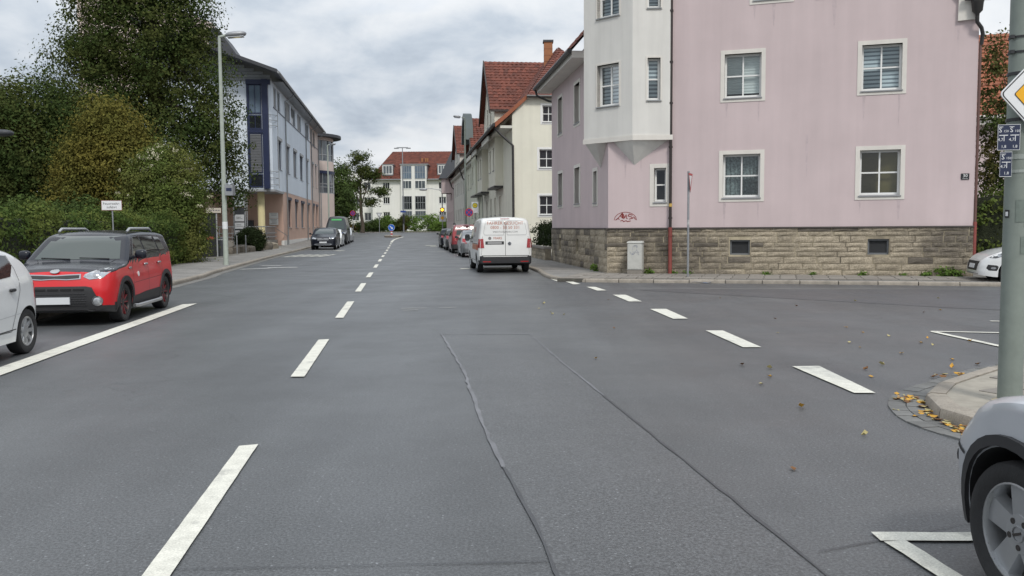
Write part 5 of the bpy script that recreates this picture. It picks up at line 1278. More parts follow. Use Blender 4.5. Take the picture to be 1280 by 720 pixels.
def smooth(tab, x, w=0.05): return sum(lerp1(tab, x + w * k) * c for k, c in ((-1, .25), (-.5, .25), (0, 0), (.5, .25), (1, .25)))
class Car: pass
def car(label, cat, name, spec, paint, loc, heading, group=None, step=0.06):
    """loc: ground point under the middle of the nose; heading: direction the nose points"""
    S = dict(W=.86, sill=.2, tum=.30, rc=.10, plan_f=(.45, .72), plan_t=(.35, .80), nose=[(0, .05), (.3, 0), (.7, .02), (1.2, .12)], tail=[(0, .06), (.3, 0), (.8, .02), (2, .06)], crown=.035, side=[(0, .955), (.12, .975), (.42, 1.0), (.62, .99), (.9, .985)], clad=0, shw=.05)
    S.update(spec)
    root = thing(name, label, cat, loc, math.atan2(-heading[0], heading[1]), group)
    C = Car(); C.root = root; C.S = S; L, W, sill, R, ra = S['L'], S['W'], S['sill'], S['R'], S['ra']
    ax = S['axles']
    def top(u): return smooth(S['top'], u, S['shw'])
    def belt(u): return lerp1(S['belt'], u)
    def plan(u):
        k = 1.0
        d, f = S['plan_f']
        if u < d: k *= f + (1 - f) * math.sqrt(max(0, 1 - (1 - u / d) ** 2.2))
        d, f = S['plan_t']
        if L - u < d: k *= f + (1 - f) * math.sqrt(max(0, 1 - (1 - (L - u) / d) ** 2.2))
        return W * k
    def hw(u, z):
        b = belt(u)
        x = plan(u) * lerp1(S['side'], z - sill)
        if z > b: x -= S['tum'] * (z - b) + S.get('tum2', .10) * (z - b) ** 2
        return x
    us = set([0, .012, .035, .07, .11, L, L - .012, L - .035, L - .07, L - .11])
    k = .16
    while k < L - .14: us.add(round(k, 3)); k += step
    for a in ax:
        for j in range(0, 17): us.add(round(a + ra * math.cos(PI * j / 16), 3))
        for q in (-1, 1): us.add(round(a + q * (ra + .004), 3))
    us = sorted(us)
    us = [u for i, u in enumerate(us) if i == 0 or u - us[i - 1] > .0035]
    def zb(u):
        z = sill + .05 * max(0, 1 - u / .35) + .07 * max(0, 1 - (L - u) / .45)
        for a in ax:
            if abs(u - a) < ra: z = max(z, R + math.sqrt(max(0, ra * ra - (u - a) ** 2)))
        return z
    NS = 12
    V, F, MI = [], [], []
    def shift(u, z):
        d = 0
        if u < .7: d += lerp1(S['nose'], z) * ((.7 - u) / .7) ** 1.5
        if u > L - .9: d -= lerp1(S['tail'], z) * ((u - L + .9) / .9) ** 1.3
        return d
    rows = []
    for u in us:
        zt, z0 = top(u), zb(u)
        zt = max(zt, z0 + .08); rc = min(S['rc'], (zt - z0) * .4)
        if zt < belt(u) + .05: rc = min(rc, S.get('rch', .07))
        zs = [z0 + (zt - rc - z0) * i / NS for i in range(NS + 1)]
        half = [(0, z0), (max(.05, hw(u, z0) - .06), z0)] + [(hw(u, z), z) for z in zs]
        xr = hw(u, zt - rc)
        rx = min(rc * 1.3, xr * .3)
        for j in range(1, 5):
            a = PI / 2 * j / 4; half.append((xr - rx * (1 - math.cos(a)), zt - rc + (rc) * math.sin(a) - (S['crown'] if j == 4 else S['crown'] * j / 4)))
        xt = xr - rx
        for j in range(1, 4):
            q = 1 - j / 3; half.append((xt * q, zt - S['crown'] * q * q))
        rows.append((u, half, zt))
    n = len(rows[0][1])
    ring_n = 2 * n - 2
    for u, half, zt in rows:
        full = [(x, z) for x, z in half] + [(-x, z) for x, z in half[-2:0:-1]]
        for x, z in full: V.append((x, -(u + shift(u, z)), z))
    colf = S.get('colour')
    for i in range(len(rows) - 1):
        um = (rows[i][0] + rows[i + 1][0]) / 2
        for k in range(ring_n):
            a, b = i * ring_n + k, i * ring_n + (k + 1) % ring_n
            F.append((a, b, b + ring_n, a + ring_n))
            kk = min(k, ring_n - 1 - k)
            if kk <= 1: MI.append(1)
            else:
                zm = (V[a][2] + V[b][2] + V[a + ring_n][2] + V[b + ring_n][2]) / 4
                MI.append(colf(um, zm, kk >= NS + 2) if colf else 0)
    for i0, rev in ((0, 0), (len(rows) - 1, 1)):
        base = i0 * ring_n
        for k in range(1, n - 1):
            a, b, c, d = base + k, base + k + 1, base + (ring_n - k - 1) % ring_n, base + (ring_n - k) % ring_n
            if k + 1 == n - 1: F.append((a, b, d))
            else: F.append((a, b, c, d))
            zm = V[a][2]; MI.append(colf(0 if not rev else L, zm, False) if colf else 0)
        F.append((base, base + 1, base + ring_n - 1)); MI.append(1)
    mb = MB(); mb.v = V; mb.f = F; mb.m = MI
    mats = [paint, M_under] + list(S.get('mats', []))
    C.body = mb.obj('body', mats, root, smooth=S.get('sharp', 32))
    C.bvh = BVHTree.FromPolygons([Vector(v) for v in V], F)
    C.hw, C.top, C.zb, C.L = hw, top, zb, L
    # dark tub between the wheels
    t = MB(); wi = W - .27
    t.box((-wi, -L + .25, sill + .02), (wi, -.22, min(.62, sill + .42)))
    for a in ax: t.box((-wi, -a - ra - .02, R - .1), (wi, -a + ra + .02, R + ra + .03))
    t.obj('underbody', M_under, root)
    return C
AX = {'L': (lambda a, b: Vector((-3, -a, b)), Vector((1, 0, 0))), 'R': (lambda a, b: Vector((3, -a, b)), Vector((-1, 0, 0))),
      'F': (lambda a, b: Vector((a, 3, b)), Vector((0, -1, 0))), 'B': (lambda a, b: Vector((a, -12, b)), Vector((0, 1, 0))), 'T': (lambda a, b: Vector((a, -b, 5)), Vector((0, 0, -1)))}
def cast(C, side, a, b, off):
    f, d = AX[side]; o = f(a, b)
    h = C.bvh.ray_cast(o, d)
    if h[0] is None:
        h = C.bvh.find_nearest(o + d * (3 if side in 'LR' else 2))
        return h[0] - d * off
    return h[0] - d * off
def patch(C, name, side, poly, m, off=.006, thick=.03, res=.045, parent=None, dome=0.0, smooth_=40):
    """panel that follows the body, standing proud of it, with a rim going back under the surface"""
    P = dense([tuple(p) for p in poly] + [tuple(poly[0])], res)[:-1]
    n = len(P)
    xs = [p[0] for p in P]; zs = [p[1] for p in P]
    pts = [Vector(p) for p in P]; ins = []
    gx, gz = max(1, int((max(xs) - min(xs)) / res)), max(1, int((max(zs) - min(zs)) / res))
    for i in range(1, gx):
        for j in range(1, gz):
            q = (min(xs) + (max(xs) - min(xs)) * i / gx, min(zs) + (max(zs) - min(zs)) * j / gz)
            if inside(q, P) and min((q[0] - p[0]) ** 2 + (q[1] - p[1]) ** 2 for p in P) > (res * .4) ** 2: ins.append(Vector(q))
    r = delaunay_2d_cdt(pts + ins, [(i, (i + 1) % n) for i in range(n)], [], 1, 1e-6)
    d = AX[side][1]; vs = []
    cx, cz = sum(xs) / n, sum(zs) / n; rad = max(max(xs) - min(xs), max(zs) - min(zs)) / 2
    for q in r[0]:
        e = dome * max(0, 1 - ((q.x - cx) ** 2 + (q.y - cz) ** 2) / rad ** 2) if dome else 0
        vs.append(cast(C, side, q.x, q.y, off + e))
    fs = [tuple(f) for f in r[2]]
    cnt = {}
    for f in fs:
        for i in range(len(f)):
            k = (f[i], f[(i + 1) % len(f)]); cnt[k] = 1
    ed = [k for k in cnt if (k[1], k[0]) not in cnt]
    ob = sorted(set(i for k in ed for i in k)); mp = {}
    for i in ob: mp[i] = len(vs); vs.append(vs[i] + d * thick)
    fs += [(a, mp[a], mp[b], b) for a, b in ed]
    b = MB(); b.add(vs, fs)
    return b.obj(name, m, parent or C.root, smooth=smooth_)
def both(C, name, poly, m, **k):
    return [patch(C, name, s, poly, m, **k) for s in 'LR']
def mir(poly): return [(-a, b) for a, b in poly]
def seam(C, line, side, w=.008, off=.0035, m=None, name='shut_line', parent=None):
    P = dense(line, .06); b = MB(); vs = []
    for i, p in enumerate(P):
        a, c = P[max(i - 1, 0)], P[min(i + 1, len(P) - 1)]
        t = Vector((c[0] - a[0], c[1] - a[1])); t = t.normalized() if t.length else Vector((1, 0))
        for s in (-1, 1): vs.append(cast(C, side, p[0] - t.y * w * s / 2, p[1] + t.x * w * s / 2, off))
    b.add(vs, [(2 * i, 2 * i + 1, 2 * i + 3, 2 * i + 2) for i in range(len(P) - 1)])
    return b.obj(name, m or M_seam, parent or C.root)
def disc(cx, cz, r, n=20, rz=None): return [(cx + r * math.cos(2 * PI * i / n), cz + (rz or r) * math.sin(2 * PI * i / n)) for i in range(n)]
WH = {}
def wheel(C, u, side, style, x=None, steer=0.0):
    """wheel > tyre, rim; meshes are shared between alike wheels"""
    S = C.S; R, tw = S['R'], S.get('tw', .2); rr = S.get('rr', R * .66)
    key = (style, R, tw, rr)
    if key not in WH:
        t = MB(); h = tw / 2
        t.lathe([(rr - .01, -h * .8), (rr + .012, -h * .93), (R * .86, -h * 1.02), (R * .955, -h * .95), (R * .99, -h * .78), (R, -h * .5), (R, h * .5), (R * .99, h * .78), (R * .955, h * .95), (R * .86, h * 1.02), (rr + .012, h * .93), (rr - .01, h * .8), (rr - .012, -h * .8), (rr - .01, -h * .8)], (0, 0, 0), 'x', 40)
        tm = t.mesh('tyre', M_tyre, 35)
        r = MB()   # outer face at +x
        r.lathe([(rr, h * .86), (rr * .965, h * .88), (rr * .94, h * .72), (rr * .92, h * .1), (rr * .92, -h * .6)], (0, 0, 0), 'x', 36)
        r.lathe([(.001, h * -.1), (rr * .92, h * -.1)], (0, 0, 0), 'x', 24, 1)
        def spoke(a, w0, w1, r0, r1, x0, x1, mi=0, th=.025):
            c, s = math.cos(a), math.sin(a)
            f = lambda rad, t_, xx: (xx, rad * c - t_ * s, rad * s + t_ * c)
            r.hexa([f(r0, -w0, x0 - th), f(r0, w0, x0 - th), f(r1, w1, x1 - th), f(r1, -w1, x1 - th), f(r0, -w0 * .75, x0), f(r0, w0 * .75, x0), f(r1, w1 * .75, x1), f(r1, -w1 * .75, x1)], mi)
        ms = [M_alloy, M_brake]
        if style == 'five':
            for k in range(5): spoke(2 * PI * k / 5 + .35, .055, .075, rr * .15, rr * .93, h * .62, h * .66, 0, .05)
            r.lathe([(rr * .40, h * .45), (rr * .38, h * .68), (rr * .2, h * .72), (.001, h * .72)], (0, 0, 0), 'x', 24)
            for k in range(5):
                a = 2 * PI * k / 5 + .35 + PI / 5; r.lathe([(.013, h * .735), (.0135, h * .70)], (0, rr * .27 * math.cos(a), rr * .27 * math.sin(a)), 'x', 10, 1); r.lathe([(.001, h * .727), (.013, h * .727)], (0, rr * .27 * math.cos(a), rr * .27 * math.sin(a)), 'x', 10, 1)
            r.lathe([(rr * .17, h * .725), (rr * .165, h * .78), (rr * .145, h * .78), (rr * .14, h * .74)], (0, 0, 0), 'x', 20)
            r.hexa([(h * .735, -.03, -.02), (h * .735, -.03, -.008), (h * .735, .03, .02), (h * .735, .03, .008), (h * .77, -.03, -.02), (h * .77, -.03, -.008), (h * .77, .03, .02), (h * .77, .03, .008)], 1)
        elif style == 'red':
            ms = [M_alloy_dark, M_brake, M_rim_red]
            for k in range(5):
                a = 2 * PI * k / 5 + .3
                for q in (-.19, .19): spoke(a + q, .024, .03, rr * .12, rr * .93, h * .55, h * .7)
                for q in (-.30, .30): spoke(a + q, .012, .012, rr * .3, rr * .92, h * .6, h * .74, 2)
            r.lathe([(rr * .24, h * .4), (rr * .22, h * .62), (.001, h * .64)], (0, 0, 0), 'x', 20)
        elif style == 'cover':
            for k in range(9): spoke(2 * PI * k / 9, .022, .036, rr * .3, rr * .93, h * .62, h * .74, 0, .02)
            r.lathe([(rr * .46, h * .5), (rr * .42, h * .68), (rr * .15, h * .74), (.001, h * .74)], (0, 0, 0), 'x', 24)
            r.lathe([(rr * .93, h * .5), (rr * .9, h * .78), (rr * .99, h * .86)], (0, 0, 0), 'x', 30)
        else:   # plain multi-spoke / steel
            for k in range(7): spoke(2 * PI * k / 7, .03, .045, rr * .1, rr * .93, h * .55, h * .7)
            r.lathe([(rr * .28, h * .4), (rr * .25, h * .62), (.001, h * .62)], (0, 0, 0), 'x', 20)
        WH[key] = (tm, r.mesh('rim', ms, 30))
    xo = (x if x is not None else S['W'] - tw / 2 - .02) * (1 if side == 'R' else -1)
    w = O('wheel', C.root, (xo, -u, R), (0 if side == 'R' else PI) + steer)
    O('tyre', w, data=WH[key][0]); O('rim', w, data=WH[key][1])
    return w
def wheels(C, style, **k):
    for u in C.S['axles']:
        for s in 'LR': wheel(C, u, s, style, **k)
def mirror_(C, u, z, m, side, size=(.085, .06, .075)):
    x = C.hw(u, z) * (1 if side == 'R' else -1); sg = 1 if side == 'R' else -1
    b = MB(); b.blob((x + sg * .14, -u, z + .06), size, .65, 14, 9); b.tube([(x - sg * .02, -u - .02, z), (x + sg * .1, -u, z + .03)], .025, 6)
    o = b.obj('wing_mirror', m, C.root, smooth=60)
    g = MB(); g.box((x + sg * .14 - size[0] * .75, -u - size[1] - .004, z + .06 - size[2] * .7), (x + sg * .14 + size[0] * .75, -u - size[1] + .01, z + .06 + size[2] * .7)); g.obj('mirror_glass', M_carglass, o)
def door(C, poly, m, parts=('L', 'R'), handle=None, hm=None):
    for s in parts:
        cx, cz = sum(p[0] for p in poly) / len(poly), sum(p[1] for p in poly) / len(poly)
        big = [(cx + (a - cx) * 1.0 + math.copysign(.007, a - cx), cz + (b - cz) + math.copysign(.007, b - cz)) for a, b in poly]
        patch(C, 'door_gap', s, big, M_seam, off=.0015, thick=.01, res=.12)
        d = patch(C, 'door', s, poly, m, off=.0045, thick=.02, res=.1)
        if handle:
            p = cast(C, s, handle[0], handle[1], .02); h = MB(); h.blob(p, (.022, .095, .018), .6, 12, 7); h.obj('handle', hm or m, d, smooth=60)
def plate(C, side, cx, cz, w=.52, h=.11, off=.02): return patch(C, 'number_plate', side, rect(cx - w / 2, cx + w / 2, cz - h / 2, cz + h / 2), M_plate, off=off, thick=.05, res=.2)
def arch_trim(C, m, w=.055, off=.012, sides='LR', a0=-.25, a1=PI + .25):
    S = C.S
    for u in S['axles']:
        n = 20; o = [(u + (S['ra'] + w) * math.cos(a0 + (a1 - a0) * i / n), S['R'] + (S['ra'] + w) * math.sin(a0 + (a1 - a0) * i / n)) for i in range(n + 1)]
        i_ = [(u + (S['ra'] + .004) * math.cos(a0 + (a1 - a0) * i / n), S['R'] + (S['ra'] + .004) * math.sin(a0 + (a1 - a0) * i / n)) for i in range(n + 1)]
        o = [(a, max(b, S['sill'] + .03)) for a, b in o]; i_ = [(a, max(b, S['sill'] + .03)) for a, b in i_]
        for s in sides: patch(C, 'arch_trim', s, o + i_[::-1], m, off=off, thick=.03, res=.07)
UPR = lambda r, Y: Vector(rd(r, Y, zr(Y)))
H_AWAY, H_TO = (-.125, 1), (.125, -1)

# --- red and black crossover
P_red = car_paint('paint_red', (0.56, 0.008, 0.013), rough=.32, coat=.4)
P_black = mat('paint_black_blue', (0.008, 0.010, 0.017), rough=0.25, coat=0.12, spec=0.4)
def soul_col(u, z, topq):
    if z < .36 or (u > .0 and z < .33): return 3
    if topq and z > .9: return 2
    if u > 1.0 and z > 1.0 + .03 * u: return 2
    return 0
C = car('red and black two tone crossover parked before the long hedge', 'car', 'crossover_car',
        dict(L=4.14, W=.90, sill=.21, R=.335, ra=.385, axles=(.83, 3.40), tw=.225, rr=.235, rc=.10, rch=.09, tum=.33, tum2=.14,
             top=[(0, .90), (.06, .965), (.5, 1.02), (.95, 1.05), (1.05, 1.08), (1.72, 1.53), (1.95, 1.575), (2.6, 1.60), (3.5, 1.585), (3.9, 1.55), (4.0, 1.48), (4.09, 1.2), (4.14, 1.05)],
             belt=[(0, .95), (.9, 1.02), (1.3, 1.06), (4.1, 1.16)], nose=[(.2, .05), (.4, 0), (.62, .0), (.8, .05), (.95, .12)], tail=[(.2, .08), (.5, 0), (1.0, .03), (1.6, .12)], plan_f=(.48, .78),
             side=[(0, .94), (.10, .975), (.35, 1.0), (.6, .995), (.75, .975), (.9, .965)], colour=soul_col, mats=[P_black, M_black_plastic]),
        P_red, UPR(-4.62, 14.22), H_TO)
patch(C, 'windscreen', 'F', [(-.72, 1.09), (.72, 1.09), (.575, 1.495), (-.575, 1.495)], M_windscreen, off=.008, thick=.02, res=.12)
for s in 'LR':
    patch(C, 'side_window', s, [(1.42, 1.13), (2.17, 1.135), (2.17, 1.475), (1.84, 1.465)], M_carglass)
    patch(C, 'side_window', s, [(2.25, 1.14), (3.05, 1.155), (3.05, 1.475), (2.25, 1.475)], M_carglass)
    patch(C, 'side_window', s, [(3.12, 1.17), (3.55, 1.20), (3.42, 1.45), (3.12, 1.465)], M_carglass)
    seam(C, [(1.30, .42), (1.26, .9), (1.36, 1.1), (1.8, 1.49), (2.2, 1.505), (2.21, 1.1), (2.21, .42), (1.30, .42)], s)
    seam(C, [(2.21, .42), (2.9, .42), (3.1, .62), (3.16, .9), (3.1, 1.16), (3.06, 1.5), (2.2, 1.505)], s)
    seam(C, [(1.28, .66), (1.35, .655), (3.05, .70)], s, w=.006)
    patch(C, 'cladding', s, [(1.22, .26), (3.0, .26), (3.0, .47), (2.0, .45), (1.22, .40)], M_black_plastic, off=.012)
    for hu in (2.02, 2.93):
        p = cast(C, s, hu, .965, .024); h = MB(); h.blob(p, (.024, .10, .02), .6, 12, 7); h.obj('door_handle', M_chrome, C.root, smooth=60)
    p = cast(C, s, 1.12, .93, .01); h = MB(); h.blob(p, (.012, .08, .02), .6, 12, 7); h.obj('side_repeater', M_chrome, C.root, smooth=60)
    sg = 1 if s == 'R' else -1
    b = MB(); b.tube([(sg * .60, -1.95, 1.57), (sg * .605, -2.1, 1.625), (sg * .61, -3.3, 1.625), (sg * .60, -3.5, 1.57)], [.02, .028, .028, .02], 8); b.obj('roof_rail', M_alloy, C.root, smooth=60)
    b = MB(); b.tube([(sg * .90, -1.25, .245), (sg * .93, -1.35, .235), (sg * .93, -2.85, .235), (sg * .90, -2.95, .245)], .035, 8); b.obj('side_step', M_alloy, C.root, smooth=60)
    mirror_(C, 1.42, 1.10, P_black, s, (.10, .075, .085))
st = patch(C, 'door_sticker', 'L', disc(2.02 - .45, .80, .05, 10), M_white, off=.006, thick=.006)
arch_trim(C, M_black_plastic, .085, .018)
# front: two-tone bumper, slim chrome grille, lower grille, lamps
patch(C, 'grille', 'F', [(-.42, .795), (-.42, .88), (-.2, .872), (0, .86), (.2, .872), (.42, .88), (.42, .795), (.2, .78), (0, .792), (-.2, .78)], M_chrome, off=.014, thick=.04)
patch(C, 'grille_mesh', 'F', [(-.395, .812), (-.395, .862), (-.2, .856), (0, .845), (.2, .856), (.395, .862), (.395, .812), (.2, .797), (0, .808), (-.2, .797)], M_black_plastic, off=.019, thick=.02)
patch(C, 'badge', 'F', disc(0, .925, .075, 18, .032), M_chrome, off=.028, thick=.05)
lg = patch(C, 'lower_grille', 'F', [(-.78, .30), (-.60, .655), (-.5, .675), (.5, .675), (.60, .655), (.78, .30), (.62, .245), (-.62, .245)], M_black_plastic, off=.012, thick=.04)
for k in range(5): patch(C, 'grille_slot', 'F', rect(-.48 + .2 * k, -.31 + .2 * k, .605, .635), M_under, off=.022, thick=.02, parent=lg)
gm = MB()
for i in range(22):
    for j in range(6):
        cx_, cz_ = -.5 + i * .0476 + (.0238 if j % 2 else 0), .36 + j * .038
        p = cast(C, 'F', cx_, cz_, .02); gm.tube([p + Vector((-.017, 0, 0)), p + Vector((.017, 0, 0))], .006, 4)
gm.obj('grille_honeycomb', mat('grille_gloss', (.04, .04, .042), rough=.25), lg)['kind'] = 'stuff'
plate(C, 'F', 0, .44, .52, .115, .045)
patch(C, 'skid_plate', 'F', [(-.62, .255), (-.5, .29), (.5, .29), (.62, .255), (.45, .225), (-.45, .225)], M_alloy, off=.03, thick=.05)
for sg in (1, -1):
    T = (lambda p: p) if sg == 1 else mir
    hl_ = patch(C, 'headlight', 'F', T([(.46, .83), (.48, .875), (.66, .95), (.86, 1.0), (.84, .90), (.76, .81), (.56, .785)]), M_lamp_clear, off=.012, thick=.05)
    patch(C, 'lens', 'F', T(disc(.66, .875, .055)), M_chrome, off=.018, thick=.03, parent=hl_, dome=.02); patch(C, 'lens', 'F', T(disc(.66, .875, .038)), M_carglass, off=.022, thick=.03, parent=hl_, dome=.025)
    patch(C, 'fog_lamp', 'F', T(disc(.685, .43, .085)), M_chrome, off=.022, thick=.05); patch(C, 'fog_lens', 'F', T(disc(.685, .43, .058)), M_lamp_clear, off=.027, thick=.03, dome=.02)
    seam(C, T([(.50, .915), (.55, 1.0), (.66, 1.08)]), 'T' if False else 'F', w=.006)
for a, c in (((-.55, 1.095), (-.05, 1.115)), ((.1, 1.095), (.6, 1.115))):
    p, q = cast(C, 'F', *a, .02), cast(C, 'F', *c, .02); b = MB(); b.tube([p, q], .011, 5); b.obj('wiper', M_black_plastic, C.root)
wheels(C, 'red')

# --- white panel van
P_van = car_paint('paint_van_white', (0.70, 0.70, 0.68), rough=0.35, coat=0.5, dirt=0.10)
C = car('white delivery van with orange lettering seen from behind at the right kerb', 'van', 'delivery_van',
        dict(L=4.9, W=.95, sill=.28, R=.335, ra=.385, axles=(.93, 3.93), tw=.21, rr=.215, rc=.17, rch=.10, tum=.12, tum2=.05,
             top=[(0, .95), (.08, 1.02), (.6, 1.12), (.95, 1.18), (1.75, 1.80), (2.0, 1.91), (2.5, 1.96), (4.3, 1.965), (4.72, 1.94), (4.86, 1.88), (4.9, 1.82)], belt=[(0, .95), (.9, 1.05), (4.9, 1.10)],
             nose=[(.2, .05), (.45, 0), (.9, .12), (1.2, .2)], tail=[(.2, .02), (.5, 0), (1.0, .015), (1.95, .10)], plan_t=(.22, .90), side=[(0, .95), (.08, .98), (.4, 1.0), (.7, .995), (.95, .985)],
             colour=lambda u, z, t: 2 if (z < .5 and u > 4.55) or z < .34 else 0, mats=[M_black_plastic]), P_van, UPR(4.72, 35.0), H_AWAY)
van = C
for s in 'LR':
    patch(C, 'side_window', s, [(1.35, 1.17), (2.2, 1.17), (2.2, 1.70), (1.75, 1.69), (1.4, 1.35)], M_carglass)
    seam(C, [(1.28, .42), (1.26, 1.1), (1.75, 1.76), (2.28, 1.78), (2.28, .42), (1.28, .42)], s, w=.012)
    seam(C, [(2.30, .42), (3.45, .42), (3.45, 1.80), (2.30, 1.80)], s, w=.012)
    seam(C, [(2.4, 1.02), (4.5, 1.02)], s, w=.02)
    sp = patch(C, 'side_panel', s, [(2.42, 1.15), (3.36, 1.15), (3.36, 1.72), (2.42, 1.72)], mat('panel_grey_print', (.42, .41, .40), rough=.5), off=.005, thick=.02)
    patch(C, 'side_panel', s, [(3.55, 1.15), (4.55, 1.15), (4.50, 1.72), (3.55, 1.72)], mat('panel_grey_print', (.42, .41, .40)), off=.005, thick=.02)
    mirror_(C, 1.38, 1.15, M_black_plastic, s, (.10, .08, .13))
    stp = patch(C, 'orange_stripe', s, [(2.3, .80), (4.62, .80), (4.62, 1.0), (2.3, 1.0)], mat('print_orange_pale', (.42, .19, .12), rough=.5, var=.3, vs=6), off=.004, thick=.008)
    patch(C, 'orange_block', s, [(4.0, .80), (4.62, .80), (4.62, 1.0), (4.0, 1.0)], mat('print_orange', (.45, .09, .035), rough=.5), off=.0055, thick=.008)
    p = cast(C, s, 2.15, 1.06, .02); h = MB(); h.blob(p, (.02, .10, .02), .6, 10, 7); h.obj('door_handle', M_black_plastic, C.root)
patch(C, 'windscreen', 'F', [(-.72, 1.25), (.72, 1.25), (.66, 1.80), (-.66, 1.80)], M_carglass, off=.008, thick=.02, res=.12)
M_print_o = mat('print_orange_text', (.42, .13, .075), rough=.5); M_print_g = mat('print_grey_text', (.18, .17, .17), rough=.5)
def print_on(C, side, body, cx, cz, size, m, sx=1.0, off=.013, name='lettering', flip=1, align='CENTER', parent=None):
    v, f = text_mesh(body, size, align); b = MB()
    b.add([cast(C, side, cx + flip * p[0] * sx, cz + p[1], off) for p in v], f)
    return b.obj(name, m, parent or C.root)
rd_ = [patch(C, 'rear_door', 'B', q, P_van, off=.005, thick=.02) for q in ([(-.83, .62), (-.012, .62), (-.012, 1.86), (-.72, 1.86), (-.80, 1.3)], [(.83, .62), (.012, .62), (.012, 1.86), (.72, 1.86), (.80, 1.3)])]
seam(C, [(-.84, .61), (.84, .61)], 'B', w=.016, off=.007); seam(C, [(0, .61), (0, 1.87)], 'B', w=.012, off=.007)
for sg in (-1, 1):
    win = [(sg * .06, 1.33), (sg * .72, 1.33), (sg * .76, 1.40), (sg * .68, 1.80), (sg * .62, 1.83), (sg * .06, 1.83)]
    patch(C, 'covered_window', 'B', win, P_van, off=.012, thick=.02)
    seam(C, win + [win[0]], 'B', w=.010, off=.0128, m=mat('rubber_grey', (.3, .3, .3), rough=.7))
    patch(C, 'rear_light', 'B', [(sg * .745, .88), (sg * .875, .88), (sg * .865, 1.2), (sg * .775, 1.2)], M_lamp_red, off=.02, thick=.06)
    patch(C, 'rear_light', 'L' if sg < 0 else 'R', [(4.70, .88), (4.87, .88), (4.86, 1.2), (4.72, 1.2)], M_lamp_red, off=.008, thick=.03)
    patch(C, 'reflector', 'B', rect(*sorted((sg * .52, sg * .80)), .385, .425), M_lamp_red, off=.075, thick=.03)
    seam(C, [(sg * .80, 1.28), (sg * .84, .64)], 'B', w=.008, off=.008)
patch(C, 'rear_bumper', 'B', [(-.93, .30), (.93, .30), (.95, .60), (.80, .60), (.72, .545), (-.72, .545), (-.80, .60), (-.95, .60)], M_black_plastic, off=.07, thick=.10)
print_on(C, 'B', 'FAHRER GESUCHT', 0, 1.735, .155, M_print_o, 1.0, .016)
print_on(C, 'B', '0800 - 33 50 331', 0, 1.585, .15, M_print_o, 1.0, .016)
print_on(C, 'B', 'SPEDITION-MARS.COM', 0, 1.435, .085, M_print_g, 1.0, .016)
print_on(C, 'B', 'MARS', -.27, 1.215, .12, M_print_o, 1.0)
patch(C, 'globe_mark', 'B', disc(-.545, 1.215, .055), M_print_g, off=.011, thick=.01)
for s, fl in (('L', -1), ('R', 1)):
    print_on(C, s, 'MARS', 2.9, 1.50, .28, M_print_o, 1.0, .010, flip=-1 if s == 'R' else 1, parent=None)
    print_on(C, s, 'SPEDITION', 2.9, 1.28, .11, M_print_g, 1.0, .010, flip=-1 if s == 'R' else 1)
patch(C, 'plate_recess', 'B', [(-.70, 1.0), (-.05, 1.0), (-.05, 1.11), (-.70, 1.11)], M_black_plastic, off=.012, thick=.02)
patch(C, 'number_plate', 'B', rect(-.62, -.13, 1.02, 1.085), mat('plate_grey', (.30, .30, .30), rough=.6), off=.016, thick=.02)
bd = patch(C, 'round_badge', 'B', disc(.145, 1.03, .065), M_chrome, off=.016, thick=.02)
patch(C, 'badge_face', 'B', disc(.145, 1.03, .05), M_slate, off=.018, thick=.01, parent=bd)
b = MB()
for q in ([(.105, 1.06), (.145, 1.0), (.185, 1.06)], [(.12, 1.035), (.145, 1.075), (.17, 1.035)]):
    b.tube([cast(C, 'B', *p, .022) for p in q], .006, 4)
b.obj('badge_mark', M_chrome, bd)
patch(C, 'brake_light', 'B', rect(-.16, .16, 1.885, 1.905), M_lamp_red, off=.02, thick=.05)
wheels(C, 'steel')

# --- white hatchback at the left edge
P_white = car_paint('paint_white', (0.72, 0.73, 0.73), coat=0.8)
def hatch_spec(**k):
    d = dict(L=3.6, W=.82, sill=.2, R=.295, ra=.335, axles=(.72, 3.08), tw=.185, rr=.195, rc=.13, rch=.09, tum=.30, tum2=.12,
             top=[(0, .72), (.06, .78), (.5, .90), (.92, .97), (1.0, 1.0), (1.7, 1.41), (2.0, 1.47), (2.5, 1.48), (3.0, 1.45), (3.2, 1.40), (3.36, 1.22), (3.5, .98), (3.58, .88), (3.6, .84)], belt=[(0, .8), (.9, .9), (3.6, .98)],
             tail=[(.2, .10), (.45, 0), (.8, .03), (1.45, .06)], plan_t=(.5, .74))
    d.update(k); return d
C = car('white small hatchback cut off by the left edge of the picture', 'car', 'hatchback_car', hatch_spec(tail=[(.2, .08), (.45, 0), (.75, .02), (1.0, .06)], top=[(0, .72), (.06, .78), (.5, .90), (.92, .97), (1.0, 1.0), (1.7, 1.41), (2.0, 1.46), (2.5, 1.455), (2.9, 1.38), (3.15, 1.29), (3.33, 1.10), (3.47, .88), (3.56, .74), (3.6, .66)]), P_white, UPR(-4.57, 8.1), H_TO)
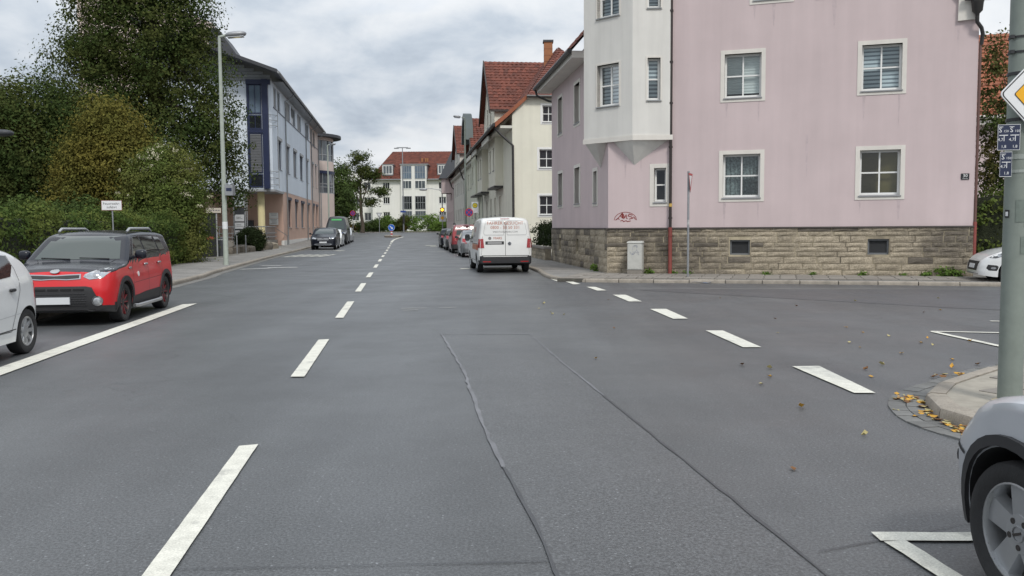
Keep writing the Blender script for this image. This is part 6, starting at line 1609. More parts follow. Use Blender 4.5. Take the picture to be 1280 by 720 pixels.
for s in 'LR':
    patch(C, 'side_window', s, [(1.35, .99), (2.1, 1.0), (2.1, 1.34), (1.72, 1.33)], M_carglass); patch(C, 'side_window', s, [(2.17, 1.0), (2.66, 1.03), (2.80, 1.16), (2.74, 1.29), (2.17, 1.34)], M_carglass)
    seam(C, [(1.25, .34), (1.22, .9), (1.7, 1.38), (2.14, 1.39), (2.14, .34), (1.25, .34)], s); seam(C, [(2.14, .34), (2.6, .34), (2.72, .6), (2.86, .85), (2.84, 1.12), (2.74, 1.34)], s)
    for hu in (2.0, 2.62):
        p = cast(C, s, hu, .86, .02); h = MB(); h.blob(p, (.02, .075, .022), .6, 12, 7); h.obj('door_handle', M_black_plastic, C.root, smooth=60)
    seam(C, [(1.2, .33), (2.72, .36)], s, w=.012); seam(C, [(1.1, .48), (2.9, .55)], s, w=.006, m=mat('crease_shade', (.42, .43, .44), rough=.4))  # second strip: grey painted on the white side as the shade of a crease
    patch(C, 'rear_light', s, [(3.33, .72), (3.50, .72), (3.44, .98), (3.36, 1.0)], M_lamp_red, off=.006)
    mirror_(C, 1.3, .98, P_white, s)
patch(C, 'windscreen', 'F', [(-.6, 1.02), (.6, 1.02), (.52, 1.38), (-.52, 1.38)], M_carglass, off=.008, thick=.02); patch(C, 'tailgate_glass', 'B', [(-.5, .98), (.5, .98), (.44, 1.26), (-.44, 1.26)], M_carglass, off=.008, thick=.02)
for sg in (1, -1): patch(C, 'headlight', 'F', [(sg * .45, .66), (sg * .7, .74), (sg * .66, .60), (sg * .5, .58)], M_lamp_clear, off=.01)
plate(C, 'B', 0, .62); plate(C, 'F', 0, .42)
wheels(C, 'cover')

# --- silver car in the right foreground
P_silver = car_paint('paint_silver', (0.52, 0.54, 0.57), metal=0.35, rough=0.33, coat=0.6)
P_bumper = car_paint('paint_silver_bumper', (0.40, 0.415, 0.44), metal=0.2, rough=0.42, coat=0.3)
C = car('silver car with black wheel arch trim, cut off by the lower right corner', 'car', 'silver_car',
        dict(L=3.85, W=.83, sill=.2, R=.305, ra=.365, axles=(.70, 3.20), tw=.195, rr=.215, rc=.13, rch=.15, tum=.32, step=.05, crown=.06,
             top=[(0, .64), (.04, .715), (.12, .79), (.35, .885), (.8, .965), (1.05, .98), (1.15, 1.0), (1.85, 1.38), (2.1, 1.43), (2.7, 1.44), (3.2, 1.40), (3.5, 1.25), (3.75, .95), (3.85, .85)], belt=[(0, .78), (.9, .90), (3.8, .97)],
             plan_f=(.75, .60), nose=[(.2, .06), (.45, 0), (.56, .01), (.72, .16), (.9, .2)], colour=lambda u, z, t: 2 if z < .545 - .02 * (u > .4) and u < .50 else 0, mats=[P_bumper]),
        P_silver, (2.83, 4.325, 0), (-.10, 1), step=.04)
for s in 'LR':
    patch(C, 'side_window', s, [(1.5, 1.0), (2.4, 1.0), (2.4, 1.32), (1.95, 1.31)], M_carglass); patch(C, 'side_window', s, [(2.48, 1.0), (3.1, 1.03), (3.0, 1.3), (2.48, 1.32)], M_carglass)
    seam(C, [(1.32, .30), (1.30, .85), (1.9, 1.37), (2.44, 1.37), (2.44, .30), (1.32, .3)], s); mirror_(C, 1.4, .98, P_silver, s)
    seam(C, [(.0, .575), (.1, .57), (.3, .55)], s, w=.016, off=.005)
    patch(C, 'headlight', s, [(.10, .575), (.16, .66), (.36, .73), (.42, .70), (.34, .60), (.2, .565)], M_lamp_clear, off=.004) if s == 'R' else None
arch_trim(C, M_black_plastic, .052, .022)
for s in 'LR':
    p = cast(C, s, .03, .47, .0); b = MB(); b.blob((p.x * 1.0, p.y + .01, .46), (.025, .03, .035), .6, 10, 7); b.obj('bumper_strip_end', M_black_plastic, C.root, smooth=60)
patch(C, 'bumper_strip', 'F', rect(-.46, .46, .44, .475), M_black_plastic, off=.02, thick=.04); plate(C, 'F', 0, .36)
patch(C, 'windscreen', 'F', [(-.62, 1.04), (.62, 1.04), (.54, 1.36), (-.54, 1.36)], M_carglass, off=.008, thick=.02)
wheels(C, 'five')

# --- white car on the side street
C = car('white hatchback nosing out behind the grey sign post, before the dark hedge', 'car', 'hatchback_car', hatch_spec(L=4.0, W=.86, R=.31, ra=.35, axles=(.78, 3.35), rr=.215,
        top=[(0, .62), (.03, .70), (.12, .78), (.5, .90), (1.0, 1.0), (1.1, 1.03), (1.9, 1.43), (2.2, 1.47), (3.2, 1.45), (3.6, 1.3), (3.9, 1.0), (4, .9)], nose=[(.2, .02), (.35, .0), (.5, .02), (.7, .10), (.9, .25)]), P_white, (12.42, 23.3, .02), (-1, .28))
for s in 'LR':
    hl_ = patch(C, 'headlight', s, [(.20, .70), (.34, .775), (.62, .845), (.80, .88), (.62, .76), (.36, .685)], mat('headlight_smoked', (.05, .055, .06), rough=.08, coat=1), off=.005)
    patch(C, 'lens', s, disc(.45, .76, .045), M_lamp_clear, off=.008, parent=hl_)
    fl_ = patch(C, 'fog_recess', s, [(.16, .43), (.2, .52), (.4, .50), (.52, .41), (.4, .36), (.22, .37)], M_black_plastic, off=.005); patch(C, 'fog_lamp', s, disc(.32, .43, .06, 14, .03), M_lamp_clear, off=.012, parent=fl_)
    seam(C, [(.02, .70), (.16, .69)], s, w=.012); patch(C, 'side_window', s, [(1.5, 1.02), (2.4, 1.03), (2.4, 1.36), (1.95, 1.35)], M_carglass); patch(C, 'side_window', s, [(2.48, 1.03), (3.2, 1.06), (3.1, 1.34), (2.48, 1.36)], M_carglass)
    seam(C, [(1.32, .34), (1.30, .9), (1.9, 1.4), (2.44, 1.41), (2.44, .34), (1.32, .34)], s); mirror_(C, 1.4, 1.0, P_white, s)
patch(C, 'grille', 'F', [(-.48, .36), (-.56, .6), (.56, .6), (.48, .36)], M_black_plastic, off=.012, thick=.05); patch(C, 'splitter', 'F', rect(-.6, .6, .24, .28), M_black_plastic, off=.02, thick=.06)
plate(C, 'F', 0, .47, .52, .11, .03); wheels(C, 'steel')
# --- cars parked along both kerbs further up
LG, RG = 'cars parked on the left side up the street', 'cars parked on the right beyond the van'
def detail(C, front=True, hl_z=(.66, .82), belt=1.0, roof=1.40, wu=(1.35, 1.95, 2.6, 3.4), glass=None, plate_z=.45, rear=False, light_z=(.75, 1.0)):
    S = C.S; W = S['W']; a, b, c, d = wu
    for s in 'LR':
        patch(C, 'side_window', s, [(a, belt + .01), (c - .05, belt + .02), (c - .05, roof - .06), (b, roof - .07)], M_carglass, res=.2); patch(C, 'side_window', s, [(c + .02, belt + .02), (d, belt + .04), (d - .12, roof - .08), (c + .02, roof - .06)], M_carglass, res=.2)
        mirror_(C, a - .02, belt, M_black_plastic, s)
    patch(C, 'windscreen', 'F', [(-W * .74, belt + .05), (W * .74, belt + .05), (W * .64, roof - .03), (-W * .64, roof - .03)], glass or M_windscreen, off=.008, thick=.02, res=.2)
    patch(C, 'rear_window', 'B', [(-W * .68, belt + .06), (W * .68, belt + .06), (W * .6, roof - .08), (-W * .6, roof - .08)], glass or M_windscreen, off=.008, thick=.02, res=.2)
    for sg in (1, -1):
        patch(C, 'headlight', 'F', [(sg * W * .52, hl_z[0]), (sg * W * .84, hl_z[0] + .03), (sg * W * .86, hl_z[1]), (sg * W * .5, hl_z[1] - .05)], M_lamp_clear, off=.014)
        patch(C, 'rear_light', 'B', [(sg * W * .68, light_z[0]), (sg * W * .92, light_z[0]), (sg * W * .9, light_z[1]), (sg * W * .74, light_z[1])], M_lamp_red, off=.012, thick=.05)
    plate(C, 'F', 0, plate_z); plate(C, 'B', 0, plate_z + .3)
suv = dict(L=4.66, W=.94, sill=.27, R=.36, ra=.41, axles=(.86, 3.73), tw=.235, rr=.245, rc=.13, rch=.10, tum=.30, top=[(0, .86), (.06, .95), (.6, 1.06), (1.1, 1.12), (1.25, 1.17), (2.0, 1.58), (2.4, 1.64), (3.4, 1.62), (4.1, 1.52), (4.4, 1.3), (4.6, 1.05), (4.66, .95)], belt=[(0, .95), (1, 1.05), (4.6, 1.15)], plan_f=(.5, .76))
C = car('glossy black SUV with chrome grille, first of the row before the office', 'car', 'parked_car', dict(suv), P_black, UPR(-4.72, 63.3), H_TO, LG, step=.1)
detail(C, hl_z=(.78, .93), belt=1.12, roof=1.56, wu=(1.5, 2.05, 2.7, 3.9), plate_z=.55)
g_ = patch(C, 'grille', 'F', [(-.40, .68), (-.46, .9), (.46, .9), (.40, .68)], M_slate, off=.014, thick=.04)
for z in (.74, .83): patch(C, 'chrome_bar', 'F', rect(-.40, .40, z - .018, z + .018), M_chrome, off=.024, thick=.02, parent=g_)
b = MB(); p = cast(C, 'F', 0, .785, .035); b.lathe([(.085, -.012), (.085, .012), (.07, .012), (.07, -.012)], p, 'y', 20)
for k in range(3): b.tube([p, p + Vector((.075 * math.sin(2 * PI * k / 3), 0, .075 * math.cos(2 * PI * k / 3)))], .01, 5)
b.obj('star_badge', M_chrome, g_)
patch(C, 'bumper_trim', 'F', [(-.66, .40), (-.55, .46), (.55, .46), (.66, .40), (.5, .34), (-.5, .34)], M_chrome, off=.03, thick=.05); patch(C, 'lower_grille', 'F', rect(-.5, .5, .385, .43), M_black_plastic, off=.045, thick=.05); wheels(C, 'steel')
C = car('white hatchback behind the black SUV on the left', 'car', 'parked_car', hatch_spec(L=4.1, axles=(.8, 3.4), W=.88), P_white, UPR(-4.75, 70.2), H_TO, LG, step=.12); detail(C, roof=1.42); wheels(C, 'steel')
sprint = dict(L=5.6, W=1.0, sill=.3, R=.345, ra=.40, axles=(1.0, 4.5), tw=.22, rr=.215, rc=.16, rch=.10, tum=.10, top=[(0, 1.0), (.08, 1.08), (.6, 1.22), (.9, 1.32), (1.7, 2.2), (2.0, 2.48), (2.4, 2.56), (5.3, 2.56), (5.55, 2.45), (5.6, 2.3)], belt=[(0, 1.0), (.9, 1.15), (5.6, 1.2)], plan_t=(.2, .92), nose=[(.2, .04), (.5, 0), (1, .12), (1.3, .25)])
P_anth = car_paint('paint_anthracite', (0.022, 0.024, 0.028), coat=.2)
C = car('dark high roof van with a green banner above its windscreen', 'van', 'parked_van', sprint, P_anth, UPR(-4.85, 76.6), H_TO, LG, step=.12)
detail(C, hl_z=(.9, 1.12), belt=1.35, roof=2.2, wu=(1.4, 1.8, 2.3, 2.5), plate_z=.5)
patch(C, 'green_banner', 'F', [(-.45, 2.18), (.45, 2.18), (.45, 2.32), (-.45, 2.32)], mat('banner_green', (.06, .35, .10), rough=.5), off=.02, thick=.03); patch(C, 'grille', 'F', rect(-.4, .4, .72, .98), M_black_plastic, off=.01); wheels(C, 'steel')
C = car('silver estate at the far end of the left row, behind the dark van', 'car', 'parked_car', hatch_spec(L=4.5, axles=(.85, 3.6), W=.9, top=[(0, .72), (.06, .8), (.6, .95), (1.1, 1.02), (1.8, 1.42), (2.2, 1.5), (4.0, 1.48), (4.3, 1.2), (4.5, .9)]), P_silver, UPR(-4.75, 83.6), H_TO, LG, step=.12); detail(C, roof=1.45, wu=(1.4, 1.95, 2.6, 3.8)); wheels(C, 'steel')
P_grey = car_paint('paint_grey', (0.22, 0.23, 0.24), metal=.4); P_mred = car_paint('paint_wine_red', (0.20, 0.012, 0.02)); P_dgrey = car_paint('paint_dark_grey', (0.05, 0.052, 0.056), metal=.3)
C = car('silver grey car directly in front of the white van', 'car', 'parked_car', hatch_spec(L=4.2, axles=(.85, 3.45), W=.88), P_grey, UPR(5.12, 49.9), H_AWAY, RG, step=.12); detail(C, roof=1.42); wheels(C, 'steel')
mpv = dict(L=4.4, W=.92, sill=.22, R=.32, ra=.365, axles=(.9, 3.6), tw=.2, rr=.21, rc=.13, rch=.1, tum=.2, top=[(0, .8), (.06, .9), (.6, 1.03), (.9, 1.1), (1.8, 1.68), (2.2, 1.78), (4.0, 1.78), (4.25, 1.7), (4.38, 1.1), (4.4, .9)], belt=[(0, .9), (.9, 1.02), (4.4, 1.1)], plan_t=(.3, .86), colour=lambda u, z, t: 2 if z < .55 and u > 3.9 else 0, mats=[M_black_plastic])
C = car('wine red people carrier with roof rails, second beyond the white van', 'car', 'parked_car', mpv, P_mred, UPR(5.05, 57.6), H_AWAY, RG, step=.1); detail(C, belt=1.08, roof=1.70, wu=(1.4, 1.9, 2.5, 4.0), light_z=(.75, 1.35)); wheels(C, 'steel')
for sg in (-1, 1):
    b = MB(); b.tube([(sg * .66, -1.9, 1.78), (sg * .66, -2.0, 1.84), (sg * .66, -3.9, 1.84), (sg * .66, -4.0, 1.78)], .022, 6); b.obj('roof_rail', M_black_plastic, C.root)
C = car('dark grey car parked ahead of the wine red people carrier', 'car', 'parked_car', hatch_spec(L=4.3, axles=(.85, 3.5), W=.88), P_dgrey, UPR(4.95, 63.6), H_AWAY, RG, step=.12); detail(C, roof=1.42); wheels(C, 'steel')
C = car('black car with pale reflecting roof, last of the right row', 'car', 'parked_car', hatch_spec(L=4.3, axles=(.85, 3.5), W=.88), P_black, UPR(4.85, 69.6), H_AWAY, RG, step=.12); detail(C, roof=1.42); wheels(C, 'steel')

# ------------------------------------------------------------------ street furniture
M_post_green = mat('post_green_grey', (0.20, 0.23, 0.205), rough=0.55, var=0.12, vs=6, streak=0.12, bump=0.15, bs=40)
M_post_pale = mat('post_pale_green', (0.38, 0.42, 0.37), rough=0.6, var=0.12, vs=5, streak=0.15)
M_galv = mat('galvanised', (0.30, 0.31, 0.325), rough=0.5, metal=0.5, var=0.15, vs=10)
M_sign_white = mat('sign_white', (0.70, 0.71, 0.72), rough=0.35, var=0.04, vs=8)
M_sign_back = mat('sign_back', (0.33, 0.34, 0.35), rough=0.5, metal=0.4)
M_sign_black = mat('sign_black', (0.02, 0.02, 0.022), rough=0.4)
M_sign_yellow = mat('sign_yellow', (0.78, 0.40, 0.015), rough=0.35)
M_sign_blue = mat('sign_blue', (0.015, 0.05, 0.25), rough=0.35)
M_sign_navy = mat('sign_navy', (0.018, 0.026, 0.062), rough=0.4)
M_sign_red = mat('sign_red', (0.45, 0.02, 0.02), rough=0.4)
def billboard(P, rz=0.0):
    """sign frame: fn(x, z, d) with x to the right and d towards the viewer of the sign; rz turns it"""
    P = Vector(P); c, s = math.cos(rz), math.sin(rz)
    return lambda x, z, d=0.0: tuple(P + Vector((x * c + d * s, x * s - d * c, z)))
def flat(parent, name, fn, poly, d0, d1, m, holes=()):
    b = MB(parent.location); n = len(poly)
    b.prism([fn(a, c, d0) for a, c in poly], Vector(fn(0, 0, d1)) - Vector(fn(0, 0, d0))); return b.obj(name, m, parent)
def outline(mb, fn, poly, w, d):
    """closed band of width w just inside a polygon"""
    n = len(poly); cx, cz = sum(p[0] for p in poly) / n, sum(p[1] for p in poly) / n
    r = max(math.hypot(p[0] - cx, p[1] - cz) for p in poly); k = 1 - w / r
    i_ = [(cx + (a - cx) * k, cz + (c - cz) * k) for a, c in poly]
    mb.add([fn(*p, d) for p in poly] + [fn(*p, d) for p in i_], [(i, (i + 1) % n, n + (i + 1) % n, n + i) for i in range(n)])
def pole(name, label, cat, x, y, z0, z1, r, m, group=None, taper=1.0, n=16):
    t = thing(name, label, cat, (x, y, z0), group=group)
    b = MB((x, y, z0)); b.tube([(x, y, z0 - .1), (x, y, z0 + (z1 - z0) * .5), (x, y, z1)], [r, r * (1 + taper) / 2, r * taper], n); b.obj('post', m, t, smooth=50)
    return t
def rsq(w, r, k=4):
    """rounded square standing on a corner"""
    P = []
    h = w / 2 - r
    for cx, cz, a0 in ((h, h, 0), (-h, h, 90), (-h, -h, 180), (h, -h, 270)):
        P += [(cx + r * math.cos(R_(a0 + 90 * i / k)), cz + r * math.sin(R_(a0 + 90 * i / k))) for i in range(k + 1)]
    c = math.cos(PI / 4)
    return [((a - b) * c, (a + b) * c) for a, b in P]
# the thick mast at the right
MX, MY = 4.155, 7.14
t = pole('sign_mast', 'thick grey green mast on the near corner carrying signs, with old stickers', 'mast', MX, MY, .11, 6.5, .094, M_post_green, taper=.93, n=28)
b = MB(t.location); b.lathe([(.10, .115), (.13, .118), (.135, .13), (.096, .15)], (MX, MY, 0), 'z', 24); b.obj('foot_collar', M_mortar, t)
def on_mast(a0, a1, z0, z1, m, name='sticker', r=.0965):
    b = MB(t.location); k = 6
    for i in range(k):
        f = lambda j, z: (MX + r * math.sin(a0 + (a1 - a0) * j / k), MY - r * math.cos(a0 + (a1 - a0) * j / k), z)
        b.quad([f(i, z0), f(i + 1, z0), f(i + 1, z1), f(i, z1)])
    return b.obj(name, m, t)
M_residue = mat('tape_residue', (.14, .17, .15), rough=.7, var=.2, vs=20)
on_mast(-.55, .25, 1.62, 1.80, M_residue); on_mast(-.1, .7, 1.36, 1.50, M_residue); on_mast(.1, .9, 1.9, 2.08, mat('tape_pale', (.27, .30, .28), rough=.6)); on_mast(.6, 1.2, 1.78, 1.9, mat('sticker_grey', (.16, .18, .18), rough=.6))
on_mast(-1.0, .6, 2.13, 2.17, mat('tape_pale', (.27, .30, .28), rough=.6)); on_mast(-1.0, .8, 2.02, 2.045, mat('tape_pale', (.27, .30, .28), rough=.6)); on_mast(.2, .9, 1.58, 1.61, M_sign_black)
s_ = on_mast(-1.5, -1.05, 1.655, 1.72, M_sign_black, 'round_sticker'); on_mast(-1.4, -1.15, 1.67, 1.705, M_sign_white, 'sticker', .0972)
b = MB(t.location)
for z in (2.99, 3.11): b.lathe([(.096, z - .008), (.099, z - .008), (.099, z + .008), (.096, z + .008)], (MX, MY, 0), 'z', 24); b.box((MX - .118, MY - .06, z - .012), (MX - .09, MY - .02, z + .015))
for z in (2.45, 2.82): b.lathe([(.096, z - .012), (.1, z - .012), (.1, z + .012), (.096, z + .012)], (MX, MY, 0), 'z', 24)
b.obj('clamp_band', M_sign_black, t)
ps = thing('priority_sign', 'yellow and white priority road diamond on the thick mast, cut by the right edge', 'road sign', (MX + .05, MY - .13, 2.64))
fn = billboard((MX + .05, MY - .13, 2.64), R_(4))
p0 = flat(ps, 'sign_plate', fn, rsq(.43, .035), -.006, .004, M_sign_white)
b = MB(ps.location); outline(b, fn, rsq(.415, .03), .012, .0055); b.obj('black_edge', M_sign_black, p0)
p1 = flat(ps, 'yellow_field', fn, rsq(.252, .012), .003, .007, M_sign_yellow)
b = MB(ps.location); outline(b, fn, rsq(.262, .014), .008, .0078); b.obj('black_edge', M_sign_black, p1)
b = MB(ps.location); b.lathe([(.001, .008), (.007, .008), (.008, .002)], fn(-.255, 0, .0), 'y', 10); b.obj('bolt', M_galv, ps)
def sewer_plate(label, x, z, w, h, cols):
    q = thing('hydrant_plate', label, 'sign', (x, MY - .105, z), group='blue pipe marker plates on the mast')
    fn = billboard((x, MY - .125, z), R_(-12))
    pl_ = flat(q, 'sign_plate', fn, rect(-w / 2, w / 2, -h / 2, h / 2), -.008, .0, M_sign_navy)
    b = MB(q.location); outline(b, fn, rect(-w / 2, w / 2, -h / 2, h / 2), .004, .0006); b.obj('pale_rim', M_sign_white, pl_)
    b = MB(q.location)
    for cx in cols:
        put_text(b, 'S', .055, lambda a, c: fn(cx - .022 + a, h * .28 + c, .001)); put_text(b, '150', .026, lambda a, c: fn(cx + .02 + a, h * .24 + c, .001))
        b.quad([fn(cx - .038, h * .40, .001), fn(cx - .002, h * .40, .001), fn(cx - .002, h * .42, .001), fn(cx - .038, h * .42, .001)])
        b.quad([fn(cx - .03, .014, .001), fn(cx + .035, .014, .001), fn(cx + .035, .020, .001), fn(cx - .03, .020, .001)]); b.quad([fn(cx + .004, -.03, .001), fn(cx + .009, -.03, .001), fn(cx + .009, .016, .001), fn(cx + .004, .016, .001)])
        put_text(b, '4,7', .034, lambda a, c: fn(cx - .02 + a, -.018 + c, .0012)); put_text(b, '1,8', .032, lambda a, c: fn(cx + .005 + a, -h * .36 + c, .001))
    b.obj('print', M_sign_white, pl_)
sewer_plate('wider navy plate with white pipe figures below the priority diamond', MX - .150, 2.30, .165, .205, (-.042, .040))
sewer_plate('narrow navy plate with white pipe figures below the wider one', MX - .168, 2.085, .088, .20, (0,))
# lamp posts
def lamp(label, x, y, z0, h, r, m, arm, group, head=(.55, .17, .09)):
    t = pole('street_lamp', label, 'street lamp', x, y, z0, z0 + h, r, m, group, .55)
    b = MB(t.location); e = Vector((x, y, z0 + h)); a = Vector((arm[0], arm[1], 0))
    b.tube([e - Vector((0, 0, .2)), e + Vector((0, 0, .05)), e + a * .35 + Vector((0, 0, .12))], r * .55, 8); b.obj('arm', m, t, smooth=60)
    c = e + a * .9 + Vector((0, 0, .17)); an = math.atan2(arm[1], arm[0])
    L = head[0] / 2
    b = MB(t.location); b.blob((0, 0, 0), (L, head[1], head[2]), .8, 18, 9)
    b.v = [tuple(Vector((c.x + v_.x * math.cos(an) - v_.y * math.sin(an), c.y + v_.x * math.sin(an) + v_.y * math.cos(an), c.z + v_.z + v_.x * .10)) - t.location) for v_ in [Vector(v) + t.location for v in b.v]]
    hd_ = b.obj('lamp_head', M_galv, t, smooth=60)
    b = MB(t.location); b.prism([(c.x + L * .75 * math.cos(an) * p - head[1] * .7 * math.sin(an) * q, c.y + L * .75 * math.sin(an) * p + head[1] * .7 * math.cos(an) * q, c.z - head[2] * .8 + L * .75 * p * .1) for p, q in ((-1, -1), (1, -1), (1, 1), (-1, 1))], (0, 0, -.03)); b.obj('lamp_glass', M_lamp_clear, hd_)
    return t
SLG = 'street lamps along the road'
l1 = lamp('tall pale green street lamp on the left pavement near the hedge', -11.84, 35.8, .1, 9.25, .108, M_post_pale, (.72, .1), SLG, (.85, .2, .12))
b = MB(l1.location); b.box((-11.84 + .10, 35.6, 2.98), (-11.84 + .42, 35.95, 3.42)); q_ = b.obj('sensor_box', M_galv, l1); b = MB(l1.location); b.box((-11.84 + .16, 35.592, 3.15), (-11.84 + .38, 35.6, 3.28)); b.obj('box_label', M_sign_navy, q_)
b = MB(l1.location); b.lathe([(.106, 1.6), (.109, 1.6), (.109, 1.9), (.106, 1.9)], (-11.84, 35.8, 0), 'z', 14); b.obj('post_band', M_sign_white, l1)
lamp('street lamp at the far left kerb beside the rounded office end', -17.9, 85, zr(85), 9.4, .10, M_post_pale, (.62, 0), SLG)
lamp('street lamp before the dark rounded dormer, reaching over the street', -3.35, 63.5, .1, 9.35, .10, M_post_green, (-.62, -.05), SLG)
t = pole('street_lamp', 'tall twin armed lamp before the white apartment block', 'street lamp', -17.2, 138, zr(138), 14.2, .11, M_galv, SLG, .6)
b = MB(t.location); b.box((-18.1, 137.9, 14.15), (-16.3, 138.1, 14.3)); b.box((-18.5, 137.8, 14.05), (-17.8, 138.2, 14.2)); b.box((-16.6, 137.8, 14.05), (-15.9, 138.2, 14.2)); b.obj('lamp_head', M_galv, t)
t = pole('street_lamp', 'twin armed lamp before the dark tree at the street end', 'street lamp', -23.0, 105, zr(105), 7.0, .07, M_galv, SLG, .7)
b = MB(t.location); b.tube([(-24, 105, 6.9), (-23, 105, 7.0), (-22.0, 105, 6.9)], .05, 6); b.box((-24.4, 104.9, 6.85), (-23.7, 105.1, 6.98)); b.box((-22.3, 104.9, 6.85), (-21.6, 105.1, 6.98)); b.obj('lamp_head', M_galv, t)
t = pole('street_lamp', 'pale flat lamp head among the branches at the left edge', 'street lamp', -14.6, 24.0, .1, 4.2, .05, M_galv, SLG, .8)
b = MB(t.location); b.blob((-14.05, 24.0, 4.28), (.36, .2, .09), .7, 16, 8); b.obj('lamp_head', M_slate, t, smooth=60)
# amber signal with arm lamp and priority sign
SX, SY = -9.56, 120.0
t = pole('traffic_signal', 'amber flashing traffic signal on a post with curved lamp arm', 'traffic light', SX, SY, zr(SY), 6.3, .07, M_galv)
b = MB(t.location); b.tube([(SX, SY, 6.2), (SX - .05, SY, 6.5), (SX - .4, SY, 6.75), (SX - 1.4, SY, 6.95), (SX - 2.2, SY, 6.95)], .05, 8); b.obj('lamp_arm', M_galv, t)
b = MB(t.location); b.blob((SX - 2.6, SY, 6.82), (.55, .2, .16), .7, 14, 8); b.obj('lamp_head', M_galv, t, smooth=60)
b = MB(t.location); b.box((SX - .28, SY - .2, 3.75), (SX + .28, SY + .1, 4.3)); hb = b.obj('signal_box', M_sign_black, t)
b = MB(t.location); b.lathe([(.001, -.26), (.19, -.22), (.21, -.19)], (SX, SY, 4.02), 'y', 18); b.obj('amber_lens', emit_mat('amber_glow', (1.0, .42, .03), 2.2), hb)
def small_sign(name, label, cat, x, y, zc, shape, m, z0=None, pm=None, r=.03, group=None):
    z0 = zr(y) if z0 is None else z0
    t = pole(name, label, cat, x, y, z0, zc + .1, r, pm or M_galv, group, 1, 10)
    fn = billboard((x, y - r - .02, zc)); return t, fn
q = thing('priority_sign', 'small yellow and white priority diamond under the amber signal', 'road sign', (SX, SY - .12, 2.9)); fn = billboard((SX, SY - .12, 2.9))
flat(q, 'sign_plate', fn, rsq(.62, .05), -.02, .0, M_sign_white); flat(q, 'yellow_field', fn, rsq(.40, .02), .001, .008, M_sign_yellow)
b = MB(q.location); outline(b, fn, rsq(.6, .045), .03, .004); b.obj('black_edge', M_sign_black, q)
q = thing('sign_backboard', 'white square plate behind the small priority diamond', 'sign', (SX, SY - .08, 2.9)); flat(q, 'sign_plate', billboard((SX, SY - .08, 2.9)), rect(-.45, .45, -.5, .45), -.02, .0, M_sign_white)
# no stopping, bus stop
def nostop(label, x, y, zc, r, z0):
    t, fn = small_sign('no_stopping_sign', label, 'road sign', x, y, zc, None, None, z0)
    flat(t, 'red_ring', fn, disc(0, 0, r, 28), -.01, .0, M_sign_red); bl = flat(t, 'blue_field', fn, disc(0, 0, r * .80, 28), .001, .006, M_sign_blue)
    for a in (PI / 4, -PI / 4):
        c, s = math.cos(a), math.sin(a); w, l = r * .085, r * .80
        flat(t, 'red_bar', fn, [(c * l - s * w, s * l + c * w), (-c * l - s * w, -s * l + c * w), (-c * l + s * w, -s * l - c * w), (c * l + s * w, s * l - c * w)], .007 if a > 0 else .0085, .008 if a > 0 else .0098, M_sign_red)
    return t
nostop('round red and blue no stopping sign above the parked cars on the right', -2.58, 52.8, 2.5, .25, .1)
nostop('small no stopping sign at the far left before the trees', -18.3, 100, 3.3, .3, zr(100))
t, fn = small_sign('bus_stop_sign', 'white bus stop board with yellow and green round emblem', 'sign', -2.35, 56.0, 2.9, None, None, .1)
flat(t, 'sign_plate', fn, rect(-.22, .22, -.38, .33), -.01, 0, M_sign_white); flat(t, 'green_ring', fn, disc(0, .10, .17, 22), .001, .005, mat('sign_green', (.02, .18, .06), rough=.4)); flat(t, 'yellow_disc', fn, disc(0, .10, .135, 22), .006, .009, mat('sign_bus_yellow', (.75, .55, .02), rough=.4))
b = MB(t.location); put_text(b, 'H', .2, lambda a, c: fn(a, .10 + c, .0105)); b.obj('letter', MATS['sign_green'], t)
# keep right on the island
kx, ky = rd(-.25, 104.2)[:2]; kz = zr(ky) + .12
t = thing('keep_right_sign', 'round blue keep right arrow on a red and white post on the island', 'road sign', (kx, ky, kz)); fn = billboard((kx, ky - .12, kz + 1.05))
for k in range(5):
    b = MB(t.location); b.lathe([(.12, kz + .18 * k), (.12, kz + .18 * (k + 1))], (kx, ky, 0), 'z', 14); b.obj('post_band', M_sign_red if k % 2 else M_sign_white, t)
flat(t, 'white_rim', fn, disc(0, 0, .40, 28), -.01, 0, M_sign_white); flat(t, 'blue_field', fn, disc(0, 0, .375, 28), .001, .006, mat('sign_blue_bright', (.02, .13, .55), rough=.35))
c = math.cos(-PI / 4)
def rt(P, a=-PI / 4): return [(x * math.cos(a) - y * math.sin(a), x * math.sin(a) + y * math.cos(a)) for x, y in P]
flat(t, 'arrow', fn, rt([(-.26, -.05), (.05, -.05), (.05, -.15), (.28, 0), (.05, .15), (.05, .05), (-.26, .05)]), .007, .012, M_sign_white)
t, fn = small_sign('yield_sign', 'small distant triangular sign seen from behind on the far verge', 'road sign', -20.9, 137, 3.55, None, None, zr(137), r=.05)
flat(t, 'sign_plate', fn, [(-.5, .42), (.5, .42), (0, -.45)], -.01, 0, M_sign_back); flat(t, 'pale_field', fn, [(-.3, .3), (.3, .3), (0, -.22)], .001, .006, M_sign_white)
t, fn = small_sign('direction_sign', 'small blue direction plate on a dark post before the apartment block', 'sign', -16.9, 136, 4.1, None, None, zr(136), r=.06)
flat(t, 'sign_plate', fn, rect(-.5, .35, -.12, .15), -.01, 0, M_sign_blue); b = MB(t.location); b.box((-17.05, 135.8, 2.2), (-16.75, 136.1, 3.7)); b.obj('signal_head', M_sign_black, t)
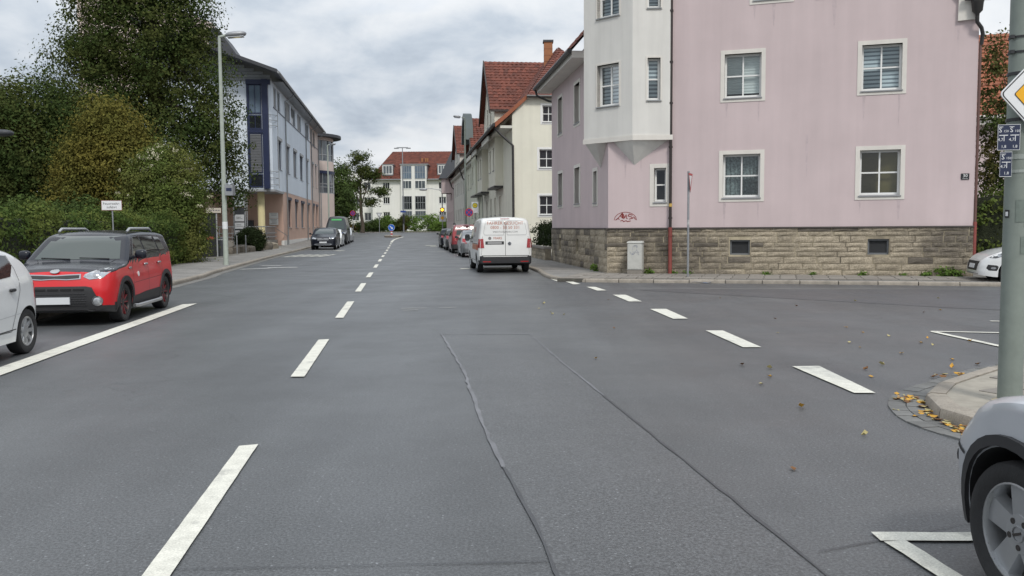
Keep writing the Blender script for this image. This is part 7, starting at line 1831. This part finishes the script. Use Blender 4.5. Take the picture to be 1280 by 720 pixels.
# give way sign on the house corner, edge on
gx, gy = 5.2, 25.5
t = pole('give_way_sign', 'give way triangle seen nearly edge on atop a slim grey post before the stone base', 'road sign', gx, gy, .1, 3.2, .033, M_galv, None, 1, 12)
fn = billboard((gx + .05, gy - .04, 2.88), R_(68)); tri = [(-.33, .26), (.33, .26), (0, -.31)]
flat(t, 'sign_plate', fn, tri, -.012, 0, M_sign_back); b = MB(t.location); outline(b, fn, [(-.32, .25), (.32, .25), (0, -.30)], .11, .002); b.obj('red_border', M_sign_red, t)
flat(t, 'white_field', fn, [(-.2, .18), (.2, .18), (0, -.15)], .001, .003, M_sign_white)
b = MB(t.location)
for z, m in ((1.62, 0),): b.lathe([(.034, z), (.036, z), (.036, z + .16), (.034, z + .16)], (gx, gy, 0), 'z', 12)
b.obj('sticker', mat('sticker_worn', (.42, .42, .42), rough=.6, var=.3, vs=20), t)
# fire access sign in the hedge
t = pole('fire_access_sign', 'small white sign with red rim on a thin post in front of the hedge', 'sign', -12.42, 27.0, .1, 2.45, .022, M_galv, None, 1, 10)
fn = billboard((-12.42, 26.96, 2.36), R_(12)); flat(t, 'red_rim', fn, rect(-.30, .30, -.155, .155), -.008, 0, mat('rim_faded', (.22, .06, .045), rough=.6)); p_ = flat(t, 'white_field', fn, rect(-.287, .287, -.142, .142), .001, .003, M_sign_white)
b = MB(t.location); put_text(b, 'Feuerwehr-', .105, lambda a, c: fn(a, .052 + c, .005)); put_text(b, 'zufahrt', .105, lambda a, c: fn(a, -.055 + c, .005)); b.obj('lettering', M_sign_black, p_)
# utility cabinet
C0 = Vector(FR(.93, -.42, .1)); C0.z = .1
t = thing('utility_cabinet', 'pale grey utility cabinet with scribbles standing against the stone base', 'cabinet', tuple(C0)); fu = frame(FR(.72, -.60, 0)[:2], (10.1, -3.2))
M_cab = mat('cabinet_grey', (.46, .46, .43), rough=.7, var=.12, vs=6, dirt=((.2, .2, .19), .6))
b = MB(t.location); b.box((0, .02, .1), (.47, .34, .24), 0, fu); b.obj('plinth', M_slab, t)
b = MB(t.location); b.box((.005, .01, .245), (.465, .34, 1.08), 0, fu); b.obj('body', M_cab, t)
b = MB(t.location); b.box((.02, -.004, .27), (.45, .012, 1.06), 0, fu); d_ = b.obj('door', M_cab, t)
b = MB(t.location); b.hexa([fu(-.015, -.02, 1.08), fu(.485, -.02, 1.08), fu(.485, .36, 1.08), fu(-.015, .36, 1.08), fu(.01, .0, 1.125), fu(.46, .0, 1.125), fu(.46, .35, 1.14), fu(.01, .35, 1.14)]); b.obj('lid', M_cab, t)
b = MB(t.location); g_ = random.Random(6)
for k in range(5):
    x, z = g_.uniform(.07, .2), g_.uniform(.65, .95); P = []
    for i in range(12): x += g_.uniform(-.02, .045); z += g_.uniform(-.06, .06); P.append(fu(min(max(x, .05), .42), -.006, min(max(z, .55), 1.02)))
    b.tube(P, .0035, 4)
b.obj('scribble', mat('marker_grey', (.2, .22, .3), rough=.7), d_)
# left: notice kiosk, bin, totem, barrier
kx, ky = -15.95, 46.2
t = thing('phone_box', 'dark glazed booth with pale lettered band between hedge and lamp post', 'booth', (kx, ky, .1)); fn = billboard((kx, ky, .1), R_(20))
def bx3(name, x0, x1, z0, z1, d0, d1, m, par=None): return flat(par or t, name, fn, rect(x0, x1, z0, z1), d0, d1, m)
bx3('body', -.7, .25, .05, 2.35, -.9, 0, mat('booth_dark', (.02, .021, .022), rough=.3)); bx3('frame', .18, .25, 0, 2.45, .001, .05, M_grey_metal); bx3('frame', -.7, -.63, 0, 2.45, .001, .05, M_grey_metal)
bd_ = bx3('band', -.3, .45, 2.36, 2.62, -.3, .1, mat('band_pale', (.52, .47, .40), rough=.6)); b = MB(t.location)
for k, (a, c) in enumerate(((-.1, .0), (.04, .12), (.16, .27), (.3, .39))): b.quad([fn(a, 2.46, .104), fn(c, 2.46, .104), fn(c, 2.52, .104), fn(a, 2.52, .104)])
b.obj('print', M_print_g, bd_); bx3('notice', -.5, .05, .95, 1.1, .001, .01, mat('notice_red', (.25, .06, .03), rough=.6))
t = thing('litter_bin', 'dark grey waste bin behind the pale green lamp post', 'bin', (-15.78, 47.0, .1)); b = MB(t.location); b.lathe([(.2, .1), (.25, 1.0), (.26, 1.02), (.26, 1.1), (.001, 1.14)], (-15.78, 47.0, 0), 'z', 14); b.obj('body', M_slate, t)
b = MB(t.location); b.lathe([(.262, 1.0), (.272, 1.0), (.272, 1.06), (.262, 1.06)], (-15.78, 47, 0), 'z', 14); b.obj('rim', M_grey_metal, t)
tx, ty = -18.2, 58.0
t = thing('office_totem', 'dark office totem with white panel numbered 4 and three blank panels', 'sign', (tx, ty, .1)); fn = billboard((tx, ty, 0), R_(8))
b = MB(t.location)
for x in (-.36, .36): b.tube([fn(x, .1, -.05), fn(x, 4.0, -.05)], .05, 8)
for k in range(20): b.tube([fn(.36, .3 + .18 * k, -.05), fn(.5, .39 + .18 * k, -.05)], .014, 4); b.tube([fn(.5, .39 + .18 * k, -.05), fn(.36, .48 + .18 * k, -.05)], .014, 4)
b.tube([fn(.5, .1, -.05), fn(.5, 4.0, -.05)], .03, 6); b.obj('frame', M_grey_metal, t); flat(t, 'back_panel', fn, rect(-.33, .33, .4, 3.0), -.06, -.02, M_slate)
p_ = flat(t, 'panel', fn, rect(-.31, .31, 3.1, 4.0), 0, .04, mat('panel_pale_blue', (.62, .68, .68), rough=.5)); b = MB(t.location); put_text(b, '4', .55, lambda a, c: fn(a + .05, 3.58 + c, .046)); b.obj('number', M_sign_black, p_)
for z0, z1 in ((2.1, 2.55), (1.6, 2.02), (1.1, 1.5)):
    p_ = flat(t, 'panel', fn, rect(-.3, .3, z0, z1), 0, .03, M_sign_white); b = MB(t.location)
    for k in range(2): b.quad([fn(-.2, z0 + .16 + .1 * k, .034), fn(.2 - .1 * k, z0 + .16 + .1 * k, .034), fn(.2 - .1 * k, z0 + .19 + .1 * k, .034), fn(-.2, z0 + .19 + .1 * k, .034)])
    b.obj('printed_line', MATS['print_grey'], p_)
t = thing('barrier', 'short red and white barrier tip before the shaded hedge at the left', 'barrier', (-16.0, 27.8, .1)); b = MB(t.location); b.tube([(-16.2, 27.8, .1), (-16.2, 27.8, .95)], .05, 8); b.obj('post', M_galv, t)
for k in range(3):
    b = MB(t.location); b.box((-16.4 + .28 * k, 27.75, .8), (-16.12 + .28 * k, 27.82, .92)); b.obj('board', M_sign_red if k % 2 == 0 else M_sign_white, t)
for i, (x, y) in enumerate(((-16.35, 53.2), (-16.2, 51.0))):
    t = pole('bollard', ['thin metal hoop post before the round bush', 'thin metal post left of the round bush'][i], 'bollard', x, y, .1, 1.15, .035, M_galv, 'thin posts by the round bush', 1, 8); b = MB(t.location); b.blob((x, y, 1.16), (.05, .05, .05), 1, 8, 6); b.obj('cap', M_galv, t)
# fallen leaves
lm = [mat('fallen_leaf_yellow', (.50, .27, .03), rough=.7, var=.3, vs=40), mat('fallen_leaf_brown', (.16, .075, .025), rough=.8, var=.3, vs=40), mat('fallen_leaf_pale', (.42, .36, .16), rough=.75, var=.3, vs=40)]
def leaf_mesh(k, m):
    g = random.Random(k); b = MB(); c = g.uniform(.01, .03)
    pts = [(-.5, 0, 0), (-.25, .26, c), (.1, .3, c * 1.4), (.5, 0, c * 1.6), (.1, -.3, c * .6), (-.25, -.26, c)]
    b.add([(x * .1, y * .1, .004 + z * g.uniform(.5, 1.3)) for x, y, z in pts] + [(0, 0, .003)], [(i, (i + 1) % 6, 6) for i in range(6)]); return b.mesh('fallen_leaf', m)
lms = [[leaf_mesh(10 * j + k, lm[j]) for k in range(3)] for j in range(3)]
LP = [(7.2, 18.07), (5.21, 13.42), (5.2, 12.75), (4.54, 11.19), (5.4, 12.31), (4.83, 10.64), (3.91, 9.48), (3.78, 9.02), (4.22, 9.79), (2.88, 9.6), (2.72, 9.06), (2.51, 8.64), (2.54, 7.51), (2.64, 9.84), (3.95, 12.79), (4.5, 14.73), (4.59, 11.68), (5.52, 11.6), (5.83, 12.05), (5.56, 11.34), (5.19, 10.12), (7.97, 16.02), (7.45, 15.57), (9.19, 18.57), (4.58, 18.96), (5.29, 19.85), (5.61, 17.0), (2.68, 6.49), (6.26, 11.72), (1.84, 5.58), (0.73, 15.79), (0.53, 16.9), (2.1, 18.81), (1.01, 10.4), (0.94, 15.64), (1.6, 13.5), (0.66, 17.94), (3.75, 6.9), (3.35, 7.1), (3.3, 7.35), (4.9, 9.55), (5.3, 9.75), (4.4, 8.95), (3.62, 8.05), (5.9, 10.15)]
kinds = [2, 0, 0, 0, 2, 0, 1, 0, 2, 2, 0, 2, 0, 1, 2, 1, 2, 0, 0, 2, 0, 0, 1, 2, 0, 2, 1, 2, 0, 1, 2, 2, 1, 0, 2, 1, 2, 0, 0, 2, 0, 1, 1, 0, 0]
names_ = ['small yellow fallen leaf on the grey asphalt', 'small brown curled leaf on the grey asphalt', 'small pale dry leaf on the grey asphalt']
rl_ = random.Random(12)
for (x, y), k in zip(LP, kinds):
    o = O('fallen_leaf', None, (x, y, .007), rl_.uniform(0, 6.3), lms[k][rl_.randrange(3)]); s = rl_.uniform(.5, .85); o.scale = (s, s, s * rl_.uniform(.6, 1.3)); tag(o, names_[k], 'leaf', ['yellow leaves scattered on the road', 'brown leaves scattered on the road', 'pale leaves scattered on the road'][k])
b = MB((3.5, 6.9, 0)); mi = []
def heap(cx, cy, sx, sy, n, h):
    for i in range(n):
        x, y = rl_.gauss(cx, sx), rl_.gauss(cy, sy); z = .015 + rl_.random() * h * math.exp(-((x - cx) / sx) ** 2 / 2 - ((y - cy) / sy) ** 2 / 2)
        a, t_, s = rl_.uniform(0, 6.3), rl_.uniform(-.7, .7), rl_.uniform(.022, .042)
        M_ = Matrix.Translation((x, y, z)) @ Matrix.Rotation(a, 4, 'Z') @ Matrix.Rotation(t_, 4, 'X')
        b.add([M_ @ Vector((p * s, q * s, .012 * (p * p))) for p, q in ((-1, 0), (-.3, .6), (.4, .6), (1, 0), (.4, -.6), (-.3, -.6))], [(0, 1, 2, 3), (0, 3, 4, 5)], rl_.choice((0, 0, 1, 1, 2)))
heap(3.52, 6.50, .05, .10, 110, .06); heap(3.47, 6.95, .025, .14, 13, .02); heap(3.62, 7.75, .06, .13, 26, .02); heap(4.72, 9.02, .12, .07, 12, .02); heap(3.57, 7.35, .03, .1, 7, .02)
struct(b.obj('leaf_litter', lm, fix=False), 'stuff')['label'] = 'heap of yellow and brown leaves in the gutter of the near corner'
mo = leaves('moss_tuft', M_leaf_hedge, None, (3.85, 6.72, .115), [(3.93, 6.83, .118, .12, .03, .006), (3.83, 6.66, .118, .04, .09, .006)], 420, .018, 120, clump=.018, per=10, kind='stuff')
tag(mo, 'low moss growing on the corner pavement edge below the mast', 'moss')
b = MB((5.38, 24.1, .0)); b.add([(5.0 + .11 * i + (.0), 24.12 - .03 * i + (.14 if j else 0), .012 + .03 * ((i * 7 + j * 3) % 4) / 3) for i in range(6) for j in (0, 1)], [(2 * i, 2 * i + 2, 2 * i + 3, 2 * i + 1) for i in range(5)])
tag(b.obj('plastic_scrap', mat('scrap_blue', (.02, .16, .45), rough=.4)), 'crumpled blue plastic scrap lying along the kerb of the side street', 'litter')
